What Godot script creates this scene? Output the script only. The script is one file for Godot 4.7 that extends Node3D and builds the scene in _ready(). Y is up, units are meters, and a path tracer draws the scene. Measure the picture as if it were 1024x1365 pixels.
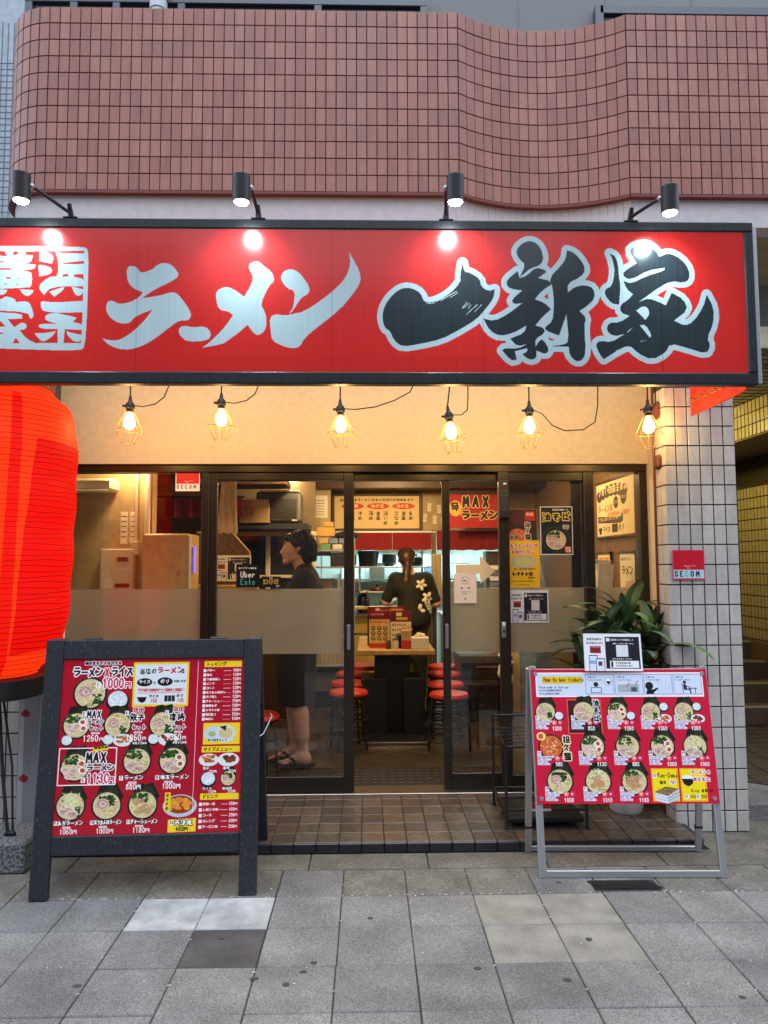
extends Node3D

const SKY_ENERGY := 2.35
const SUN_ENERGY := 0.36
const EXPOSURE := 1.6
const SPOT_ENERGY := 0.30
const BULB_ENERGY := 0.13
const LANTERN_GLOW := 1.0
const ROOM_ENERGY := 0.74
const KITCHEN_ENERGY := 3.4

var mats := {}
var noise_tex := {}
var rng := RandomNumberGenerator.new()


func _ready():
	rng.seed = 20240611
	# ---------------------------------------------------------------- camera, sky, sun, exposure
	var cam := Camera3D.new()
	cam.name = "camera"
	cam.keep_aspect = Camera3D.KEEP_HEIGHT
	cam.fov = 70.8
	cam.near = 0.05
	cam.far = 400.0
	add_child(cam)
	cam.position = Vector3(0, 1.51, 0)
	cam.rotation_order = EULER_ORDER_YXZ
	cam.rotation_degrees = Vector3(4.14, -1.25, -0.2)
	var env := Environment.new()
	env.background_mode = Environment.BG_SKY
	var sky_mat := ProceduralSkyMaterial.new()
	sky_mat.sky_top_color = Color(0.68, 0.73, 0.81)
	sky_mat.sky_horizon_color = Color(0.73, 0.76, 0.81)
	sky_mat.sky_curve = 0.3
	sky_mat.ground_bottom_color = Color(0.30, 0.31, 0.33)
	sky_mat.ground_horizon_color = Color(0.42, 0.44, 0.47)
	var sky := Sky.new()
	sky.sky_material = sky_mat
	env.sky = sky
	env.background_energy_multiplier = SKY_ENERGY
	env.tonemap_mode = Environment.TONE_MAPPER_LINEAR
	env.tonemap_exposure = EXPOSURE
	env.sdfgi_enabled = true
	env.ssao_enabled = true
	env.ssil_enabled = true
	var we := WorldEnvironment.new()
	we.name = "world_environment"
	we.environment = env
	add_child(we)
	var sun := DirectionalLight3D.new()
	sun.name = "sun"
	sun.light_energy = SUN_ENERGY
	sun.light_angular_distance = 40.0
	sun.light_color = Color(0.92, 0.95, 1.0)
	sun.shadow_enabled = true
	sun.rotation_degrees = Vector3(-62, 14, 0)
	add_child(sun)
	# ---------------------------------------------------------------- the place
	make_materials()
	build_ground()
	build_facade()
	build_balcony()
	build_pillars()
	build_passage()
	build_street_opposite()
	build_room()
	build_sign()
	build_spotlights()
	build_cage_lamps()
	build_lantern()
	build_menu_board()
	build_ticket_board()
	build_entrance_things()
	build_plant()
	build_glass_prints()
	build_left_room()
	build_back_room()
	build_table()
	build_stools()
	build_kitchen()
	build_right_room()
	build_people()
	build_room_lights()


# ==================================================================== shapes
class Shape:
	var v := PackedVector3Array()
	var n := PackedVector3Array()
	var u := PackedVector2Array()

	func tri(a: Vector3, b: Vector3, c: Vector3, na: Vector3, nb: Vector3, nc: Vector3, ua := Vector2.ZERO, ub := Vector2.ZERO, uc := Vector2.ZERO) -> void:
		var g := (b - a).cross(c - a)
		if g.dot(na + nb + nc) > 0.0:   # front faces run clockwise
			v.append_array([a, c, b])
			n.append_array([na, nc, nb])
			u.append_array([ua, uc, ub])
		else:
			v.append_array([a, b, c])
			n.append_array([na, nb, nc])
			u.append_array([ua, ub, uc])

	func quad(a: Vector3, b: Vector3, c: Vector3, d: Vector3, nn: Vector3) -> void:
		# uv: a lower left, b lower right, c upper right, d upper left
		tri(a, b, c, nn, nn, nn, Vector2(0, 1), Vector2(1, 1), Vector2(1, 0))
		tri(a, c, d, nn, nn, nn, Vector2(0, 1), Vector2(1, 0), Vector2(0, 0))

	func face(a: Vector3, b: Vector3, c: Vector3, d: Vector3) -> void:
		quad(a, b, c, d, (b - a).cross(c - a).normalized())

	func box(c: Vector3, s: Vector3, bevel := 0.0, bs := Basis.IDENTITY) -> void:
		var h := s * 0.5
		var e := Vector3(bevel, bevel, bevel)
		var i := h - e
		for ax in 3:
			var a1 := (ax + 1) % 3
			var a2 := (ax + 2) % 3
			for sg in [-1.0, 1.0]:
				var q := []
				for k in [[-1, -1], [1, -1], [1, 1], [-1, 1]]:
					var p := Vector3.ZERO
					p[ax] = sg * h[ax]
					p[a1] = k[0] * i[a1]
					p[a2] = k[1] * i[a2]
					q.append(c + bs * p)
				var nn := Vector3.ZERO
				nn[ax] = sg
				quad(q[0], q[1], q[2], q[3], bs * nn)
		if bevel <= 0.0:
			return
		for ax in 3:
			var a1 := (ax + 1) % 3
			var a2 := (ax + 2) % 3
			for s1 in [-1.0, 1.0]:
				for s2 in [-1.0, 1.0]:
					var p := []
					for k in [[-1, 0], [1, 0], [1, 1], [-1, 1]]:
						var w := Vector3.ZERO
						w[ax] = k[0] * i[ax]
						w[a1] = s1 * (h[a1] if k[1] == 0 else i[a1])
						w[a2] = s2 * (i[a2] if k[1] == 0 else h[a2])
						p.append(c + bs * w)
					var nn := Vector3.ZERO
					nn[a1] = s1
					nn[a2] = s2
					quad(p[0], p[1], p[2], p[3], bs * nn.normalized())
		for sx in [-1.0, 1.0]:
			for sy in [-1.0, 1.0]:
				for sz in [-1.0, 1.0]:
					var nn := Vector3(sx, sy, sz).normalized()
					tri(c + bs * Vector3(sx * h.x, sy * i.y, sz * i.z), c + bs * Vector3(sx * i.x, sy * h.y, sz * i.z), c + bs * Vector3(sx * i.x, sy * i.y, sz * h.z), bs * nn, bs * nn, bs * nn)

	func slab(w: float, h: float, t: float, b: float, tilt := Vector2.ZERO) -> void:
		# a tile that faces +z, its back at z = 0: front, four bevels, four sides
		var x := w * 0.5
		var y := h * 0.5
		var f := [Vector3(-x + b, -y + b, t - tilt.x - tilt.y), Vector3(x - b, -y + b, t + tilt.x - tilt.y), Vector3(x - b, y - b, t + tilt.x + tilt.y), Vector3(-x + b, y - b, t - tilt.x + tilt.y)]
		var m := [Vector3(-x, -y, t - b), Vector3(x, -y, t - b), Vector3(x, y, t - b), Vector3(-x, y, t - b)]
		var k := [Vector3(-x, -y, 0), Vector3(x, -y, 0), Vector3(x, y, 0), Vector3(-x, y, 0)]
		face(f[0], f[1], f[2], f[3])
		for j in 4:
			var j2 := (j + 1) % 4
			face(m[j], m[j2], f[j2], f[j])
			face(k[j], k[j2], m[j2], m[j])

	func cyl(a: Vector3, b: Vector3, r0: float, r1: float, sides := 16, caps := true) -> void:
		var ax := (b - a).normalized()
		var s := ax.cross(Vector3.RIGHT if absf(ax.x) < 0.8 else Vector3.UP).normalized()
		var t := ax.cross(s)
		var slope := (r0 - r1) / maxf((b - a).length(), 1e-6)
		for k in sides:
			var d0 := s * cos(TAU * k / sides) + t * sin(TAU * k / sides)
			var d1 := s * cos(TAU * (k + 1) / sides) + t * sin(TAU * (k + 1) / sides)
			var n0 := (d0 + ax * slope).normalized()
			var n1 := (d1 + ax * slope).normalized()
			if r0 > 0.0:
				tri(a + d0 * r0, a + d1 * r0, b + d1 * r1, n0, n1, n1)
			if r1 > 0.0:
				tri(a + d0 * r0, b + d1 * r1, b + d0 * r1, n0, n1, n0)
			if caps:
				if r0 > 0.0:
					tri(a, a + d0 * r0, a + d1 * r0, -ax, -ax, -ax)
				if r1 > 0.0:
					tri(b, b + d0 * r1, b + d1 * r1, ax, ax, ax)

	func tube(path: Array, r: float, sides := 8, closed := false) -> void:
		var c := path.size()
		var rings := []
		var prev := Vector3.ZERO
		for i in c:
			var p0: Vector3 = path[(i - 1 + c) % c] if closed or i > 0 else path[i]
			var p1: Vector3 = path[(i + 1) % c] if closed or i < c - 1 else path[i]
			var ax := (p1 - p0).normalized()
			var s := prev - ax * prev.dot(ax) if prev != Vector3.ZERO else ax.cross(Vector3.RIGHT if absf(ax.x) < 0.8 else Vector3.UP)
			s = s.normalized()
			prev = s
			var t := ax.cross(s)
			var ring := []
			for k in sides:
				ring.append(s * cos(TAU * k / sides) + t * sin(TAU * k / sides))
			rings.append(ring)
		for i in (c if closed else c - 1):
			var j := (i + 1) % c
			var a: Vector3 = path[i]
			var b: Vector3 = path[j]
			for k in sides:
				var k2 := (k + 1) % sides
				var d0: Vector3 = rings[i][k]
				var d1: Vector3 = rings[i][k2]
				var e0: Vector3 = rings[j][k]
				var e1: Vector3 = rings[j][k2]
				tri(a + d0 * r, a + d1 * r, b + e1 * r, d0, d1, e1)
				tri(a + d0 * r, b + e1 * r, b + e0 * r, d0, e1, e0)
		if not closed:
			for k in sides:
				var k2 := (k + 1) % sides
				var na: Vector3 = (path[0] - path[1]).normalized()
				tri(path[0], path[0] + rings[0][k] * r, path[0] + rings[0][k2] * r, na, na, na)
				tri(path[c - 1], path[c - 1] + rings[c - 1][k] * r, path[c - 1] + rings[c - 1][k2] * r, -na, -na, -na)

	func lathe(prof: Array, at: Vector3, sides := 24, squash := 1.0) -> void:
		# profile of Vector2(radius, height), upwards; uv u round, v along
		var c := prof.size()
		for i in c - 1:
			var p: Vector2 = prof[i]
			var q: Vector2 = prof[i + 1]
			var d := (q - p).normalized()
			var before: Vector2 = (p - prof[i - 1]).normalized() if i > 0 else d
			var after: Vector2 = (prof[i + 2] - q).normalized() if i < c - 2 else d
			var dp := (d + before).normalized() if d.dot(before) > 0.75 else d
			var dq := (d + after).normalized() if d.dot(after) > 0.75 else d
			for k in sides:
				var a0 := TAU * k / sides
				var a1 := TAU * (k + 1) / sides
				var c0 := Vector3(cos(a0), 0, sin(a0) * squash)
				var c1 := Vector3(cos(a1), 0, sin(a1) * squash)
				var up := Vector3.UP
				var np0 := (c0 * dp.y - up * dp.x).normalized()
				var np1 := (c1 * dp.y - up * dp.x).normalized()
				var nq0 := (c0 * dq.y - up * dq.x).normalized()
				var nq1 := (c1 * dq.y - up * dq.x).normalized()
				var u0 := float(k) / sides
				var u1 := float(k + 1) / sides
				var v0 := 1.0 - float(i) / (c - 1)
				var v1 := 1.0 - float(i + 1) / (c - 1)
				if p.x > 0.0:
					tri(at + c0 * p.x + up * p.y, at + c1 * p.x + up * p.y, at + c1 * q.x + up * q.y, np0, np1, nq1, Vector2(u0, v0), Vector2(u1, v0), Vector2(u1, v1))
				if q.x > 0.0:
					tri(at + c0 * p.x + up * p.y, at + c1 * q.x + up * q.y, at + c0 * q.x + up * q.y, np0, nq1, nq0, Vector2(u0, v0), Vector2(u1, v1), Vector2(u0, v1))

	func ball(c: Vector3, r: Vector3, rows := 10, sides := 16, bs := Basis.IDENTITY) -> void:
		for i in rows:
			for k in sides:
				var p := []
				var q := []
				for o in [[0, 0], [0, 1], [1, 1], [1, 0]]:
					var la: float = PI * (float(i + o[0]) / rows - 0.5)
					var lo: float = TAU * (k + o[1]) / sides
					var d := Vector3(cos(la) * cos(lo), sin(la), cos(la) * sin(lo))
					p.append(c + bs * (d * r))
					q.append((bs * (d / r)).normalized())
				if i > 0:
					tri(p[0], p[1], p[2], q[0], q[1], q[2])
				if i < rows - 1:
					tri(p[0], p[2], p[3], q[0], q[2], q[3])

	func prism(pts: PackedVector2Array, z0: float, z1: float) -> void:
		var idx := Geometry2D.triangulate_polygon(pts)
		var sx := 1.0
		for j in range(0, idx.size(), 3):
			for z in [z0, z1]:
				var nn := Vector3(0, 0, 1.0 if z == maxf(z0, z1) else -1.0)
				tri(Vector3(pts[idx[j]].x, pts[idx[j]].y, z), Vector3(pts[idx[j + 1]].x, pts[idx[j + 1]].y, z), Vector3(pts[idx[j + 2]].x, pts[idx[j + 2]].y, z), nn, nn, nn)
		if Geometry2D.is_polygon_clockwise(pts):
			sx = -1.0
		for j in pts.size():
			var a := pts[j]
			var b := pts[(j + 1) % pts.size()]
			var e := (b - a).normalized()
			var nn := Vector3(e.y, -e.x, 0) * sx
			quad(Vector3(a.x, a.y, z0), Vector3(b.x, b.y, z0), Vector3(b.x, b.y, z1), Vector3(a.x, a.y, z1), nn)

	func moved(t: Transform3D) -> Shape:
		for i in v.size():
			v[i] = t * v[i]
			n[i] = (t.basis * n[i]).normalized()
		if t.basis.determinant() < 0.0:
			for i in range(0, v.size(), 3):
				var a := v[i]
				v[i] = v[i + 1]
				v[i + 1] = a
				a = n[i]
				n[i] = n[i + 1]
				n[i + 1] = a
				var b := u[i]
				u[i] = u[i + 1]
				u[i + 1] = b
		return self

	func mesh() -> ArrayMesh:
		var a := []
		a.resize(Mesh.ARRAY_MAX)
		a[Mesh.ARRAY_VERTEX] = v
		a[Mesh.ARRAY_NORMAL] = n
		a[Mesh.ARRAY_TEX_UV] = u
		var m := ArrayMesh.new()
		m.add_surface_from_arrays(Mesh.PRIMITIVE_TRIANGLES, a)
		return m

	# bodies: tapered capsules [a, b, ra, rb] and ellipsoids [centre, radii] joined by a smooth minimum, meshed as surface nets
	func body(bones: Array, cell: float, k: float, lower := -100.0, upper := 100.0) -> void:
		var lo := Vector3(1e9, 1e9, 1e9)
		var hi := -lo
		for b in bones:
			var r: float = maxf(b[2], b[3]) if b.size() > 2 else 0.0
			if b.size() > 2:
				lo = lo.min(b[0] - Vector3.ONE * r).min(b[1] - Vector3.ONE * r)
				hi = hi.max(b[0] + Vector3.ONE * r).max(b[1] + Vector3.ONE * r)
			else:
				lo = lo.min(b[0] - b[1])
				hi = hi.max(b[0] + b[1])
		lo -= Vector3.ONE * (cell * 3.0 + k * 0.3)
		hi += Vector3.ONE * (cell * 3.0 + k * 0.3)
		var nx := int((hi.x - lo.x) / cell) + 2
		var ny := int((hi.y - lo.y) / cell) + 2
		var nz := int((hi.z - lo.z) / cell) + 2
		var f := PackedFloat32Array()
		f.resize(nx * ny * nz)
		f.fill(1.0)
		for b in bones:
			var bl: Vector3
			var bh: Vector3
			var cap: bool = b.size() > 2
			var pa: Vector3 = b[0]
			var pb: Vector3 = b[1]
			var ra := 0.0
			var rb := 0.0
			var ab := pb - pa
			if cap:
				ra = b[2]
				rb = b[3]
				var r := Vector3.ONE * (maxf(ra, rb) + k + cell * 2.0)
				bl = pa.min(pb) - r
				bh = pa.max(pb) + r
			else:
				bl = pa - pb - Vector3.ONE * (k + cell * 2.0)
				bh = pa + pb + Vector3.ONE * (k + cell * 2.0)
			var inv := 1.0 / maxf(ab.length_squared(), 1e-9)
			var small := minf(pb.x, minf(pb.y, pb.z))
			for iz in range(maxi(0, int((bl.z - lo.z) / cell)), mini(nz, int((bh.z - lo.z) / cell) + 2)):
				for iy in range(maxi(0, int((bl.y - lo.y) / cell)), mini(ny, int((bh.y - lo.y) / cell) + 2)):
					var row := (iz * ny + iy) * nx
					for ix in range(maxi(0, int((bl.x - lo.x) / cell)), mini(nx, int((bh.x - lo.x) / cell) + 2)):
						var p := Vector3(lo.x + ix * cell, lo.y + iy * cell, lo.z + iz * cell)
						var d: float
						if cap:
							var h := clampf((p - pa).dot(ab) * inv, 0.0, 1.0)
							d = (p - pa - ab * h).length() - lerpf(ra, rb, h)
						else:
							d = (((p - pa) / pb).length() - 1.0) * small
						var o := f[row + ix]
						var q := maxf(k - absf(o - d), 0.0) / k
						f[row + ix] = minf(o, d) - q * q * k * 0.25
		if lower > -50.0 or upper < 50.0:
			for iz in nz:
				for iy in ny:
					var y := lo.y + iy * cell
					var cut := maxf(lower - y, y - upper)
					for ix in nx:
						f[(iz * ny + iy) * nx + ix] = maxf(f[(iz * ny + iy) * nx + ix], cut)
		var id := PackedInt32Array()
		id.resize(nx * ny * nz)
		id.fill(-1)
		var pv := PackedVector3Array()
		var pn := PackedVector3Array()
		var st := [1, nx, nx * ny]
		for iz in nz - 1:
			for iy in ny - 1:
				for ix in nx - 1:
					var at := (iz * ny + iy) * nx + ix
					var inside := 0
					for c in 8:
						if f[at + (c & 1) + ((c >> 1) & 1) * nx + (c >> 2) * nx * ny] < 0.0:
							inside += 1
					if inside == 0 or inside == 8:
						continue
					var sum := Vector3.ZERO
					var count := 0
					for ax in 3:
						var o1: int = st[(ax + 1) % 3]
						var o2: int = st[(ax + 2) % 3]
						for e in 4:
							var s0: int = at + (e & 1) * o1 + (e >> 1) * o2
							var fa := f[s0]
							var fb := f[s0 + st[ax]]
							if (fa < 0.0) != (fb < 0.0):
								var p := Vector3(ix, iy, iz)
								p[(ax + 1) % 3] += e & 1
								p[(ax + 2) % 3] += e >> 1
								p[ax] += fa / (fa - fb)
								sum += p
								count += 1
					id[at] = pv.size()
					pv.append(lo + sum / count * cell)
					var g := Vector3.ZERO
					for c in 8:
						var val := f[at + (c & 1) + ((c >> 1) & 1) * nx + (c >> 2) * nx * ny]
						g += val * Vector3(1.0 if c & 1 else -1.0, 1.0 if c & 2 else -1.0, 1.0 if c & 4 else -1.0)
					pn.append(g.normalized())
		for iz in range(1, nz - 1):
			for iy in range(1, ny - 1):
				for ix in range(1, nx - 1):
					var at := (iz * ny + iy) * nx + ix
					for ax in 3:
						if (f[at] < 0.0) == (f[at + st[ax]] < 0.0):
							continue
						var o1: int = st[(ax + 1) % 3]
						var o2: int = st[(ax + 2) % 3]
						var a := id[at]
						var b := id[at - o1]
						var c := id[at - o1 - o2]
						var d := id[at - o2]
						if a < 0 or b < 0 or c < 0 or d < 0:
							continue
						tri(pv[a], pv[b], pv[c], pn[a], pn[b], pn[c])
						tri(pv[a], pv[c], pv[d], pn[a], pn[c], pn[d])


func at(x: float, h: float, d: float) -> Vector3:   # x to the right, height, distance into the street front
	return Vector3(x, h, -d)


func put(parent: Node, called: String, s: Shape, m: Material) -> MeshInstance3D:
	var o := MeshInstance3D.new()
	o.name = called
	o.mesh = s.mesh()
	o.material_override = m
	parent.add_child(o, true)
	return o


func lay(parent: Node, called: String, mesh: Mesh, m: Material, t: Transform3D) -> MeshInstance3D:
	var o := MeshInstance3D.new()
	o.name = called
	o.mesh = mesh
	o.material_override = m
	o.transform = t
	parent.add_child(o, true)
	return o


func thing(called: String, label: String, category: String, where := Vector3.ZERO, group := "", turn := 0.0) -> Node3D:
	var o := Node3D.new()
	o.name = called
	o.position = where
	o.rotation.y = turn
	add_child(o, true)
	return tag(o, label, category, group)


func tag(o: Node3D, label: String, category: String, group := "") -> Node3D:
	o.set_meta("label", label)
	o.set_meta("category", category)
	if group:
		o.set_meta("group", group)
	return o


func structure(o: Node3D, label := "") -> Node3D:
	o.set_meta("kind", "structure")
	if label:
		o.set_meta("label", label)
	return o


func boxed(parent: Node, called: String, c: Vector3, s: Vector3, m: Material, bevel := 0.0, bs := Basis.IDENTITY) -> MeshInstance3D:
	var b := Shape.new()
	b.box(c, s, bevel, bs)
	return put(parent, called, b, m)


func span(parent: Node, called: String, x0: float, x1: float, h0: float, h1: float, d0: float, d1: float, m: Material, bevel := 0.0) -> MeshInstance3D:
	return boxed(parent, called, Vector3((x0 + x1) / 2, (h0 + h1) / 2, -(d0 + d1) / 2), Vector3(absf(x1 - x0), absf(h1 - h0), absf(d1 - d0)), m, bevel)


func sheet(parent: Node, called: String, x0: float, x1: float, h0: float, h1: float, d: float, m: Material, thick := 0.0015) -> MeshInstance3D:
	# a printed sheet facing the street: front face with uv, thin body
	var s := Shape.new()
	s.quad(at(x0, h0, d), at(x1, h0, d), at(x1, h1, d), at(x0, h1, d), Vector3.BACK)
	s.quad(at(x0, h0, d + thick), at(x1, h0, d + thick), at(x1, h1, d + thick), at(x0, h1, d + thick), Vector3.FORWARD)
	s.face(at(x0, h0, d), at(x0, h1, d), at(x0, h1, d + thick), at(x0, h0, d + thick))
	s.face(at(x1, h0, d), at(x1, h1, d), at(x1, h1, d + thick), at(x1, h0, d + thick))
	s.face(at(x0, h1, d), at(x1, h1, d), at(x1, h1, d + thick), at(x0, h1, d + thick))
	s.face(at(x0, h0, d), at(x1, h0, d), at(x1, h0, d + thick), at(x0, h0, d + thick))
	return put(parent, called, s, m)


# ==================================================================== materials
func lin(r: float, g: float, b: float) -> Color:
	return Color(r, g, b).linear_to_srgb()


func noise(key: String, freq: float, low: float, high: float, kind := FastNoiseLite.TYPE_SIMPLEX_SMOOTH, octaves := 4, size := 512) -> NoiseTexture2D:
	var f := FastNoiseLite.new()
	f.seed = noise_tex.size() * 17 + 5
	f.noise_type = kind
	f.frequency = freq
	f.fractal_octaves = octaves
	var t := NoiseTexture2D.new()
	t.width = size
	t.height = size
	t.seamless = true
	t.noise = f
	var g := Gradient.new()
	g.set_color(0, Color(low, low, low))
	g.set_color(1, Color(high, high, high))
	t.color_ramp = g
	noise_tex[key] = t
	return t


func mat(key: String, c: Color, rough := 0.7, metal := 0.0) -> StandardMaterial3D:
	var m := StandardMaterial3D.new()
	m.resource_name = key
	m.albedo_color = c
	m.roughness = rough
	m.metallic = metal
	mats[key] = m
	return m


func grained(key: String, c: Color, rough: float, tex: String, scale: Vector3, bump := 0.0, bump_tex := "") -> StandardMaterial3D:
	var m := mat(key, c, rough)
	m.albedo_texture = noise_tex[tex]
	m.uv1_triplanar = true
	m.uv1_world_triplanar = true
	m.uv1_scale = scale
	if bump > 0.0:
		m.heightmap_enabled = true
		m.heightmap_texture = noise_tex[bump_tex if bump_tex else tex]
		m.heightmap_scale = bump
	return m


func grime(m: StandardMaterial3D, tex: String, scale: Vector3) -> void:   # a second, coarser layer of weathering
	m.detail_enabled = true
	m.detail_albedo = noise_tex[tex]
	m.detail_blend_mode = BaseMaterial3D.BLEND_MODE_MUL
	m.detail_uv_layer = BaseMaterial3D.DETAIL_UV_2
	m.uv2_triplanar = true
	m.uv2_world_triplanar = true
	m.uv2_scale = scale


func printed(c: Canvas, rough := 0.5) -> StandardMaterial3D:
	var m := StandardMaterial3D.new()
	m.resource_name = "print"
	m.albedo_texture = ImageTexture.create_from_image(c.im)
	m.roughness = rough
	m.texture_repeat = false
	return m


func make_materials() -> void:
	noise("fine", 0.09, 0.72, 1.0, FastNoiseLite.TYPE_SIMPLEX_SMOOTH, 5)
	noise("speckle", 0.35, 0.45, 1.0, FastNoiseLite.TYPE_VALUE, 3, 1024)
	noise("blotch", 0.012, 0.62, 1.0, FastNoiseLite.TYPE_SIMPLEX_SMOOTH, 5)
	noise("soft", 0.01, 0.86, 1.0, FastNoiseLite.TYPE_SIMPLEX_SMOOTH, 3)
	noise("streak", 0.012, 0.87, 1.0, FastNoiseLite.TYPE_SIMPLEX_SMOOTH, 5)
	noise("stain", 0.008, 0.74, 1.0, FastNoiseLite.TYPE_SIMPLEX_SMOOTH, 6)
	noise("faint", 0.02, 0.93, 1.0, FastNoiseLite.TYPE_SIMPLEX_SMOOTH, 4)
	var chips := noise("chips", 0.05, 0.0, 1.0, FastNoiseLite.TYPE_SIMPLEX, 6, 1024)
	var cg := Gradient.new()
	cg.offsets = PackedFloat32Array([0.0, 0.66, 0.80, 0.84, 1.0])
	cg.colors = PackedColorArray([Color(0.09, 0.10, 0.12), Color(0.125, 0.135, 0.16), Color(0.14, 0.15, 0.18), Color(0.30, 0.295, 0.29), Color(0.45, 0.44, 0.42)])
	chips.color_ramp = cg
	noise("scuff", 0.03, 0.35, 1.0, FastNoiseLite.TYPE_SIMPLEX, 6)
	# walls and floors
	grained("base_ground", lin(0.12, 0.12, 0.12), 0.95, "fine", Vector3(1.5, 1.5, 1.5))
	grained("joint", lin(0.045, 0.045, 0.045), 0.95, "fine", Vector3(4, 4, 4))
	var pav := [[0.54, 0.53, 0.50], [0.50, 0.49, 0.465], [0.56, 0.545, 0.51], [0.45, 0.44, 0.42]]
	for k in 4:
		grained("paver_%d" % k, lin(pav[k][0], pav[k][1], pav[k][2]), 0.9, "speckle", Vector3(0.9, 0.9, 0.9), 0.4)
		grime(mats["paver_%d" % k], "stain", Vector3(0.55, 0.55, 0.55))
	grained("paver_pale", lin(0.60, 0.61, 0.60), 0.85, "soft", Vector3(2.5, 2.5, 2.5), 0.06, "fine")
	grained("paver_dark", lin(0.20, 0.185, 0.18), 0.9, "speckle", Vector3(2.4, 2.4, 2.4), 0.2)
	grained("paver_sandy", lin(0.44, 0.425, 0.365), 0.9, "fine", Vector3(2.6, 2.6, 2.6), 0.1, "speckle")
	grained("paver_dirty", lin(0.27, 0.255, 0.215), 0.9, "fine", Vector3(0.8, 0.8, 0.8), 0.15, "speckle")
	grained("edge_strip", lin(0.25, 0.232, 0.188), 0.9, "fine", Vector3(0.8, 0.8, 0.8), 0.12, "speckle")
	for k in ["paver_pale", "paver_dark", "paver_sandy", "paver_dirty", "edge_strip"]:
		grime(mats[k], "stain", Vector3(1.1, 1.1, 1.1))
	mat("gum", lin(0.05, 0.05, 0.05), 0.9)
	grained("litter", lin(0.75, 0.74, 0.72), 0.8, "fine", Vector3(9, 9, 9))
	for k in 3:
		grained("step_tile_%d" % k, lin(0.118 + 0.028 * k, 0.090 + 0.021 * k, 0.066 + 0.015 * k), 0.3, "blotch", Vector3(3.5, 3.5, 3.5), 0.03, "fine")
	grained("riser_tile", lin(0.028, 0.028, 0.036), 0.35, "blotch", Vector3(4, 4, 4))
	var br := [[0.40, 0.162, 0.120], [0.375, 0.150, 0.112], [0.42, 0.176, 0.130], [0.35, 0.139, 0.106]]
	for k in 4:
		grained("pink_tile_%d" % k, lin(br[k][0], br[k][1], br[k][2]), 0.42, "faint", Vector3(3, 3, 3), 0.02, "fine")
		grime(mats["pink_tile_%d" % k], "streak", Vector3(2.2, 0.3, 2.2))
	mat("pink_grout", lin(0.12, 0.09, 0.098), 0.9)
	mat("tile_trim", lin(0.16, 0.03, 0.028), 0.6)
	for k in 3:
		grained("white_tile_%d" % k, lin(0.66 - 0.03 * k, 0.63 - 0.03 * k, 0.59 - 0.03 * k), 0.35, "faint", Vector3(2, 2, 2), 0.015, "fine")
		grime(mats["white_tile_%d" % k], "streak", Vector3(1.6, 0.3, 1.6))
	mat("dark_grout", lin(0.045, 0.038, 0.038), 0.9)
	grained("plaster", lin(0.64, 0.50, 0.30), 0.85, "faint", Vector3(1.6, 1.6, 1.6), 0.04, "fine")
	grained("band_paint", lin(0.60, 0.555, 0.575), 0.85, "faint", Vector3(1, 1, 1), 0.04, "fine")
	grained("grey_panel", lin(0.30, 0.30, 0.305), 0.9, "fine", Vector3(2.5, 2.5, 2.5), 0.5, "fine")
	grained("mosaic", lin(0.36, 0.42, 0.49), 0.5, "soft", Vector3(2, 2, 2))
	mat("dark_window", lin(0.02, 0.023, 0.028), 0.08)
	mat("window_metal", lin(0.10, 0.11, 0.13), 0.4, 0.4)
	mat("pipe_paint", lin(0.5, 0.52, 0.55), 0.5)
	# shopfront
	var bronze := grained("bronze", lin(0.035, 0.027, 0.02), 0.32, "soft", Vector3(1, 6, 1))
	bronze.metallic = 0.35
	var sill := mat("steel", lin(0.45, 0.43, 0.4), 0.3, 1.0)
	sill.resource_name = "steel"
	mat("aluminium", lin(0.42, 0.44, 0.47), 0.42, 0.85)
	mat("galvanised", lin(0.44, 0.45, 0.47), 0.45, 0.8)
	var glass := mat("pane_glass", Color(0.03, 0.035, 0.03, 0.02), 0.02)
	glass.metallic_specular = 0.45
	glass.transparency = BaseMaterial3D.TRANSPARENCY_ALPHA
	var frost := mat("frosted_film", Color(0.82, 0.78, 0.66, 0.46), 0.45)
	frost.refraction_enabled = true
	frost.refraction_scale = 0.02
	mat("black_plastic", lin(0.012, 0.012, 0.013), 0.45)
	mat("black_metal", lin(0.014, 0.014, 0.016), 0.4, 0.2)
	mat("brown_plastic", lin(0.12, 0.03, 0.018), 0.4)
	mat("rubber", lin(0.02, 0.02, 0.02), 0.85)
	grained("black_wood", Color(0.92, 0.97, 1.0), 0.6, "chips", Vector3(1.0, 0.45, 1.0), 0.02)
	grained("rough_block", lin(0.30, 0.31, 0.33), 0.95, "scuff", Vector3(3, 3, 3), 0.8, "scuff")
	grained("sign_frame", lin(0.019, 0.027, 0.034), 0.4, "scuff", Vector3(6, 0.6, 6))
	mat("white_plastic", lin(0.75, 0.74, 0.72), 0.45)
	mat("cream_plastic", lin(0.62, 0.54, 0.42), 0.5)
	var red_cloth := grained("red_cloth", lin(0.30, 0.010, 0.015), 0.85, "fine", Vector3(6, 6, 6), 0.05)
	red_cloth.backlight_enabled = true
	red_cloth.backlight = Color(0.25, 0.02, 0.02)
	var awn := mat("awning_red", lin(0.75, 0.03, 0.015), 0.7)
	awn.backlight_enabled = true
	awn.backlight = Color(0.5, 0.05, 0.03)
	mat("brass_wire", lin(0.50, 0.34, 0.11), 0.35, 0.9)
	var bulb := mat("bulb_glow", lin(1, 0.85, 0.55), 0.4)
	bulb.emission_enabled = true
	bulb.emission = Color(1.0, 0.86, 0.55)
	bulb.emission_energy_multiplier = 6.0
	var lens := mat("lens_glow", lin(0.9, 0.95, 1), 0.3)
	lens.emission_enabled = true
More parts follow.
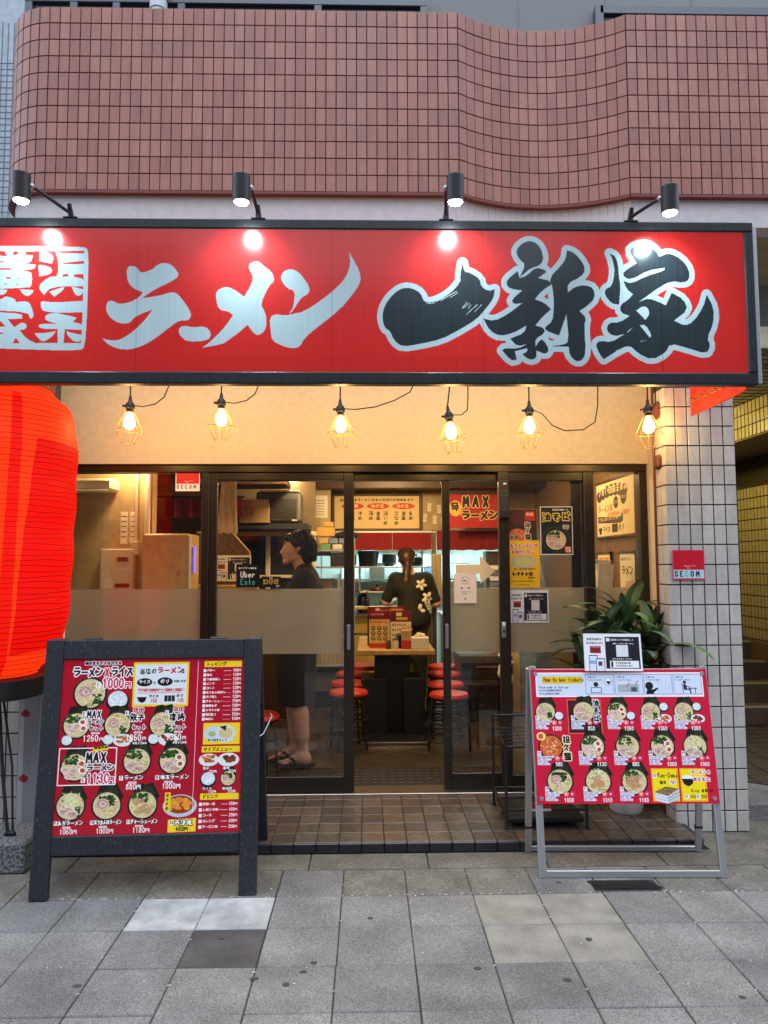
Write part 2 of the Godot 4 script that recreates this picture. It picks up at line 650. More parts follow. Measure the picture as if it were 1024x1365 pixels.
	lens.emission = Color(0.9, 0.97, 1.0)
	lens.emission_energy_multiplier = 45.0
	var down := mat("downlight_glow", lin(1, 0.9, 0.7), 0.4)
	down.emission_enabled = true
	down.emission = Color(1.0, 0.85, 0.6)
	down.emission_energy_multiplier = 4.0
	var tube := mat("tube_glow", lin(0.9, 1, 1), 0.4)
	tube.emission_enabled = true
	tube.emission = Color(0.86, 1.0, 1.0)
	tube.emission_energy_multiplier = 4.0
	# room
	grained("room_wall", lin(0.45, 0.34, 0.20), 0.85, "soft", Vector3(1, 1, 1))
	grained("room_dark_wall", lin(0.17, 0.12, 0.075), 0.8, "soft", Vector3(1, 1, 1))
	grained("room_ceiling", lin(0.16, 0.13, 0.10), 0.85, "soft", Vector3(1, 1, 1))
	grained("room_floor", lin(0.085, 0.06, 0.04), 0.28, "blotch", Vector3(1.4, 1.4, 1.4))
	grained("wood", lin(0.33, 0.18, 0.07), 0.5, "scuff", Vector3(1.2, 8, 1.2))
	grained("pale_wood", lin(0.56, 0.36, 0.15), 0.32, "soft", Vector3(2, 2, 9))
	grained("dark_wood", lin(0.13, 0.065, 0.03), 0.5, "scuff", Vector3(1.2, 7, 1.2))
	grained("cardboard", lin(0.42, 0.28, 0.14), 0.9, "soft", Vector3(3, 3, 3))
	mat("mat_pattern", lin(0.045, 0.035, 0.026), 0.95)
	mat("mat_line", lin(0.018, 0.014, 0.011), 0.95)
	mat("kitchen_wall", lin(0.60, 0.66, 0.655), 0.4)
	mat("red_vinyl", lin(0.52, 0.03, 0.015), 0.3)
	mat("stool_metal", lin(0.05, 0.045, 0.04), 0.35, 0.6)
	mat("yellow_panel", lin(0.55, 0.36, 0.06), 0.6)
	var cloth := mat("cream_cloth", lin(0.62, 0.50, 0.30), 0.9)
	cloth.backlight_enabled = true
	cloth.backlight = Color(0.3, 0.25, 0.15)
	mat("grey_device", lin(0.06, 0.058, 0.055), 0.5)
	mat("arrow_paper", lin(0.78, 0.60, 0.36), 0.7)
	mat("white_paper", lin(0.72, 0.68, 0.58), 0.8)
	# people
	var skin := mat("skin", lin(0.50, 0.285, 0.185), 0.5)
	skin.subsurf_scatter_enabled = true
	skin.subsurf_scatter_strength = 0.08
	mat("hair_black", lin(0.010, 0.008, 0.007), 0.45)
	mat("hair_brown", lin(0.045, 0.018, 0.009), 0.45)
	mat("shirt_dark", lin(0.008, 0.008, 0.008), 0.85)
	mat("apron_black", lin(0.012, 0.011, 0.012), 0.9)
	mat("sandal", lin(0.025, 0.03, 0.03), 0.6)
	mat("eye_white", lin(0.6, 0.57, 0.52), 0.3)
	mat("petal", lin(0.72, 0.66, 0.50), 0.8)
	# plants
	for k in 4:
		var leaf := mat("leaf_%d" % k, lin(0.034 + 0.016 * k, 0.078 + 0.027 * k, 0.022 + 0.007 * k), 0.33)
		leaf.backlight_enabled = true
		leaf.backlight = Color(0.10, 0.16, 0.04)
	mat("stem", lin(0.13, 0.10, 0.06), 0.8)
	grained("yellow_tile", lin(0.56, 0.52, 0.36), 0.4, "soft", Vector3(2, 2, 2))
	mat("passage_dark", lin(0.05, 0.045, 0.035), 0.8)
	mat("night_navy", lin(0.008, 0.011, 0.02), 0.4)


# ==================================================================== flat print: a small drawing board for posters, stickers and lettering
# each sign is a few brush strokes on a grid of ten by ten (x y pairs, y downwards)
const STROKES := {
	"ラ": "2171 14847638", "ー": "1585", "メ": "715519 2378", "ン": "1142 185783", "イ": "7115 5459", "ス": "22724519 5488", "セ": "158466 313878", "ッ": "2536 4546 767849",
	"ト": "4149 4486", "ピ": "222788 2574 7182", "ヒ": "222788 2574", "グ": "4114 32826629 7082 9092", "ク": "4114 32826629", "サ": "1484 3136 717549", "ド": "4149 4486 7082 9092", "ニ": "2373 1888",
	"ュ": "246467 1888", "リ": "3136 717549", "コ": "12828818", "オ": "1484 6169 6418", "レ": "212985", "ジ": "2142 1435 185884 7082 9092", "ウ": "5052 1412826639", "ロ": "1282881812",
	"バ": "4218 6298 7082 9092", "タ": "4114 32826629 3565", "マ": "128257 3568", "チ": "7122 1484 525629", "ャ": "158466 4249", "シ": "2142 1435 185884", "キ": "2373 1676 4059", "カ": "138377 4118",
	"の": "513815237185 8568", "は": "2128 3383 6168375788", "ほ": "2128 3373 3676 6168375788", "ま": "2272 2575 51582847 5878", "め": "3258 612815337386 8658", "な": "1252 4116 7283 64683847 5888",
	"い": "212638 7286", "た": "1262 4118 5484 5788", "し": "31375886", "じ": "31375886 7082 9092", "お": "1363 4148274575 757758 7283", "そ": "22722585 855537 3769", "ば": "2128 3373 6168375788 8092",
	"げ": "2228 3383 737648 8092", "も": "41375886 2353 2656", "や": "157385 8566 4169 6153", "か": "136367 6748 4118 7285", "す": "1383 5156355456 5639", "こ": "2373 267888", "う": "3262 24637649",
	"れ": "3139 134319 46636788", "ね": "3139 134319 46637857 5788", "ぎ": "2373 2575 3177 284968 8092", "り": "3235 717549", "が": "136367 6748 4118 8092", "せ": "1484 313778 7175", "ひ": "12422548767295",
	"ご": "2373 267888 8092", "く": "612569", "ん": "5118455886", "に": "2128 4383 4788", "て": "138345 4569", "と": "3145 73263878",
	"円": "1219 128289 5255 1585", "家": "5051 13128283 2373 4325 43565839 5426 5618 735588", "新": "3132 1252 2334 5344 1454 1656 3539 3618 3657 8162 626559 6484 7479", "横": "1343 3139 3316 5393 6164 8184 4494 5595985855 7598 5797 5849 8899",
	"系": "7122 525434 642676 5659 4728 6678", "当": "5154 2133 8173 25858929 2787", "店": "5152 1282 2218 5457 5484 4787894947", "味": "1232371712 4383 3595 6169 6548 6598", "玉": "1282 2575 1888 5258 6677",
	"唐": "5051 1282 2218 437375 4575 5258 3777794939", "揚": "1333 212818 1636 5171745451 4595 6547 568689", "餃": "3013 3052 24444724 2429 6162 5292 6455 7485 8459 6499", "子": "227245 454938 1585", "担": "1333 212918 1636 5282875752 5585 4999",
	"々": "3114 327228 4568", "麺": "1141 212441 1343 1646 3139 1999 5191 5393985853 7178 5696", "油": "1122 1424 1928 4383884843 6168 4585", "多": "4113 326226 6537 477729", "少": "5156 3114 7184 8719",
	"普": "3142 7162 2383 4246 6266 1686 3777793937", "通": "1122 142427 1888 317153 33737737 3575 5357", "薄": "1181 3032 6062 2434 1626 1928 4494 55955755 7359 7789", "濃": "1122 1424 1928 41919444 4494 4558 5595 5898 4799", "得": "2112 3114 2328 417174 4474 4585 3787 6769",
	"天": "2272 1585 515418 5488", "津": "1122 1424 1928 427276 4694 4876 6169", "飯": "4114 4173 24644724 2429 5888 8162 626559 648459 6699", "替": "1242 3118 3148 5292 7158 7198 25857929 2575", "丼": "1383 1686 3128 7179 5256", "量": "31717331 1484 25757825 1989", "硬": "1141 3116 24443924 5191 5393985853 5595",
	"0": "406082876949272240", "1": "325059", "2": "22406082832989", "3": "2140608273547587694927", "4": "69602686", "5": "802024648588694928", "6": "7040222749698785644425", "7": "208049", "8": "40608263432240 446486886949282644", "9": "84445322406082876939",
	"A": "195089 3676", "B": "20607264246485896929 20", "C": "8260402227496987", "D": "20296987826020", "E": "80202989 2464", "H": "2029 8089 2484", "K": "2029 8024 4489", "M": "1920568099", "O": "406082876949272240", "R": "292060826424 5489", "S": "82604022347687694927",
	"T": "1090 5059", "U": "202749698780", "X": "2089 8029", "Y": "105490 5459", "I": "5059", "P": "292060826424", "N": "29208980", "G": "8260402227496987 8565", "L": "202989", "W": "0029547990", "a": "34547579 7656384979", "b": "2029 246476786929", "c": "75644426284978", "d": "7079 744426284979", "e": "26767564442628496978",
	"h": "2029 2544647679", "i": "5459 5152", "k": "2029 7426 4679", "l": "5059", "m": "1419 14344549 45657679", "n": "2429 2544657679", "o": "446476786949282644", "r": "2429 26446475", "s": "756444357678694928", "t": "505869 3474", "u": "24285969 7874", "w": "1439546994", "y": "2458 8429", "!": "5056 5859", "-": "3565", "/": "8019",
}


class Canvas:
	var im: Image
	var w: int
	var h: int

	func _init(ww: int, hh: int, c: Color) -> void:
		w = ww
		h = hh
		im = Image.create(w, h, false, Image.FORMAT_RGB8)
		im.fill(c)

	func rect(x: float, y: float, ww: float, hh: float, c: Color) -> void:
		im.fill_rect(Rect2i(int(x), int(y), maxi(1, int(round(ww))), maxi(1, int(round(hh)))), c)

	func poly(p: PackedVector2Array, c: Color) -> void:
		var lo := 1e9
		var hi := -1e9
		for q in p:
			lo = minf(lo, q.y)
			hi = maxf(hi, q.y)
		var k := p.size()
		for y in range(maxi(0, int(lo)), mini(h, int(hi) + 1)):
			var yc := y + 0.5
			var xs := PackedFloat32Array()
			for i in k:
				var a := p[i]
				var b := p[(i + 1) % k]
				if (a.y <= yc) != (b.y <= yc):
					xs.append(a.x + (yc - a.y) / (b.y - a.y) * (b.x - a.x))
			xs.sort()
			for i in range(0, xs.size() - 1, 2):
				var x0 := int(round(xs[i]))
				var x1 := int(round(xs[i + 1]))
				if x1 > x0 and x1 > 0 and x0 < w:
					im.fill_rect(Rect2i(x0, y, x1 - x0, 1), c)

	func disc(cx: float, cy: float, rx: float, ry: float, c: Color) -> void:
		for y in range(maxi(0, int(cy - ry)), mini(h, int(cy + ry) + 1)):
			var t := (y + 0.5 - cy) / ry
			if absf(t) < 1.0:
				var s := rx * sqrt(1.0 - t * t)
				var x0 := int(round(cx - s))
				var x1 := int(round(cx + s))
				if x1 > x0:
					im.fill_rect(Rect2i(x0, y, x1 - x0, 1), c)

	func line(a: Vector2, b: Vector2, t: float, c: Color) -> void:
		var e := (b - a).orthogonal().normalized() * t * 0.5
		if a.distance_to(b) > 0.3:
			poly(PackedVector2Array([a + e, b + e, b - e, a - e]), c)
		if t > 1.6:
			disc(a.x, a.y, t * 0.5, t * 0.5, c)
			disc(b.x, b.y, t * 0.5, t * 0.5, c)

	func edge(p: PackedVector2Array, t: float, c: Color) -> void:
		for i in p.size():
			line(p[i], p[(i + 1) % p.size()], t, c)

	func glyph(s: String, x: float, y: float, size: float, t: float, c: Color, narrow := 1.0) -> void:
		var code: String = STROKES.get(s, "1282881812 5258 1585")
		for part in code.split(" ", false):
			var last := Vector2.INF
			for i in range(0, part.length() - 1, 2):
				var p := Vector2(x + part[i].to_int() * size * 0.1 * narrow, y + part[i + 1].to_int() * size * 0.1)
				if last != Vector2.INF:
					line(last, p, t, c)
				last = p

	func write(s: String, x: float, y: float, size: float, t: float, c: Color, rim := 0.0, rim_color := Color.WHITE, down := false, pitch := 1.0, squeeze := 1.0) -> float:
		for pas in ([0, 1] if rim > 0.0 else [1]):
			var px := x
			var py := y
			for ch in s:
				var thin := squeeze * (0.62 if ch.unicode_at(0) < 128 else 1.0)
				if ch != " ":
					glyph(ch, px, py, size, t + rim * 2.0 if pas == 0 else t, rim_color if pas == 0 else c, thin)
				if down:
					py += size * 1.08 * pitch
				else:
					px += size * 1.02 * thin * pitch
			if pas == 1:
				return px
		return x

	func bowl(cx: float, cy: float, r: float, kind: String, rg: RandomNumberGenerator) -> void:
		var ring := Color8(26, 24, 22)
		if kind.contains("n"):   # a sheet of seaweed standing behind
			poly(PackedVector2Array([Vector2(cx - r * 0.75, cy - r * 0.5), Vector2(cx - r * 0.5, cy - r * 1.28), Vector2(cx - r * 0.05, cy - r * 1.36), Vector2(cx + r * 0.1, cy - r * 1.28), Vector2(cx + r * 0.62, cy - r * 1.4), Vector2(cx + r * 1.1, cy - r * 0.5), Vector2(cx + r * 0.5, cy)]), Color8(26, 31, 20))
			poly(PackedVector2Array([Vector2(cx - r * 0.1, cy - r * 0.5), Vector2(cx + r * 0.1, cy - r * 1.25), Vector2(cx + r * 0.6, cy - r * 1.15), Vector2(cx + r * 0.8, cy - r * 0.4)]), Color8(44, 50, 32))
		disc(cx, cy, r, r * 0.95, ring)
		disc(cx, cy - r * 0.02, r * 0.97, r * 0.92, Color8(60, 56, 50))
		disc(cx, cy, r * 0.95, r * 0.9, ring)
		var soup := Color8(222, 202, 152)
		if kind.contains("r"):
			soup = Color8(222, 98, 40)
		disc(cx, cy, r * 0.88, r * 0.83, soup)
		for i in 16:
			var ta := rg.randf() * TAU
			var tr := r * 0.7 * sqrt(rg.randf())
			var tn := rg.randf_range(0.78, 1.06)
			disc(cx + cos(ta) * tr, cy + sin(ta) * tr, r * 0.15, r * 0.11, Color(minf(soup.r * tn, 1.0), soup.g * tn, soup.b * tn * 0.9))
		for i in 30:
			var a := rg.randf() * TAU
			var q := r * 0.68 * sqrt(rg.randf())
			var p := Vector2(cx + cos(a) * q, cy + sin(a) * q)
			var tone := rg.randf_range(0.82, 1.08)
			line(p, p + Vector2(rg.randf_range(-0.2, 0.2), rg.randf_range(-0.13, 0.13)) * r, r * 0.05, Color(minf(0.95 * tone, 1.0), minf(0.88 * tone, 1.0), 0.66 * tone))
		if kind.contains("s"):   # spinach
			for i in 40:
				disc(cx - r * 0.2 + rg.randf_range(-0.5, 0.5) * r, cy - r * 0.42 + rg.randf_range(-0.28, 0.22) * r, r * rg.randf_range(0.06, 0.14), r * rg.randf_range(0.05, 0.11), Color8(24 + rg.randi() % 20, 58 + rg.randi() % 34, 26))
		if kind.contains("S"):   # a whole heap of it
			for i in 60:
				disc(cx + rg.randf_range(-0.55, 0.5) * r, cy - r * 0.25 + rg.randf_range(-0.35, 0.2) * r, r * rg.randf_range(0.06, 0.14), r * rg.randf_range(0.05, 0.11), Color8(16 + rg.randi() % 24, 44 + rg.randi() % 40, 20))
		if kind.contains("g"):   # greens at the right
			for i in 18:
				disc(cx + r * 0.42 + rg.randf_range(-0.2, 0.2) * r, cy + r * 0.35 + rg.randf_range(-0.3, 0.3) * r, r * rg.randf_range(0.05, 0.13), r * 0.08, Color8(28, 56 + rg.randi() % 30, 28))
		if kind.contains("c"):   # rolled pork
			disc(cx - r * 0.28, cy - r * 0.1, r * 0.42, r * 0.36, Color8(222, 190, 172))
			disc(cx - r * 0.28, cy - r * 0.1, r * 0.36, r * 0.3, Color8(198, 150, 140))
			disc(cx - r * 0.25, cy - r * 0.08, r * 0.24, r * 0.19, Color8(224, 194, 178))
			disc(cx - r * 0.23, cy - r * 0.1, r * 0.12, r * 0.09, Color8(192, 146, 138))
		if kind.contains("p"):   # flat slices of pork
			for k in [[-0.28, 0.30, 0.52, 0.34], [0.12, 0.48, 0.40, 0.24]]:
				disc(cx + k[0] * r, cy + k[1] * r, k[2] * r, k[3] * r, Color8(230, 204, 186))
				disc(cx + (k[0] + 0.03) * r, cy + (k[1] + 0.03) * r, k[2] * r * 0.8, k[3] * r * 0.7, Color8(206, 166, 150))
				line(Vector2(cx + (k[0] - 0.25) * r, cy + (k[1] - 0.02) * r), Vector2(cx + (k[0] + 0.2) * r, cy + (k[1] + 0.06) * r), r * 0.03, Color8(150, 110, 96))
		if kind.contains("m"):   # a heap of pork
			for i in 8:
				var q := Vector2(cx - r * 0.25 + rg.randf_range(-0.4, 0.3) * r, cy + r * 0.28 + rg.randf_range(-0.26, 0.3) * r)
				disc(q.x, q.y, r * 0.3, r * 0.22, Color8(222 + rg.randi() % 18, 192 + rg.randi() % 18, 186))
				disc(q.x + 1, q.y + 1, r * 0.16, r * 0.1, Color8(204, 164, 158))
		if kind.contains("e"):   # halved eggs
			for k in [[0.42, -0.22], [0.5, 0.22]]:
				disc(cx + k[0] * r, cy + k[1] * r, r * 0.29, r * 0.23, Color8(246, 240, 230))
				disc(cx + k[0] * r, cy + k[1] * r, r * 0.16, r * 0.14, Color8(206, 70, 26))
		if kind.contains("l"):   # shredded leek
			for i in 70:
				var p := Vector2(cx + rg.randf_range(-0.5, 0.55) * r, cy - r * 0.3 + rg.randf_range(-0.5, 0.5) * r)
				line(p, p + Vector2(rg.randf_range(-0.2, 0.2), rg.randf_range(-0.16, 0.16)) * r, r * 0.04, Color8(206 + rg.randi() % 40, 216 + rg.randi() % 30, 150 + rg.randi() % 60))
		if kind.contains("b"):   # browned slices all over
			for i in 9:
				disc(cx + rg.randf_range(-0.45, 0.45) * r, cy + rg.randf_range(-0.3, 0.45) * r, r * 0.26, r * 0.17, Color8(176 + rg.randi() % 40, 132 + rg.randi() % 34, 104))

		# uneven, oily grain over the whole bowl
		for i in 170:
			var a := rg.randf() * TAU
			var q := r * 0.84 * sqrt(rg.randf())
			var px := clampi(int(cx + cos(a) * q), 0, w - 1)
			var py := clampi(int(cy + sin(a) * q * 0.95), 0, h - 1)
			var o := im.get_pixel(px, py)
			disc(px, py, r * rg.randf_range(0.02, 0.06), r * rg.randf_range(0.015, 0.04), o.lightened(rg.randf() * 0.3) if rg.randf() < 0.5 else o.darkened(rg.randf() * 0.34))
		# a glint along the bowl's rim and on the soup
		for i in 9:
			var a := rg.randf_range(3.4, 5.6)
			disc(cx + cos(a) * r * 0.96, cy + sin(a) * r * 0.91, r * 0.03, r * 0.02, Color8(120, 116, 110))
		for i in 12:
			disc(cx + rg.randf_range(-0.55, 0.55) * r, cy + rg.randf_range(-0.5, 0.55) * r, r * 0.035, r * 0.025, Color8(252, 246, 226) if i % 3 else Color8(70, 96, 40))

	func rice(cx: float, cy: float, r: float, rg: RandomNumberGenerator) -> void:
		disc(cx, cy + r * 0.1, r, r * 0.9, Color8(30, 28, 28))
		disc(cx, cy - r * 0.05, r * 0.84, r * 0.76, Color8(214, 224, 232))
		for i in 24:
			disc(cx + rg.randf_range(-0.6, 0.6) * r, cy + rg.randf_range(-0.5, 0.45) * r, r * 0.12, r * 0.07, Color8(232 + rg.randi() % 23, 238 + rg.randi() % 17, 244))

	func plate(cx: float, cy: float, r: float, c: Color, rg: RandomNumberGenerator) -> void:
		disc(cx, cy, r, r * 0.62, Color8(232, 232, 230))
		for i in 14:
			var tone := rg.randf_range(0.7, 1.15)
			disc(cx + rg.randf_range(-0.55, 0.55) * r, cy - r * 0.08 + rg.randf_range(-0.3, 0.25) * r, r * 0.2, r * 0.13, Color(minf(c.r * tone, 1), minf(c.g * tone, 1), minf(c.b * tone, 1)))


func points(a: Array, ox := 0.0, oy := 0.0, s := 1.0) -> PackedVector2Array:
	var p := PackedVector2Array()
	for i in range(0, a.size(), 2):
		p.append(Vector2(ox + a[i] / s, oy + a[i + 1] / s))
	return p


func smooth(p: PackedVector2Array) -> PackedVector2Array:   # rounds the corners of a brush outline
	var q := PackedVector2Array()
	for i in p.size():
		var a := p[(i - 1 + p.size()) % p.size()]
		var b := p[i]
		var c := p[(i + 1) % p.size()]
		if (b - a).normalized().dot((c - b).normalized()) < 0.1:
			q.append(b)
		else:
			q.append(b.lerp(a, 0.25))
			q.append(b.lerp(c, 0.25))
	return q


# ==================================================================== street, step and front of the building
func build_ground() -> void:
	structure(span(self, "ground", -60, 60, -0.6, -0.06, -60, 60, mats.base_ground), "dark ground under the street")
	var pavement := Node3D.new()
	pavement.name = "pavement"
	add_child(pavement)
	structure(pavement, "grey square paving slabs in front of the shop")
	span(pavement, "joint_bed", -6, 6, -0.06, -0.007, -1.0, 3.70, mats.joint)
	# slabs of 0.30 m, rows of 0.285 m; the nearest ones in view are single pieces
	var meshes := []
	for k in 5:
		var s := Shape.new()
		s.slab(0.2955, 0.2805, 0.05, 0.0035, Vector2(rng.randf_range(-0.0008, 0.0008), rng.randf_range(-0.0008, 0.0008)))
		meshes.append(s.mesh())
	var rest := []
	for row in range(-1, 16):
		var d := 3.694 - 0.285 * row - 0.1425
		for col in range(-19, 20):
			var x := 0.175 + 0.30 * col + 0.15
			var t := Transform3D(Basis(Vector3.RIGHT, -PI / 2).rotated(Vector3.UP, rng.randf_range(-0.0015, 0.0015)), at(x + rng.randf_range(-0.001, 0.001), -0.05 + rng.randf_range(-0.001, 0.001), d))
			if row < 0 or row > 5 or absf(x) > 2.5:
				if row >= 0:
					rest.append(t)
				continue
			var m := "paver_%d" % (rng.randi() % 4)
			if row == 0:
				m = "paver_dirty" if rng.randf() < 0.8 else "paver_3"
			if row == 1 and (col == -4 or col == -3):
				m = "paver_pale"
			if row == 2 and col == -3:
				m = "paver_dark"
			if (row == 1 or row == 2) and (col == 1 or col == 2):
				m = "paver_sandy"
			if row == 1 and (col == -6 or col == -5):
				m = "paver_3"
			lay(pavement, "paving_slab", meshes[rng.randi() % 5], mats[m], t)
	var mm := MultiMesh.new()
	mm.transform_format = MultiMesh.TRANSFORM_3D
	mm.mesh = meshes[0]
	mm.instance_count = rest.size()
	for i in rest.size():
		mm.set_instance_transform(i, rest[i])
	var far := MultiMeshInstance3D.new()
	far.name = "outer_slabs"
	far.multimesh = mm
	far.material_override = mats.paver_0
	far.set_meta("kind", "stuff")
	pavement.add_child(far)
	for k in 9:
		var x0 := -2.7 + 0.6 * k
		var s := Shape.new()
		s.slab(0.594, 0.19, 0.05, 0.003)
		lay(pavement, "edge_strip", s.mesh(), mats.edge_strip, Transform3D(Basis(Vector3.RIGHT, -PI / 2), at(x0 + 0.3, -0.05, 3.795)))
	span(pavement, "edge_bed", -6, 6, -0.06, -0.012, 3.70, 5.2, mats.joint)
	for k in 4:
		var s := Shape.new()
		s.slab(0.594, 0.55, 0.05, 0.003)
		lay(pavement, "edge_strip", s.mesh(), mats.edge_strip, Transform3D(Basis(Vector3.RIGHT, -PI / 2), at(2.1 + 0.6 * k - (0.0 if k else 0.0), -0.052, 4.17)))
	# trodden chewing gum and a few crumbs of litter
	var gum := Shape.new()
	for p in [[399, 1], [-0.245, 2.80], [-0.30, 2.72], [-0.21, 2.86], [0.405, 2.805], [0.885, 3.0], [0.72, 2.72], [-1.05, 2.73], [-0.42, 2.76], [0.005, 3.2], [1.3, 2.6], [0.9, 3.52], [-0.6, 3.05]]:
		if p[0] > 100:
			continue
		gum.ball(at(p[0], 0.0005, p[1]), Vector3(rng.randf_range(0.011, 0.019), 0.0018, rng.randf_range(0.009, 0.015)), 4, 10)
	var g := put(pavement, "gum_spots", gum, mats.gum)
	g.set_meta("kind", "stuff")
	var bits := Shape.new()
	for k in 46:
		var p := at(rng.randf_range(-1.7, 1.9), 0.001, rng.randf_range(2.5, 3.88))
		bits.box(p, Vector3(rng.randf_range(0.002, 0.007), 0.002, rng.randf_range(0.002, 0.006)), 0.0, Basis(Vector3.UP, rng.randf() * PI))
	for k in 90:
		var p := at(rng.randf_range(-1.6, 1.9), 0.0005, 3.409 + rng.randf_range(-0.006, 0.006))
		if k % 3 == 0:
			p = at(0.175 + 0.3 * (rng.randi() % 10 - 5) + rng.randf_range(-0.005, 0.005), 0.0005, rng.randf_range(2.6, 3.7))
		bits.box(p, Vector3(rng.randf_range(0.004, 0.014), 0.002, rng.randf_range(0.002, 0.005)), 0.0, Basis(Vector3.UP, rng.randf() * 0.5))
	var lit := put(pavement, "litter_crumbs", bits, mats.litter)
	lit.set_meta("kind", "stuff")
	# the tiled step before the door
	var step := Node3D.new()
	step.name = "entrance_step"
	add_child(step)
	structure(step, "low entrance step of small brown tiles with a dark riser")
	span(step, "step_bed", -2.3, 1.775, -0.05, 0.049, 3.90, 4.76, mats.joint)
	var st := []
	for k in 3:
		var s := Shape.new()
		s.slab(0.1145, 0.1345, 0.012, 0.0022, Vector2(rng.randf_range(-0.0004, 0.0004), rng.randf_range(-0.0004, 0.0004)))
		st.append(s.mesh())
	for r in 6:
		for c in 34:
			var x := -2.24 + 0.119 * c
			if x > 1.74:
				continue
			lay(step, "step_tile", st[rng.randi() % 3], mats["step_tile_%d" % (rng.randi() % 3)], Transform3D(Basis(Vector3.RIGHT, -PI / 2), at(x, 0.0435, 3.965 + 0.139 * r)))
	var rs := Shape.new()
	rs.slab(0.1145, 0.051, 0.012, 0.004)
	var rm := rs.mesh()
	for c in 34:
		var x := -2.24 + 0.119 * c
		if x < 1.76:
			lay(step, "riser_tile", rm, mats.riser_tile, Transform3D(Basis.IDENTITY, at(x, 0.0275, 3.898)))
	# drain cover in the pavement, below the ticket board
	var dr := thing("drain_cover", "dark ribbed metal drain cover set in the pavement under the ticket board", "drain cover", at(1.2, 0.0, 3.475))
	boxed(dr, "frame", Vector3(0, 0.001, 0), Vector3(0.31, 0.006, 0.115), mats.black_metal, 0.002)
	for k in 15:
		boxed(dr, "rib", Vector3(-0.135 + k * 0.0193, 0.006, 0), Vector3(0.008, 0.005, 0.1), mats.black_plastic, 0.001, Basis(Vector3.UP, 0.6))


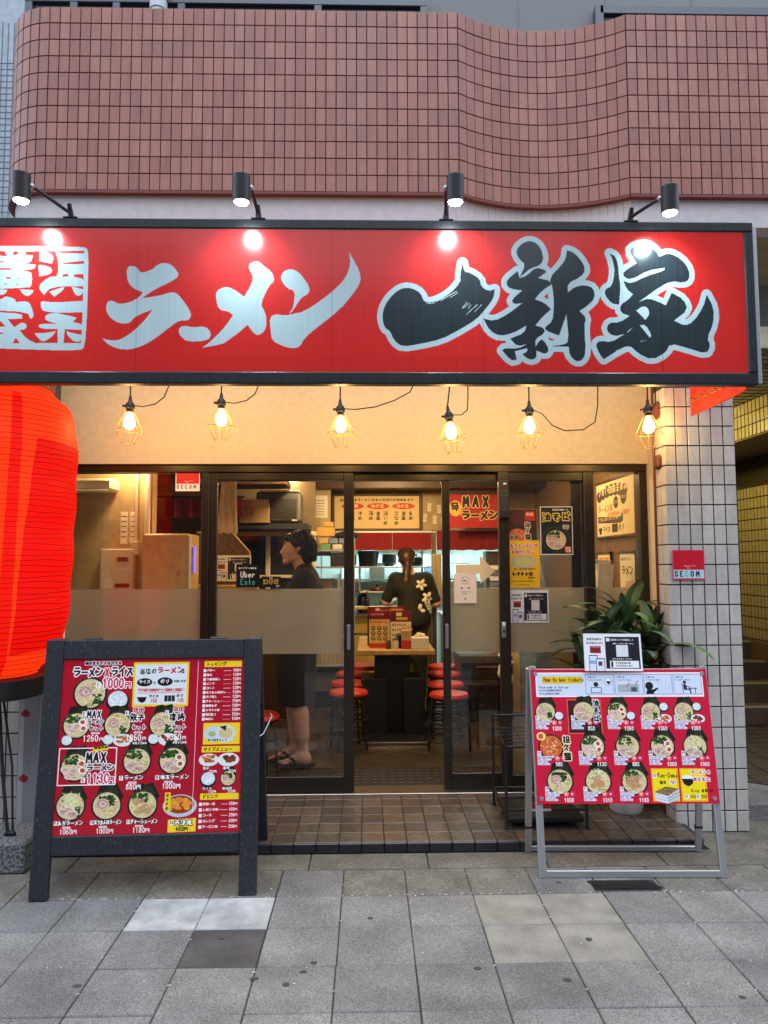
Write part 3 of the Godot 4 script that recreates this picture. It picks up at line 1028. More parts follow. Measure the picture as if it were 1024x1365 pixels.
func build_facade() -> void:
	var wall := structure(span(self, "front_wall", -2.3, 1.838, 2.163, 3.1, 4.66, 4.80, mats.plaster), "cream plaster wall over the shop window")
	wall.set_meta("kind", "structure")
	# splayed reveal between the window and the tiled pillar
	var s := Shape.new()
	s.prism(PackedVector2Array([Vector2(1.8385, -4.66), Vector2(1.839, -4.80), Vector2(2.1, -4.80), Vector2(2.1, -4.29), Vector2(1.742, -4.29)]), 0.045, 3.1)
	s.moved(Transform3D(Basis(Vector3(1, 0, 0), Vector3(0, 0, 1), Vector3(0, 1, 0)), Vector3.ZERO))
	structure(put(self, "wall_reveal", s, mats.plaster), "plaster reveal beside the window")
	# aluminium window front: posts, rails, panes
	var f := thing("shop_window", "dark bronze shop window frame with fixed panes either side of the doors", "window")
	span(f, "header", -2.3, 1.838, 2.113, 2.162, 4.69, 4.80, mats.bronze, 0.003)
	span(f, "header_track", -1.034, 1.417, 2.062, 2.112, 4.735, 4.80, mats.bronze, 0.002)
	span(f, "post", -1.083, -1.035, 0.056, 2.112, 4.69, 4.79, mats.bronze, 0.003)
	span(f, "post", 1.417, 1.482, 0.056, 2.112, 4.685, 4.79, mats.bronze, 0.003)
	span(f, "post", 1.786, 1.837, 0.056, 2.112, 4.69, 4.79, mats.bronze, 0.003)
	span(f, "post", 0.851, 0.919, 0.056, 2.112, 4.672, 4.72, mats.bronze, 0.003)
	span(f, "sill", -2.3, 1.783, 0.050, 0.064, 4.665, 4.84, mats.steel, 0.002)
	for p in [[-2.25, -1.083, "left"], [0.919, 1.417, "mid"], [1.482, 1.786, "right"]]:
		span(f, "bottom_rail", p[0], p[1], 0.0645, 0.16, 4.70, 4.74, mats.bronze, 0.003)
		var top: float = 2.085 if p[2] == "mid" else 2.112
		if p[2] == "mid":
			span(f, "top_rail", p[0], p[1], 2.055, 2.112, 4.70, 4.733, mats.bronze, 0.003)
			top = 2.055
		span(f, "pane", p[0], p[1], 0.16, top, 4.712, 4.718, mats.pane_glass)
		span(f, "frosted_band", p[0] + 0.002, p[1] - 0.002, 0.934, 1.352, 4.7215, 4.7245, mats.frosted_film)
	# the two sliding doors
	for k in 2:
		var x0: float = -1.034 if k == 0 else 0.488
		var x1: float = -0.094 if k == 0 else 1.41
		var d := 4.70 if k == 0 else 4.745
		var o := thing("sliding_door", ["sliding glass door left of the opening, with the delivery stickers on it", "sliding glass door right of the opening, with the arrow sticker on it"][k], "door")
		span(o, "stile", x0, x0 + 0.05, 0.066, 2.11, d, d + 0.034, mats.bronze, 0.003)
		span(o, "stile", x1 - 0.066, x1, 0.066, 2.11, d, d + 0.034, mats.bronze, 0.003)
		span(o, "top_rail", x0 + 0.05, x1 - 0.066, 2.062, 2.11, d + 0.002, d + 0.032, mats.bronze, 0.003)
		span(o, "bottom_rail", x0 + 0.05, x1 - 0.066, 0.066, 0.162, d + 0.002, d + 0.032, mats.bronze, 0.003)
		span(o, "pane", x0 + 0.05, x1 - 0.066, 0.162, 2.062, d + 0.013, d + 0.018, mats.pane_glass)
		span(o, "frosted_band", x0 + 0.052, x1 - 0.068, 0.934, 1.352, d + 0.0205, d + 0.0235, mats.frosted_film)
		var hx: float = -0.128 if k == 0 else 0.513
		span(o, "pull", hx - 0.011, hx + 0.011, 0.96, 1.12, d - 0.004, d + 0.001, mats.aluminium, 0.003)
	var lk := thing("door_lock", "pale metal cylinder lock plate on the post right of the doorway", "lock", at(0.872, 1.085, 4.672))
	boxed(lk, "plate", Vector3(0, 0, 0.004), Vector3(0.028, 0.10, 0.008), mats.aluminium, 0.003)
	var ck := Shape.new()
	ck.cyl(Vector3(0, -0.01, 0.008), Vector3(0, -0.01, 0.013), 0.008, 0.008, 12)
	put(lk, "keyhole", ck, mats.black_metal)
	boxed(lk, "thumb_turn", Vector3(0, 0.033, 0.010), Vector3(0.02, 0.022, 0.006), mats.white_plastic, 0.002)
	var ve := thing("door_sensor", "dark slatted sensor box on the post right of the doorway", "sensor", at(0.884, 1.93, 4.672))
	boxed(ve, "case", Vector3(0, 0, 0.012), Vector3(0.068, 0.25, 0.024), mats.black_plastic, 0.006)
	for k in 9:
		boxed(ve, "slat", Vector3(0, 0.055 - k * 0.016, 0.0255), Vector3(0.05, 0.006, 0.005), mats.grey_device, 0.001)
	boxed(ve, "indicator", Vector3(0.005, 0.1, 0.0255), Vector3(0.02, 0.01, 0.004), mats.white_plastic, 0.001)
	# building above and to the sides
	span(self, "building_mass", -2.3, 3.6, 3.1, 6.8, 5.6, 9.8, mats.grey_panel).name = "upper_wall"
	structure(get_node("upper_wall"), "grey textured wall of the upper floor")
	var uw := thing("upper_window", "wide dark upstairs window with a steel frame behind the balcony's left part", "window")
	span(uw, "pane", -2.75, 0.48, 5.0, 6.03, 5.56, 5.58, mats.dark_window)
	span(uw, "frame", -2.75, 0.48, 6.03, 6.11, 5.53, 5.585, mats.window_metal, 0.004)
	for x in [-2.72, -2.36, -2.02, -1.5, -0.4, 0.46]:
		span(uw, "mullion", x - 0.03, x + 0.03, 5.0, 6.03, 5.53, 5.59, mats.window_metal, 0.004)
	var uw2 := thing("upper_window", "dark upstairs window behind the balcony's right end", "window")
	span(uw2, "pane", 1.93, 3.5, 5.0, 5.99, 5.56, 5.58, mats.dark_window)
	span(uw2, "frame", 1.9, 3.5, 5.99, 6.06, 5.53, 5.585, mats.window_metal, 0.004)
	span(uw2, "jamb", 1.86, 1.93, 5.0, 6.06, 5.53, 5.59, mats.window_metal, 0.004)
	var dp := thing("drain_pipe", "pale vertical rain pipe between the upstairs windows at the top", "pipe")
	var ps := Shape.new()
	ps.cyl(at(-1.66, 4.5, 5.46), at(-1.66, 6.8, 5.46), 0.06, 0.06, 16)
	put(dp, "pipe", ps, mats.pipe_paint)
	var pc := Shape.new()
	pc.cyl(at(-1.66, 5.9, 5.46), at(-1.66, 5.97, 5.46), 0.068, 0.068, 16)
	put(dp, "collar", pc, mats.pipe_paint)
	for k in 5:
		span(self.get_node("upper_wall"), "panel_joint", -0.2 + k * 0.72, -0.19 + k * 0.72, 3.2, 6.7, 5.597, 5.60, mats.window_metal)
	var nb := thing("neighbour_building", "pale blue mosaic tiled building at the far left edge", "building")
	span(nb, "wall", -6.0, -2.95, 0.0, 9.0, 6.5, 9.0, mats.mosaic)
	var grid := Shape.new()
	for k in 46:
		grid.box(at(-3.35, 3.5 + k * 0.06, 6.4985), Vector3(0.8, 0.006, 0.003))
	for k in 14:
		grid.box(at(-3.7 + k * 0.055, 5.0, 6.4975), Vector3(0.006, 3.2, 0.003))
	var gm := put(nb, "mosaic_joints", grid, mats.window_metal)
	gm.set_meta("kind", "stuff")
	var lw := thing("side_wall", "grey white tiled wall beyond the balcony's left end", "wall")
	span(lw, "wall", -3.4, -2.32, 0.0, 3.95, 4.95, 6.0, mats.white_tile_1)
	for k in 34:
		span(lw, "joint", -3.4, -2.32, 0.115 * k, 0.115 * k + 0.006, 4.947, 4.95, mats.dark_grout)
	for k in 14:
		span(lw, "joint", -3.3 + 0.07 * k, -3.295 + 0.07 * k, 0.0, 3.95, 4.946, 4.9468, mats.dark_grout)


# the wavy plan of the balcony front: distance along it -> point and outward normal, in the ground plane (x, depth)
func balcony_plan() -> Array:
	var path := []
	for k in 9:   # rounded left end
		var a := PI / 2 * k / 8.0
		path.append(Vector2(-2.10 - 0.34 * cos(a), 4.89 - 0.34 * sin(a)))
	path.append(Vector2(0.60, 4.55))
	var r := 1.077
	var half := asin(0.565 / r)
	for k in range(1, 25):   # hollow bay
		var a := -half + 2.0 * half * k / 24.0
		path.append(Vector2(1.165 + r * sin(a), 4.55 - r * cos(half) + r * cos(a)))
	path.append(Vector2(3.5, 4.55))
	path.push_front(Vector2(-2.44, 5.55))
	return path


func build_balcony() -> void:
	var b := thing("balcony", "pink tiled balcony front with a rounded end and a hollow bay above the sign", "balcony")
	var path := balcony_plan()
	# parapet core and painted band below, following the plan
	for k in 3:
		var back: float = [0.006, 0.03, -0.012][k]
		var h0: float = [3.93, 3.0, 3.915][k]
		var h1: float = [5.185, 3.915, 3.932][k]
		var s := Shape.new()
		for i in path.size() - 1:
			var p: Vector2 = path[i]
			var q: Vector2 = path[i + 1]
			var e := (q - p).normalized()
			var nn := Vector2(e.y, -e.x)   # outwards, towards smaller depth
			p -= nn * back
			q -= nn * back
			var p2 := p - nn * 0.14
			var q2 := q - nn * 0.14
			var n3 := Vector3(nn.x, 0, -nn.y)
			if k == 1 and i == path.size() - 2:
				h0 = 3.73
			s.quad(at(p.x, h0, p.y), at(q.x, h0, q.y), at(q.x, h1, q.y), at(p.x, h1, p.y), n3)
			s.quad(at(p2.x, h0, p2.y), at(q2.x, h0, q2.y), at(q2.x, h1, q2.y), at(p2.x, h1, p2.y), -n3)
			s.quad(at(p.x, h1, p.y), at(q.x, h1, q.y), at(q2.x, h1, q2.y), at(p2.x, h1, p2.y), Vector3.UP)
			s.quad(at(p.x, h0, p.y), at(q.x, h0, q.y), at(q2.x, h0, q2.y), at(p2.x, h0, p2.y), Vector3.DOWN)
		put(b, ["parapet", "painted_band", "lower_trim"][k], s, mats[["pink_grout", "band_paint", "tile_trim"][k]])
	structure(span(self, "passage_soffit", 2.15, 3.6, 3.735, 3.80, 4.73, 5.88, mats.room_wall), "soffit over the mouth of the passage")
	span(b, "balcony_floor", -2.2, 3.5, 3.94, 4.1, 4.75, 5.6, mats.grey_panel)
	# tiles, upright 60 x 108 mm, in eleven rows
	var variants := []
	for k in 4:
		var s := Shape.new()
		s.slab(0.0615, 0.1075, 0.008, 0.0016, Vector2(rng.randf_range(-0.0004, 0.0004), rng.randf_range(-0.0004, 0.0004)))
		variants.append(s.mesh())
	var spots := []
	for i in path.size() - 1:
		pass
	var marks := [0.0]
	for i in path.size() - 1:
		marks.append(marks[i] + (path[i + 1] - path[i]).length())
	var corners := [marks[0] + 0.66, marks[10], marks[34], marks[35]]
	for seg in 3:
		var from: float = corners[seg] if seg else corners[0] - 0.60
		var to: float = corners[seg + 1]
		var count := int(round((to - from) / 0.0675))
		var pitch := (to - from) / count
		for c in count:
			var m := from + (c + 0.5) * pitch
			var i := 0
			while i < path.size() - 2 and marks[i + 1] < m:
				i += 1
			var p: Vector2 = path[i].lerp(path[i + 1], (m - marks[i]) / (marks[i + 1] - marks[i]))
			# the direction is that of the plan half a tile either side
			var e: Vector2 = (path[i + 1] - path[i]).normalized()
			var yaw := atan2(e.y, e.x)
			for row in 11:
				var h := 3.99 + 0.1138 * row
				spots.append([absf(p.x - 0.15) + absf(row - 5) * 0.02 + (0.0 if p.x > -2.3 else 3.0), Transform3D(Basis(Vector3.UP, yaw), at(p.x, h, p.y))])
	spots.sort_custom(func(a, c): return a[0] < c[0])
	var others := [[], [], [], []]
	for i in spots.size():
		var k := rng.randi() % 4
		if i < 300:
			lay(b, "tile", variants[rng.randi() % 4], mats["pink_tile_%d" % k], spots[i][1])
		else:
			others[k].append(spots[i][1])
	for k in 4:
		var mm := MultiMesh.new()
		mm.transform_format = MultiMesh.TRANSFORM_3D
		mm.mesh = variants[k]
		mm.instance_count = others[k].size()
		for i in others[k].size():
			mm.set_instance_transform(i, others[k][i])
		var o := MultiMeshInstance3D.new()
		o.name = "outer_tiles"
		o.multimesh = mm
		o.material_override = mats["pink_tile_%d" % k]
		o.set_meta("kind", "stuff")
		b.add_child(o, true)


func build_pillars() -> void:
	var tm := []
	for k in 3:
		var s := Shape.new()
		s.slab(0.0628, 0.1078, 0.006, 0.0015, Vector2(rng.randf_range(-0.0003, 0.0003), rng.randf_range(-0.0003, 0.0003)))
		tm.append(s.mesh())
	for side in 2:
		var x0: float = 1.727 if side == 0 else -2.296
		var p := thing("tiled_pillar", ["white tiled pillar with dark joints at the right of the shop front", "white tiled pillar behind the red lantern at the left"][side], "pillar")
		span(p, "core", x0 + 0.008, x0 + 0.412, -0.05, 3.4, 4.138, 4.40 if side else 4.285, mats.dark_grout)
		for r in 22:
			for c in 6:
				lay(p, "tile", tm[rng.randi() % 3], mats["white_tile_%d" % (rng.randi() % 3)], Transform3D(Basis.IDENTITY, at(x0 + 0.035 + 0.07 * c, 0.05775 + 0.1155 * r, 4.138)))
			for c in 2:
				if side == 0:
					lay(p, "side_tile", tm[rng.randi() % 3], mats["white_tile_%d" % (rng.randi() % 3)], Transform3D(Basis(Vector3.UP, -PI / 2), at(x0 + 0.008, 0.05775 + 0.1155 * r, 4.167 + 0.07 * c)))
				else:
					lay(p, "side_tile", tm[rng.randi() % 3], mats["white_tile_%d" % (rng.randi() % 3)], Transform3D(Basis(Vector3.UP, PI / 2), at(x0 + 0.412, 0.05775 + 0.1155 * r, 4.167 + 0.07 * c)))
	var pc := thing("conduit", "thin dark cable conduit running down beside the right pillar", "conduit")
	var s := Shape.new()
	s.cyl(at(1.722, 0.06, 4.275), at(1.722, 3.0, 4.275), 0.008, 0.008, 8)
	put(pc, "pipe", s, mats.brown_plastic)
	for k in 2:
		var bx := thing("junction_box", ["brown rounded cable box on the right pillar below the last lamp", "brown square cable box at the top of the right pillar"][k], "cable box", at(1.735, [2.11, 2.42][k], 4.215))
		boxed(bx, "case", Vector3(0, 0, 0), Vector3(0.055, [0.085, 0.10][k], 0.075), mats.brown_plastic, 0.014)
		boxed(bx, "lid", Vector3(-0.006, 0, 0.038), Vector3(0.036, [0.05, 0.07][k], 0.006), mats.brown_plastic, 0.002)


func build_passage() -> void:
	# the side passage beyond the right pillar, with stairs, tiled walls and a lintel
	structure(span(self, "passage_floor", 2.15, 6.0, -0.03, 0.015, 4.55, 10.0, mats.step_tile_1), "brown tiled floor of the side passage")
	var fl := get_node("passage_floor")
	for k in 18:
		span(fl, "joint", 2.15, 4.1, 0.0155, 0.0175, 4.7 + k * 0.15, 4.706 + k * 0.15, mats.dark_grout)
	for k in 10:
		span(fl, "joint", 2.3 + k * 0.18, 2.306 + k * 0.18, 0.0185, 0.020, 4.6, 7.4, mats.dark_grout)
	structure(span(self, "passage_kerb", 2.17, 2.6, -0.03, 0.10, 4.30, 4.54, mats.paver_3, 0.01), "worn stone at the foot of the passage")
	var w := thing("passage_wall", "yellow lit tiled side wall of the passage right of the pillar", "wall")
	span(w, "core", 4.108, 4.4, 0.70, 2.35, 4.6, 9.4, mats.dark_grout)
	var ym := []
	for k in 2:
		var s := Shape.new()
		s.slab(0.0545, 0.103, 0.003, 0.001)
		ym.append(s.mesh())
	for r in 14:
		for c in 18:
			lay(w, "tile", ym[rng.randi() % 2], mats.yellow_tile, Transform3D(Basis(Vector3.UP, -PI / 2), at(4.108, 0.76 + 0.1155 * r, 6.72 + 0.0675 * c)))
	span(w, "wall_base", 4.0, 4.4, 0.0, 0.695, 4.6, 9.4, mats.room_dark_wall)
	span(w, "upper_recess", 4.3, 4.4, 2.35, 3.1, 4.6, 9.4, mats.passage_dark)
	var bm := thing("passage_beam", "tiled yellowish beam under the ceiling of the passage", "beam")
	span(bm, "core", 3.608, 4.3, 2.70, 3.04, 4.8, 9.4, mats.dark_grout)
	for r in 3:
		for c in 26:
			lay(bm, "tile", ym[0], mats.yellow_tile, Transform3D(Basis(Vector3.UP, -PI / 2), at(3.608, 2.757 + 0.113 * r, 5.9 + 0.0675 * c)))
	span(bm, "underside", 3.61, 4.3, 2.69, 2.70, 4.8, 9.4, mats.room_wall)
	structure(span(self, "passage_ceiling", 2.15, 6.0, 3.045, 3.2, 5.0, 10.0, mats.yellow_tile), "tiled ceiling of the passage")
	var pcl := get_node("passage_ceiling")
	for k in 30:
		span(pcl, "joint", 2.15, 4.3, 3.040, 3.0445, 5.05 + k * 0.12, 5.056 + k * 0.12, mats.dark_grout)
	for k in 10:
		span(pcl, "joint", 2.3 + k * 0.2, 2.306 + k * 0.2, 3.036, 3.0395, 5.0, 8.5, mats.dark_grout)
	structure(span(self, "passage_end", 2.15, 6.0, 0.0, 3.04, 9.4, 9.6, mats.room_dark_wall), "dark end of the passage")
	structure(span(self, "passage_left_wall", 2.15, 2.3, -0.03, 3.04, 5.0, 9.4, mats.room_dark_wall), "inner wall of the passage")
	var st := thing("stairs", "brown stairs with pale nosings in the side passage", "stairs")
	for k in 5:
		span(st, "step", 3.0, 4.0, 0.02, 0.17 + 0.17 * k, 6.7 + 0.28 * k, 7.0 + 0.28 * k - 0.02, mats.room_dark_wall)
		span(st, "nosing", 3.0, 4.0, 0.17 + 0.17 * k, 0.185 + 0.17 * k, 6.695 + 0.28 * k, 6.73 + 0.28 * k, mats.yellow_tile)
	var lp := thing("passage_lamp", "lit tube lamp on the ceiling of the passage behind the pillar", "lamp", at(2.75, 3.0, 7.4))
	boxed(lp, "housing", Vector3(0, 0.005, 0), Vector3(0.12, 0.05, 0.6), mats.white_plastic, 0.008)
	boxed(lp, "tube_light", Vector3(0, -0.035, 0), Vector3(0.05, 0.03, 0.56), mats.downlight_glow, 0.008)
	var al := OmniLight3D.new()
	al.name = "lamp_light"
	al.position = Vector3(0, -0.09, 0)
	al.light_color = Color(1.0, 0.86, 0.45)
	al.light_energy = 0.85
	al.light_size = 0.08
	al.omni_range = 8.0
	al.omni_attenuation = 2.0
	al.shadow_enabled = true
	lp.add_child(al)
	# dark upper front of the next house, over the passage
	var nh := thing("next_house", "dark grey tiled upper front of the next house, right of the sign", "building")
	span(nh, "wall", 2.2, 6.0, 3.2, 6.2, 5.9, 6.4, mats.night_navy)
	for r in 4:
		for c in 3:
			span(nh, "cladding_panel", 3.02 + c * 0.62, 3.62 + c * 0.62, 3.06 + r * 0.33, 3.37 + r * 0.33, 5.86, 5.9, mats.window_metal if r != 1 and r != 2 else mats.night_navy, 0.008)
	var mt := thing("floor_mat", "rounded dark mat lying before the passage at the right edge", "mat", at(2.42, 0.02, 4.66))
	var ms := Shape.new()
	ms.cyl(Vector3(0, 0, 0), Vector3(0, 0.02, 0), 0.3, 0.29, 28)
	ms.moved(Transform3D(Basis.IDENTITY.scaled(Vector3(1, 1, 0.9)), Vector3.ZERO))
	put(mt, "pad", ms, mats.paver_3)
	var mr := Shape.new()
	var ring := []
	for k in 28:
		ring.append(Vector3(cos(TAU * k / 28) * 0.295, 0.018, sin(TAU * k / 28) * 0.265))
	mr.tube(ring, 0.008, 6, true)
	put(mt, "rim", mr, mats.rubber)


func build_room() -> void:
	# the shell of the shop: floor, walls, ceiling with thickness
	structure(span(self, "shop_floor", -2.4, 1.95, -0.05, 0.05, 4.77, 9.8, mats.room_floor), "brown floor inside the shop")
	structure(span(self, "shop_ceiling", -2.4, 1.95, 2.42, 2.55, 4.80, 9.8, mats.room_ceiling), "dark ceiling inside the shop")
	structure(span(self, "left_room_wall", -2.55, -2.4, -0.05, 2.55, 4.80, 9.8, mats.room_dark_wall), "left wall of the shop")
	structure(span(self, "right_room_wall", 1.86, 2.1, -0.05, 2.55, 4.80, 9.8, mats.wood), "wood panelled right wall of the shop")
	structure(span(self, "kitchen_back_wall", -2.4, 1.95, -0.05, 2.55, 9.6, 9.8, mats.kitchen_wall), "pale kitchen back wall")
	for k in 3:
		tag(span(self, "ceiling_beam", -2.4, 1.86, 2.30, 2.42, 5.25 + k * 1.1, 5.40 + k * 1.1, mats.dark_wood, 0.004), ["first dark beam across the shop ceiling, next to the doors", "middle dark beam across the shop ceiling", "third dark beam across the shop ceiling, before the kitchen"][k], "beam", "ceiling beams")
	# door mat with wavy pattern
	var m := thing("door_mat", "dark doormat with a wavy diamond pattern inside the doorway", "mat", at(0.2, 0.05, 5.05))
	boxed(m, "pad", Vector3(0, 0.005, 0), Vector3(1.5, 0.01, 0.44), mats.mat_pattern, 0.003)
	var ln := Shape.new()
	for r in 6:
		for sgn in [-1.0, 1.0]:
			for k in 24:
				var x0 := -0.74 + k * 0.061
				var z0: float = -0.185 + r * 0.072 + sgn * (0.024 if k % 2 == 0 else -0.024)
				var z1: float = -0.185 + r * 0.072 - sgn * (0.024 if k % 2 == 0 else -0.024)
				ln.tube([Vector3(x0, 0.0105, z0), Vector3(x0 + 0.061, 0.0105, z1)], 0.004, 4)
	var lo := put(m, "pile_pattern", ln, mats.mat_line)
	lo.set_meta("kind", "stuff")


func build_street_opposite() -> void:
	# the houses across the narrow street, mirrored in the shop's glass
	var say := ["grey house across the street with two rows of dark windows", "brown house across the street with a rolled down shutter", "tall dark house across the street at the far end"]
	for k in 3:
		var x0: float = [-11.0, -3.2, 4.6][k]
		var x1: float = [-3.3, 4.5, 12.0][k]
		var top: float = [7.2, 6.4, 8.4][k]
		var o := thing("house", say[k], "house", Vector3.ZERO, "houses across the street")
		var m: Material = [mats.passage_dark, mats.riser_tile, mats.grey_device][k]
		span(o, "wall", x0, x1, -0.05, top, -5.2, -9.0, m)
		for r in 2:
			for c in 3:
				var x := x0 + 1.0 + c * 2.3
				var w := span(o, "window", x, x + 1.5, 2.9 + r * 2.1, 4.2 + r * 2.1, -5.16, -5.21, mats.window_metal, 0.01)
				span(w, "pane", x + 0.06, x + 1.44, 2.96 + r * 2.1, 4.14 + r * 2.1, -5.15, -5.159, mats.dark_window)
		span(o, "shutter", x0 + 1.0, x0 + 4.2, 0.0, 2.3, -5.16, -5.21, mats.window_metal, 0.01)
		span(o, "door", x0 + 5.0, x0 + 5.9, 0.0, 2.1, -5.16, -5.21, mats.dark_wood, 0.01)


# ==================================================================== the big sign, its lamps, the lantern
func brush(a: Array, ox: float, oy: float, s: float) -> PackedVector2Array:
	# outline of a brush stroke, measured in photograph pixels, onto the sign's print
	var p := points(a, ox, oy, s)
	for i in p.size():
		var q := p[i]
		p[i] = Vector2(239.4 + 1.8165 * q.x, (q.y - 303.0 - 7.0 * q.x / 990.0) / (192.0 - 5.0 * q.x / 990.0) * 353.0)
	return smooth(p)


func sign_print() -> Canvas:
	var red := Color8(198, 38, 34)
	var pale := Color8(172, 191, 194)
	var ink := Color8(38, 46, 50)
	var c := Canvas.new(2048, 353, red)
	# stamped seal at the left
	for p in [[-180, 190, -170, 145, 250, 140, 560, 150, 850, 150, 900, 180, 905, 400, 905, 900, 890, 1200, 850, 1245, 400, 1235, -180, 1215]]:
		c.poly(brush(p, 0, 310, 7.877), pale)
	c.poly(brush([-120, 200, 855, 195, 860, 700, 850, 1165, -120, 1165], 0, 310, 7.877), red)
	for p in [
		[390, 290, 400, 195, 500, 215, 545, 260, 525, 330, 400, 305], [385, 350, 430, 340, 535, 380, 520, 440, 400, 465], [385, 570, 500, 468, 572, 465, 560, 575, 500, 600, 455, 665],
		[560, 200, 640, 222, 860, 218, 862, 300, 640, 322, 640, 336, 862, 332, 862, 440, 755, 445, 760, 472, 862, 488, 862, 572, 620, 568, 540, 590, 520, 596, 590, 450, 595, 330],
		[505, 625, 665, 572, 650, 612, 560, 682], [735, 570, 862, 602, 855, 645, 810, 676, 770, 650],
		[420, 740, 440, 725, 560, 740, 862, 722, 862, 842, 620, 850, 460, 836, 430, 800], [470, 890, 490, 865, 580, 845, 640, 862, 725, 878, 800, 900, 760, 942, 862, 970, 862, 1030, 680, 1020, 670, 1168, 610, 1168, 605, 1020, 430, 1015, 405, 980, 440, 962, 600, 962, 480, 930],
		[370, 1062, 470, 1060, 590, 1040, 550, 1100, 465, 1156, 410, 1120], [695, 1038, 760, 1060, 862, 1080, 850, 1152, 780, 1152, 710, 1090],
		[-100, 240, 60, 250, 30, 190, 125, 190, 120, 235, 170, 235, 170, 190, 255, 190, 245, 235, 325, 245, 310, 322, 180, 322, 360, 340, 345, 392, 180, 396, 312, 412, 328, 470, 322, 560, 300, 584, -100, 600],
		[-20, 600, 75, 605, 60, 650, -20, 668], [205, 600, 345, 610, 330, 650, 285, 676, 230, 650],
		[-100, 730, 20, 705, 60, 670, 160, 702, 165, 735, 290, 725, 330, 780, 360, 892, 320, 912, 290, 840, -100, 822], [-80, 842, 235, 852, 240, 910, 90, 915, 160, 1000, 235, 945, 290, 970, 280, 1020, 215, 1030, 290, 1120, 390, 1168, -100, 1200, -100, 1110, 60, 1060, -60, 1040, -60, 1000, 70, 990],
	]:
		c.poly(brush(p, 0, 310, 7.877), pale)
	for p in [[-40, 300, 50, 308, -40, 326], [-60, 378, 105, 380, 105, 394, -60, 394], [55, 472, 105, 474, 105, 490, 60, 490], [170, 478, 222, 482, 170, 492], [40, 542, 105, 546, 40, 552], [165, 543, 235, 545, 165, 552], [640, 445, 695, 435, 695, 465, 640, 470], [150, 1165, 180, 1110, 220, 1165]]:
		c.poly(brush(p, 0, 310, 7.877), red)
	# ramen, in white
	c.poly(brush([232, 215, 240, 185, 262, 178, 300, 185, 330, 230, 405, 205, 440, 170, 480, 157, 525, 165, 560, 195, 592, 245, 540, 285, 425, 340, 340, 400, 450, 385, 540, 357, 580, 368, 640, 445, 672, 500, 672, 525, 655, 555, 600, 550, 540, 590, 430, 680, 330, 735, 230, 755, 130, 725, 80, 675, 150, 690, 210, 680, 300, 615, 370, 540, 412, 478, 330, 510, 280, 540, 270, 565, 225, 577, 160, 560, 100, 500, 103, 425, 140, 415, 190, 442, 260, 428, 320, 395, 345, 360, 280, 335, 240, 285], 120, 320, 5.12), pale)
	c.poly(brush([588, 615, 620, 585, 690, 600, 770, 590, 815, 640, 790, 690, 650, 698, 600, 655], 120, 320, 5.12), pale)
	c.poly(brush([-84, 350, -17, 318, 40, 340, 110, 390, 165, 290, 165, 240, 135, 195, 145, 160, 200, 142, 240, 180, 290, 215, 315, 265, 305, 295, 280, 310, 220, 440, 250, 490, 265, 550, 255, 620, 210, 655, 175, 640, 135, 582, 70, 640, 0, 690, -30, 712, -172, 738, -120, 700, -40, 620, 0, 570, 35, 515, 0, 490, -60, 480, -80, 420], 300, 320, 5.12), pale)
	c.poly(brush([350, 265, 375, 215, 425, 198, 480, 220, 530, 285, 555, 330, 550, 370, 500, 395, 470, 440, 430, 500, 415, 505, 445, 460, 455, 350, 400, 335], 300, 320, 5.12), pale)
	c.poly(brush([282, 530, 325, 507, 385, 520, 440, 508, 520, 490, 640, 410, 760, 310, 810, 240, 832, 165, 825, 85, 860, 150, 895, 215, 905, 285, 860, 360, 760, 480, 620, 590, 520, 670, 490, 735, 430, 742, 370, 725, 300, 690, 290, 620], 300, 320, 5.12), pale)
	# the shop's name in black with a pale outline
	var black := []
	black.append(brush([90, 690, 100, 620, 135, 550, 200, 480, 260, 448, 330, 450, 400, 490, 430, 570, 520, 560, 640, 495, 725, 400, 720, 350, 742, 245, 755, 320, 800, 325, 880, 375, 890, 440, 950, 475, 1000, 460, 990, 530, 930, 610, 850, 700, 700, 790, 560, 860, 400, 895, 250, 920, 185, 870, 150, 790, 110, 770], 490, 310, 6.0235))
	black.append(brush([272, 185, 310, 130, 380, 95, 450, 120, 490, 190, 495, 260, 460, 300, 390, 320, 330, 370, 300, 395, 350, 290, 300, 250], 640, 305, 6.0235))
	black.append(brush([190, 450, 200, 410, 285, 343, 300, 400, 360, 380, 430, 315, 500, 330, 520, 350, 450, 400, 540, 420, 560, 450, 480, 500, 420, 570, 500, 600, 550, 650, 480, 710, 420, 780, 490, 800, 495, 840, 415, 890, 420, 950, 450, 900, 480, 890, 530, 970, 500, 1010, 425, 980, 425, 1040, 370, 1055, 310, 1010, 350, 990, 350, 960, 250, 985, 265, 1050, 220, 1060, 150, 980, 170, 960, 280, 965, 350, 930, 270, 945, 215, 885, 330, 840, 350, 780, 240, 840, 130, 865, 50, 820, 0, 725, 90, 745, 200, 690, 320, 600, 250, 610, 230, 575, 320, 500, 220, 485], 640, 305, 6.0235))
	black.append(brush([690, 175, 740, 190, 800, 250, 840, 330, 800, 390, 690, 440, 690, 515, 750, 470, 830, 455, 900, 480, 910, 560, 850, 620, 780, 665, 835, 720, 815, 780, 825, 1000, 790, 1060, 740, 1065, 690, 1010, 690, 950, 530, 945, 640, 935, 690, 910, 675, 690, 610, 860, 500, 820, 500, 790, 560, 750, 575, 640, 570, 480, 540, 400, 640, 300, 680, 240], 640, 305, 6.0235))
	black.append(brush([130, 190, 170, 210, 190, 270, 195, 370, 205, 440, 190, 580, 130, 570, 80, 500, 90, 460, 140, 440, 165, 330, 150, 240], 790, 305, 5.689))
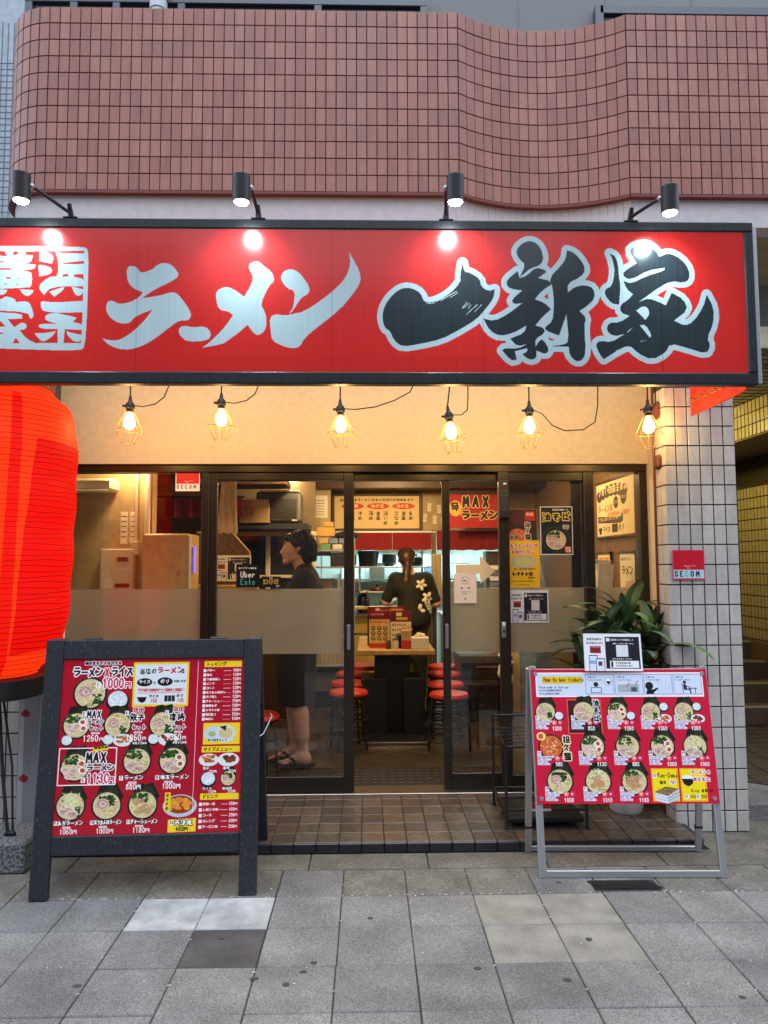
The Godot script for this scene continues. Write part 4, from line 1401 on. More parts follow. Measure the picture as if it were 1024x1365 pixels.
	black.append(brush([280, 170, 330, 130, 420, 120, 490, 170, 510, 215, 590, 185, 680, 230, 740, 310, 740, 390, 690, 415, 600, 400, 500, 450, 400, 520, 340, 560, 420, 530, 500, 560, 550, 585, 600, 490, 690, 540, 720, 620, 610, 700, 690, 740, 760, 710, 840, 600, 870, 505, 920, 600, 915, 720, 860, 830, 885, 890, 850, 950, 720, 910, 575, 870, 540, 940, 430, 995, 330, 950, 260, 880, 160, 930, 60, 990, 30, 950, 0, 880, 40, 850, 120, 865, 230, 800, 140, 820, 85, 770, 110, 715, 190, 715, 270, 665, 200, 640, 200, 580, 260, 545, 300, 500, 250, 460, 230, 400, 290, 420, 400, 365, 550, 320, 550, 300, 420, 320, 290, 390, 230, 370, 230, 330, 335, 265], 790, 305, 5.689))
	for p in black:
		c.edge(p, 27.0, pale)
		c.poly(p, pale)
	c.poly(brush([490, 505, 540, 480, 540, 530], 790, 305, 5.689), red)
	for p in black:
		c.poly(p, ink)
	for p in [[320, 625, 370, 590, 410, 600, 425, 650, 390, 695], [345, 735, 390, 730, 435, 810, 420, 830], [250, 780, 300, 745, 250, 790], [345, 855, 400, 845, 350, 860], [150, 930, 230, 895, 160, 935]]:
		c.poly(brush(p, 790, 305, 5.689), pale)
	# dry brush hairs in the first character
	for p in [[735, 610, 785, 550], [745, 610, 810, 560], [785, 615, 812, 575], [770, 660, 885, 557], [835, 640, 910, 565], [800, 632, 850, 590], [450, 575, 530, 567], [520, 560, 620, 512], [560, 552, 700, 470], [610, 520, 715, 462], [640, 525, 720, 475]]:
		var q := brush([p[0], p[1], p[2], p[3], p[2] + 1, p[3]], 490, 310, 6.0235)
		c.line(q[0], q[1], 1.7, pale)
	# rain streaks and a band of grime along the lower edge, seams between the sheets
	var g := RandomNumberGenerator.new()
	g.seed = 91
	for k in 420:
		var x := g.randi() % 2048
		var y0 := int(353 * pow(g.randf(), 1.6) * 0.8)
		var y1 := mini(353, y0 + 40 + g.randi() % 250)
		var f := g.randf_range(-0.05, 0.055)
		for y in range(y0, y1):
			var o := c.im.get_pixel(x, y)
			c.im.set_pixel(x, y, Color(clampf(o.r + f * (0.8 + o.r * 0.3), 0, 1), clampf(o.g + f, 0, 1), clampf(o.b + f, 0, 1)))
	for x in [564, 565, 566, 1033, 1034, 1035, 1400, 1401, 1402, 1837, 1838, 1839]:
		for y in 353:
			var o := c.im.get_pixel(x, y)
			c.im.set_pixel(x, y, o.darkened(0.12))
	for y in range(308, 353):
		for x in 2048:
			if (x * 7 + y * 13) % 5 < 3 and y > 312 + int(4.0 * sin(x * 0.021)):
				var o := c.im.get_pixel(x, y)
				c.im.set_pixel(x, y, o.lerp(Color(0.5, 0.2, 0.2), 0.10))
	return c


func build_sign() -> void:
	var s := thing("shop_sign", "long red shop sign with white and black brush lettering in a black frame", "sign")
	var m := printed(sign_print(), 0.2)
	m.clearcoat_enabled = true
	m.clearcoat = 0.25
	m.clearcoat_roughness = 0.12
	sheet(s, "sign_face", -2.25, 1.857, 2.435, 3.143, 3.42, m, 0.02)
	span(s, "frame_bar", -2.30, 1.907, 3.1432, 3.193, 3.413, 3.47, mats.sign_frame, 0.006)
	span(s, "frame_bar", -2.30, 1.907, 2.376, 2.4348, 3.413, 3.47, mats.sign_frame, 0.006)
	span(s, "frame_bar", 1.8572, 1.907, 2.4349, 3.1431, 3.413, 3.47, mats.sign_frame, 0.006)
	span(s, "frame_bar", -2.30, -2.2502, 2.4349, 3.1431, 3.413, 3.47, mats.sign_frame, 0.006)
	span(s, "side_channel", 1.9075, 1.93, 2.385, 3.18, 3.43, 3.47, mats.aluminium, 0.002)
	span(s, "back_panel", -2.27, 1.88, 2.40, 3.17, 3.4705, 3.49, mats.galvanised)
	for x in [-1.8, -0.4, 1.0]:
		span(s, "bracket", x - 0.02, x + 0.02, 3.08, 3.12, 3.492, 4.66, mats.black_metal, 0.003)
	# red side cloth of the folded awning with its lattice arms
	var a := thing("awning_side", "bright red awning cloth hanging beside the right pillar under the sign", "awning")
	var c := Shape.new()
	for k in 8:
		var d0 := 3.50 + 0.076 * k
		var d1 := 3.50 + 0.076 * (k + 1)
		var x0 := 1.885 + 0.006 * sin(k * 2.1)
		var x1 := 1.885 + 0.006 * sin((k + 1) * 2.1)
		c.face(at(x0, 2.37, d0), at(x1, 2.37, d1), at(x1, 2.95, d1), at(x0, 2.95, d0))
	put(a, "cloth", c, mats.awning_red)
	var hem := Shape.new()
	hem.tube([at(1.885, 2.37, 3.50), at(1.889, 2.37, 3.8), at(1.885, 2.37, 4.11)], 0.007, 6)
	put(a, "hem", hem, mats.awning_red)
	for k in 5:
		var l := Shape.new()
		l.tube([at(1.872, 2.43 + 0.02 * (k % 2), 3.72 + 0.075 * k), at(1.872, 2.47 - 0.02 * (k % 2), 3.80 + 0.075 * k)], 0.004, 5)
		put(a, "lattice_arm", l, mats.brass_wire)
	var l2 := Shape.new()
	l2.tube([at(1.868, 2.43, 3.7), at(1.868, 2.44, 4.1)], 0.004, 5)
	put(a, "lattice_rail", l2, mats.brass_wire)


func build_spotlights() -> void:
	var xs := [-1.600, -0.587, 0.410, 1.422]
	var tips := [0.0, 0.0, 0.012, -0.06]
	var feet := [-1.445, -0.535, 0.385, 1.30]
	var say := ["leftmost spotlight over the sign, above the square seal", "black spotlight over the sign, above the white brush lettering", "black spotlight over the sign, above the first black brush stroke", "rightmost black spotlight over the sign, its arm slanting to the left"]
	for i in 4:
		var o := thing("spotlight", say[i], "spotlight", Vector3.ZERO, "spotlights over the sign")
		var low := at(xs[i], 3.192 + tips[i] * 0.6, 3.25)
		var aim := Vector3(0.02 * (i - 1.5), -1.0, -0.10).normalized()
		var top := low - aim * 0.12
		var h := Shape.new()
		h.cyl(low, top, 0.040, 0.040, 28, false)
		h.cyl(top, top - aim * 0.006, 0.040, 0.034, 28)
		h.cyl(low, low + aim * 0.0006, 0.040, 0.0338, 28, false)
		put(o, "head", h, mats.black_plastic)
		var l := Shape.new()
		l.lathe([Vector2(0.0, 0.016), Vector2(0.014, 0.0145), Vector2(0.024, 0.011), Vector2(0.031, 0.005), Vector2(0.0345, -0.003), Vector2(0.0, -0.004)], Vector3.ZERO, 28)
		l.moved(Transform3D(Basis(Quaternion(Vector3.UP, aim)), low))
		put(o, "lamp_lens", l, mats.lens_glow)
		var foot := at(feet[i], 3.197, 3.432)
		var joint := low - aim * 0.07 + Vector3(0.043 if feet[i] > xs[i] else -0.043, 0, -0.01)
		var a := Shape.new()
		a.tube([joint, joint.lerp(foot, 0.5) + Vector3(0, 0.012, 0), foot + Vector3(0, 0.02, 0.01), foot], 0.0085, 10)
		a.cyl(foot, foot + Vector3(0, 0.06, 0.03), 0.016, 0.010, 12)
		put(o, "arm", a, mats.black_metal)
		var k := Shape.new()
		k.ball(joint, Vector3.ONE * 0.013, 8, 12)
		put(o, "swivel", k, mats.galvanised)
		boxed(o, "foot_plate", foot + Vector3(0, -0.001, -0.005), Vector3(0.07, 0.006, 0.05), mats.black_metal, 0.002)
		var sp := SpotLight3D.new()
		sp.name = "spot_light"
		o.add_child(sp)
		sp.position = low + aim * 0.02
		sp.look_at_from_position(sp.position, sp.position + (aim + Vector3(0, 0.2, -0.35)).normalized(), Vector3.BACK)
		sp.light_color = Color(0.86, 0.96, 1.0)
		sp.light_energy = SPOT_ENERGY
		sp.light_size = 0.03
		sp.spot_angle = 62.0
		sp.spot_angle_attenuation = 1.0
		sp.spot_range = 6.0
		sp.spot_attenuation = 2.0
		sp.shadow_enabled = true


func build_cage_lamps() -> void:
	var xs := [-1.371, -0.847, -0.159, 0.480, 0.937, 1.60]
	var hs := [2.330, 2.350, 2.312, 2.275, 2.306, 2.292]
	var ds := [4.12, 4.12, 4.12, 4.12, 4.12, 4.03]
	var say := ["brass cage lamp nearest the red lantern, its cable looped to the right", "brass cage lamp above the sliding door's left end", "brass cage lamp left of the doorway, with a long slack cable", "lowest brass cage lamp, hanging askew above the doorway", "brass cage lamp above the shop posters, with a long drooping cable", "brass cage lamp in front of the right tiled pillar"]
	for i in 6:
		var o := thing("cage_lamp", say[i], "lamp", at(xs[i], hs[i], ds[i]), "cage lamps under the sign")
		var lean := 0.13 if i == 3 else (0.02 * (i % 3) - 0.02)
		var bs := Basis(Vector3.BACK, lean)
		var b := Shape.new()
		b.lathe([Vector2(0, -0.045), Vector2(0.018, -0.041), Vector2(0.029, -0.026), Vector2(0.033, -0.006), Vector2(0.029, 0.016), Vector2(0.019, 0.036), Vector2(0.014, 0.052), Vector2(0.0, 0.056)], Vector3.ZERO, 20)
		b.moved(Transform3D(bs, Vector3.ZERO))
		put(o, "light_bulb", b, mats.bulb_glow)
		var s := Shape.new()
		s.lathe([Vector2(0.0, 0.0565), Vector2(0.019, 0.057), Vector2(0.021, 0.075), Vector2(0.027, 0.080), Vector2(0.024, 0.105), Vector2(0.012, 0.118), Vector2(0.007, 0.15), Vector2(0, 0.152)], Vector3.ZERO, 18)
		s.box(Vector3(-0.034, 0.092, 0), Vector3(0.02, 0.014, 0.014), 0.003)
		s.moved(Transform3D(bs, Vector3.ZERO))
		put(o, "socket", s, mats.black_plastic)
		for k in 10:
			var a := TAU * k / 10.0
			var d := Vector3(cos(a), 0, sin(a))
			var w := Shape.new()
			w.tube([d * 0.024 + Vector3(0, 0.06, 0), d * 0.078 + Vector3(0, -0.048, 0), d * 0.036 + Vector3(0, -0.125, 0)], 0.0013, 5)
			w.moved(Transform3D(bs, Vector3.ZERO))
			put(o, "cage_wire", w, mats.brass_wire)
		for q in [[0.078, -0.048], [0.036, -0.125]]:
			var ring := []
			for k in 20:
				ring.append(bs * Vector3(cos(TAU * k / 20.0) * q[0], q[1], sin(TAU * k / 20.0) * q[0]))
			var w := Shape.new()
			w.tube(ring, 0.0016, 5, true)
			put(o, "cage_ring", w, mats.brass_wire)
		var top := bs * Vector3(0, 0.15, 0)
		var c := Shape.new()
		c.tube([top, Vector3(top.x * 0.4, 0.24, 0), Vector3(0, 0.36, -0.01), Vector3(0.0, 0.62, -0.02)], 0.0042, 8)
		put(o, "cord", c, mats.rubber)
		var far := Shape.new()
		var start := bs * Vector3(0.024, 0.095, 0)
		var route: Array
		if i == 0 or i == 1:
			route = [start, start + Vector3(0.05, -0.006, 0), start + Vector3(0.12, 0.01, 0), start + Vector3(0.17, 0.05, 0), start + Vector3(0.195, 0.12, -0.005), start + Vector3(0.195, 0.5, -0.01)]
		elif i == 2:
			route = [start, start + Vector3(0.06, -0.004, 0), start + Vector3(0.18, 0.012, 0), start + Vector3(0.29, 0.05, 0), start + Vector3(0.38, 0.10, -0.005), start + Vector3(0.5, 0.35, -0.01)]
		elif i == 3:
			route = [start, start + Vector3(0.05, 0.0, 0), start + Vector3(0.085, 0.03, 0), start + Vector3(0.09, 0.10, -0.005), start + Vector3(0.09, 0.5, -0.01)]
		elif i == 4:
			route = [start, start + Vector3(0.05, -0.02, 0), start + Vector3(0.11, -0.09, 0), start + Vector3(0.18, -0.12, 0), start + Vector3(0.29, -0.115, 0), start + Vector3(0.36, -0.07, 0), start + Vector3(0.38, 0.03, -0.005), start + Vector3(0.395, 0.5, -0.01)]
		else:
			route = [start, start + Vector3(0.02, 0.03, 0), start + Vector3(0.03, 0.4, -0.01)]
		far.tube(route, 0.0036, 7)
		put(o, "slack_cord", far, mats.rubber)
		var l := OmniLight3D.new()
		l.name = "bulb_light"
		l.light_color = Color(1.0, 0.78, 0.43)
		l.light_energy = BULB_ENERGY
		l.light_size = 0.028
		l.omni_range = 6.0
		l.omni_attenuation = 2.0
		l.shadow_enabled = true
		o.add_child(l)
	var r := thing("cord_rail", "dark rail behind the sign that the cage lamp cords hang from", "rail")
	span(r, "rail", -2.0, 1.72, 2.80, 2.83, 4.05, 4.14, mats.black_metal, 0.004)


func build_lantern() -> void:
	var base := at(-1.935, 0.0, 3.78)
	var o := thing("paper_lantern", "huge glowing red paper lantern hanging at the left of the shop front", "lantern", base)
	var c := Canvas.new(1024, 640, Color8(255, 56, 12))
	# red stripes and lettering panels; the print runs twice round the lantern
	for k in 4:
		var u := 876 - k * 512 + (1024 if k == 3 else 0) - (0 if k < 3 else 0)
		c.poly(PackedVector2Array([Vector2(u - 6, 36), Vector2(u + 14, 36), Vector2(u + 2, 630), Vector2(u - 26, 630)]), Color8(222, 18, 5))
		c.poly(PackedVector2Array([Vector2(u + 42, 131), Vector2(u + 230, 138), Vector2(u + 236, 570), Vector2(u + 8, 584), Vector2(u + 18, 380)]), Color8(212, 9, 4))
	var g := RandomNumberGenerator.new()
	g.seed = 5
	for k in 56:
		for x in 1024:
			var j := int(k * 640.0 / 56.0 + 1.6 * sin(x * 0.03 + k * 1.7))
			for q in 2:
				if j + q >= 0 and j + q < 640:
					c.im.set_pixel(x, j + q, c.im.get_pixel(x, j + q).darkened(0.52 - 0.3 * q))
	# creases in the red paper
	for k in 240:
		var p := Vector2(g.randf() * 1024, g.randf_range(140, 580))
		var bright := g.randf() < 0.4
		for x in range(int(p.x), mini(1024, int(p.x) + 12 + g.randi() % 40)):
			var was := c.im.get_pixel(x, int(p.y + 2.0 * sin(x * 0.2)))
			if was.g < 0.1:
				c.im.set_pixel(x, int(p.y + 2.0 * sin(x * 0.2)), was.lightened(0.14) if bright else was.darkened(0.2))
	c.im.flip_x()
	var m := printed(c, 0.6)
	m.texture_repeat = true
	m.albedo_color = Color(0.72, 0.72, 0.72)
	m.metallic_specular = 0.3
	m.backlight_enabled = true
	m.backlight = Color(0.9, 0.9, 0.9)
	m.emission_enabled = true
	m.emission = Color(0, 0, 0)
	m.emission_texture = m.albedo_texture
	m.emission_operator = BaseMaterial3D.EMISSION_OP_ADD
	m.emission_energy_multiplier = LANTERN_GLOW
	var prof := []
	var n := 112
	for k in n + 1:
		var t := float(k) / n
		var r := 0.378 * pow(maxf(0.0, 1.0 - pow(absf(t * 2.0 - 1.0), 6.0)), 0.27)
		r = lerpf(0.25, r, clampf(minf(t, 1.0 - t) * 16.0, 0.0, 1.0)) if t < 0.0625 or t > 0.9375 else r
		r += (0.0015 if k % 2 == 0 else -0.002) - 0.030 * (t - 0.65) * (t - 0.65) + 0.03 * (t - 0.5) + 0.004 * sin(k * 0.31)
		prof.append(Vector2(r, 0.945 + 1.50 * t))
	var s := Shape.new()
	s.lathe(prof, Vector3.ZERO, 72)
	put(o, "lantern_paper", s, m)
	var cap := Shape.new()
	cap.lathe([Vector2(0, 0.845), Vector2(0.26, 0.85), Vector2(0.27, 0.945), Vector2(0.24, 0.957), Vector2(0, 0.958)], Vector3.ZERO, 40)
	put(o, "lower_cap", cap, mats.black_plastic)
	var cap2 := Shape.new()
	cap2.lathe([Vector2(0, 2.43), Vector2(0.26, 2.432), Vector2(0.27, 2.52), Vector2(0.24, 2.54), Vector2(0, 2.545)], Vector3.ZERO, 40)
	put(o, "upper_cap", cap2, mats.black_plastic)
	var hk := Shape.new()
	hk.tube([Vector3(0, 2.54, 0), Vector3(0, 2.9, 0)], 0.012, 8)
	hk.tube([Vector3(0, 2.9, 0), Vector3(0, 2.92, -0.9)], 0.02, 8)
	put(o, "hanger", hk, mats.black_metal)
	var l := OmniLight3D.new()
	l.name = "lantern_light"
	l.position = Vector3(0, 1.70, 0)
	l.light_color = Color(1.0, 0.6, 0.35)
	l.light_energy = 0.16
	l.light_size = 0.05
	l.omni_range = 5.0
	l.omni_attenuation = 2.0
	l.shadow_enabled = true
	o.add_child(l)
	# the weighted cord and stand below it
	var w := thing("lantern_anchor", "rough grey concrete block with a black cord under the red lantern", "concrete block", at(-1.86, 0.0, 3.83))
	var bl := Shape.new()
	bl.box(Vector3(0, 0.075, 0), Vector3(0.34, 0.15, 0.3), 0.012)
	put(w, "block", bl, mats.rough_block)
	boxed(w, "metal_loop", Vector3(0.05, 0.16, 0.05), Vector3(0.06, 0.03, 0.02), mats.black_metal, 0.008)
	var cd := Shape.new()
	cd.tube([Vector3(0.04, 0.15, 0.05), Vector3(0.02, 0.45, 0.08), Vector3(-0.03, 0.86, 0.05)], 0.009, 8)
	cd.tube([Vector3(0.06, 0.15, 0.04), Vector3(0.055, 0.5, 0.06), Vector3(-0.01, 0.86, 0.05)], 0.006, 8)
	put(w, "cord", cd, mats.rubber)
	# narrow white banner with red petals on a pole
	var b := thing("banner", "narrow white cloth banner with red petals, half behind the black menu board", "banner", at(-1.80, 0.055, 4.03))
	var bc := Canvas.new(128, 512, Color8(150, 148, 150))
	for k in 3:
		var y := 190 + k * 118
		for q in [[0.16, 0.0], [0.86, 0.1]]:
			bc.poly(PackedVector2Array([Vector2(128 * q[0] - 17, y), Vector2(128 * q[0] + 2, y - 8), Vector2(128 * q[0] + 17, y - 1), Vector2(128 * q[0] + 12, y + 7), Vector2(128 * q[0] - 6, y + 6)]), Color8(150, 24, 40))
	var cl := Shape.new()
	for k in 6:
		var x0 := -0.10 + 0.034 * k
		var x1 := x0 + 0.034
		var z0 := 0.014 * sin(k * 1.7)
		var z1 := 0.014 * sin((k + 1) * 1.7)
		var nn := Vector3(-(z1 - z0), 0, 0.034).normalized()
		cl.tri(Vector3(x0, 0.06, z0), Vector3(x1, 0.06, z1), Vector3(x1, 1.55, z1), nn, nn, nn, Vector2(k / 6.0, 1), Vector2((k + 1) / 6.0, 1), Vector2((k + 1) / 6.0, 0))
		cl.tri(Vector3(x0, 0.06, z0), Vector3(x1, 1.55, z1), Vector3(x0, 1.55, z0), nn, nn, nn, Vector2(k / 6.0, 1), Vector2((k + 1) / 6.0, 0), Vector2(k / 6.0, 0))
	put(b, "cloth", cl, printed(bc, 0.85))
	var po := Shape.new()
	po.cyl(Vector3(0.115, 0, -0.01), Vector3(0.115, 1.7, -0.01), 0.013, 0.013, 10)
	po.cyl(Vector3(-0.115, 1.56, -0.01), Vector3(0.12, 1.56, -0.01), 0.007, 0.007, 8)
	put(b, "pole", po, mats.white_plastic)
	var bb := Shape.new()
	bb.lathe([Vector2(0, 0), Vector2(0.13, 0), Vector2(0.12, 0.03), Vector2(0.03, 0.05), Vector2(0, 0.05)], Vector3(0.115, 0, -0.01), 20)
	put(b, "foot", bb, mats.black_plastic)


# ==================================================================== menu boards
func menu_print() -> Canvas:
	var g := RandomNumberGenerator.new()
	g.seed = 31
	var red := Color8(176, 16, 40)
	var white := Color8(246, 244, 240)
	var ink := Color8(24, 22, 22)
	var yel := Color8(248, 214, 40)
	var pink := Color8(214, 20, 86)
	var c := Canvas.new(850, 792, red)
	# noodles and rice, with the price
	c.bowl(132, 158, 80, "cg", g)
	c.rice(262, 192, 54, g)
	c.write("横浜家系のまろやかほ", 100, 10, 17, 3, ink, 2.5, white)
	c.write("ラーメン", 50, 36, 48, 8, ink, 5, white, false, 1.0, 0.72)
	c.write("X", 194, 44, 38, 7, Color8(200, 20, 40), 4, white)
	c.write("ライス", 226, 36, 48, 8, ink, 5, white, false, 1.0, 0.72)
	c.rect(156, 106, 24, 28, white)
	c.write("1", 160, 110, 20, 3, ink)
	c.write("1000", 186, 92, 44, 7, pink, 5, white, false, 1.0, 0.92)
	c.write("円", 292, 104, 32, 5, pink, 4, white)
	# notice on white
	c.rect(330, 16, 262, 206, yel)
	c.rect(340, 26, 242, 186, Color8(226, 232, 236))
	c.write("当店の", 358, 46, 27, 4, ink)
	c.write("ラーメン", 442, 40, 31, 6, Color8(196, 18, 30))
	c.write("は", 566 - 14, 50, 22, 3.5, ink)
	c.disc(384, 110, 36, 19, ink)
	c.write("ライス", 358, 99, 18, 3, white)
	c.write("と", 424, 104, 16, 2.5, ink)
	c.disc(480, 108, 36, 20, ink)
	c.write("のり", 458, 96, 22, 3.5, white)
	c.write("が合います", 520, 100, 14, 2.5, ink, 0, ink, false, 0.82)
	c.write("せひぜひ合わせてご注文ください", 354, 138, 17, 3, Color8(206, 30, 30), 0, ink, false, 0.84)
	c.line(Vector2(356, 160), Vector2(560, 158), 2, Color8(206, 30, 30))
	c.disc(374, 176, 22, 10, Color8(236, 238, 240))
	c.poly(PackedVector2Array([Vector2(350, 178), Vector2(398, 178), Vector2(390, 198), Vector2(376, 206), Vector2(360, 198)]), ink)
	c.write("ライス", 408, 168, 15, 3, ink)
	c.write("150", 414, 188, 17, 3, Color8(206, 30, 30))
	for k in 3:
		c.rect(480 + k * 17, 172, 15, 28, Color8(30, 34, 28))
	c.write("のり", 536, 166, 17, 3, ink)
	c.write("120", 540, 188, 16, 3, Color8(206, 30, 30))
	# all the bowls first, the lettering lies over them
	for k in 3:
		var x: float = [78, 268, 477][k]
		c.bowl(x, 304, 66, ["nsme", "ncg", "ncg"][k], g)
		c.rice(x - 40, 372, 29, g)
		if k:
			c.plate(x + 28, 374, 46, Color8(206, 130, 70) if k == 1 else Color8(140, 66, 30), g)
	c.bowl(84, 492, 70, "nsme", g)
	for k in 2:
		c.bowl(366 + 166 * k, 470, 68, ["nsp", "nspe"][k], g)
	for k in 3:
		c.bowl(74 + 164 * k, 664, 70, ["nglp", "nSc", "nsb"][k], g)
	# sets
	for k in 3:
		var x: float = [124, 322, 508][k]
		c.rect(x - 22, 240, 18, 22, white)
		c.write(["2", "4", "5"][k], x - 20, 244, 15, 2.5, ink)
		if k == 0:
			c.write("MAX", x, 240, 33, 6, ink, 4, white, false, 1.1)
			c.write("ラーメン", x + 4, 278, 22, 4.5, ink, 3, white, false, 1.0, 0.85)
		else:
			c.write("頑張", x + 16, 224, 25, 4, Color8(196, 20, 40), 3, white)
			c.write("餃子" if k == 1 else "唐揚", x, 254, 36, 6, ink, 4, white)
		c.write("セット", x + 14, 304, 24, 4, ink, 3, white, false, 1.0, 0.9)
		c.write("(税込)", x + 24, 334, 12, 2, white)
		c.write("1260" if k == 0 else "1360", x - 14, 350, 29, 4.5, white)
		c.write("円", x + 62, 358, 20, 3, white)
		if k:
			c.write("(餃子5個)", x + 20, 382, 13, 2, white)
	# second row, framed favourite
	c.edge(PackedVector2Array([Vector2(8, 408), Vector2(270, 408), Vector2(270, 572), Vector2(8, 572)]), 5, white)
	c.poly(PackedVector2Array([Vector2(160, 404), Vector2(230, 394), Vector2(232, 416), Vector2(162, 424)]), yel)
	c.write("人気", 166, 398, 16, 3, ink)
	c.write("NO.1", 198, 396, 15, 2.5, ink)
	c.write("MAX", 132, 430, 46, 9, ink, 4.5, white, false, 1.12)
	c.write("ラーメン", 138, 480, 32, 6.5, ink, 4, white)
	c.rect(114, 538, 20, 24, white)
	c.write("6", 117, 542, 16, 2.5, ink)
	c.write("1130", 138, 524, 42, 7, pink, 4.5, white)
	c.write("円", 238, 534, 30, 5, pink, 3.5, white)
	for k in 2:
		var x: float = 366 + 166 * k
		c.rect(x - 78, 534, 18, 21, white)
		c.write(["7", "8"][k], x - 75, 537, 15, 2.5, ink)
		c.write(["ラーメン", "味玉ラーメン"][k], x - 54, 532, 23, 4, white, 2, ink, false, 1.0, 0.95)
		c.write("(税込)", x - 36, 559, 12, 2, white)
		c.write(["880円", "1000円"][k], x - 46, 572, 25, 4, white)
	for k in 3:
		var x: float = 74 + 164 * k
		c.rect(x - 70, 728, 16, 19, white)
		c.write(["9", "10", "11"][k], x - 69, 731, 12, 2, ink)
		c.write(["ねぎラーメン", "ほうれん草ラーメン", "チャーシューメン"][k], x - 52, 726, 22, 3.8, white, 2, ink, false, 1.0, [0.86, 0.62, 0.7][k])
		c.write("(税込)", x - 30, 751, 11, 2, white)
		c.write(["1060円", "1000円", "1180円"][k], x - 42, 764, 23, 3.5, white)
	c.disc(572, 672, 78, 50, Color8(196, 198, 214))
	c.disc(572, 666, 64, 40, Color8(150, 60, 20))
	for k in 40:
		c.disc(572 + g.randf_range(-46, 46), 664 + g.randf_range(-26, 24), 11, 7, Color8(210 + g.randi() % 40, 128 + g.randi() % 50, 50))
	c.rect(502, 612, 26, 82, yel)
	c.write("おすすめ", 505, 616, 18, 2.5, ink, 0, ink, true)
	c.poly(PackedVector2Array([Vector2(520, 732), Vector2(648, 726), Vector2(648, 786), Vector2(520, 788)]), yel)
	c.rect(528, 736, 18, 20, white)
	c.write("20", 528, 739, 13, 2, ink)
	c.write("天津飯", 550, 732, 27, 4.5, white, 3, ink)
	c.write("480円", 556, 764, 20, 3.5, ink)
	# right column
	c.line(Vector2(640 - 6, 14), Vector2(640 - 10, 700), 2, white)
	var heads := [["トッピング", 14], ["サイドメニュー", 408], ["ドリンク", 620]]
	for hd in heads:
		c.rect(664, hd[1], 178, 28, yel)
		c.write(hd[0], 672, hd[1] + 5, 19, 3, ink)
	var tops := ["バター", "味玉", "うずら増し", "メンマ", "コーン", "ほうれん草増し", "のり増し", "チャーシュー", "白髪ねぎ", "もやキャベ", "MAX盛り", "味増し"]
	var cost := ["100", "120", "120", "120", "120", "120", "120", "250", "100", "200", "250", "100"]
	for k in 12:
		var y := 52 + k * 20.5
		c.rect(660, y, 13, 14, white)
		c.write(tops[k], 676, y, 13, 2.4, white)
		c.line(Vector2(756, y + 8), Vector2(792, y + 8), 1.5, white)
		c.write(cost[k] + "円", 800, y - 1, 14, 2.4, white)
	c.rect(668, 302, 172, 98, yel)
	c.disc(716, 352, 44, 36, Color8(198, 214, 230))
	c.disc(772, 352, 48, 40, Color8(214, 222, 228))
	c.disc(774, 348, 32, 26, Color8(214, 196, 140))
	c.poly(PackedVector2Array([Vector2(744, 320), Vector2(776, 314), Vector2(774, 340)]), Color8(30, 36, 26))
	c.disc(710, 352, 18, 12, Color8(170, 190, 90))
	c.write("おこさまセット", 690, 374, 13, 2, ink)
	c.plate(698, 470, 46, Color8(206, 120, 60), g)
	c.plate(790, 470, 50, Color8(130, 60, 28), g)
	c.rice(698, 556, 38, g)
	c.bowl(790, 554, 38, "nSc", g)
	for k in 2:
		c.write(["餃子", "ライス"][k], 672, [500, 592][k], 15, 2.5, white, 1.5, ink)
		c.write(["唐揚", "ネギ丼"][k], 766, [500, 592][k], 15, 2.5, white, 1.5, ink)
		c.write(["280円", "150円"][k], 700, [516, 606][k], 13, 2.2, white)
		c.write(["350円", "250円"][k], 790, [516, 606][k], 13, 2.2, white)
	var drinks := ["生ビール", "レモンサワー", "コーラ", "オレンジ", "ウーロン茶"]
	for k in 5:
		var y := 660 + k * 25.0
		c.rect(660, y, 14, 15, white)
		c.write(drinks[k], 678, y, 14, 2.6, white)
		c.line(Vector2(762, y + 8), Vector2(792, y + 8), 1.5, white)
		c.write(["550", "450", "200", "200", "200"][k] + "円", 798, y, 14, 2.4, white)
	return c


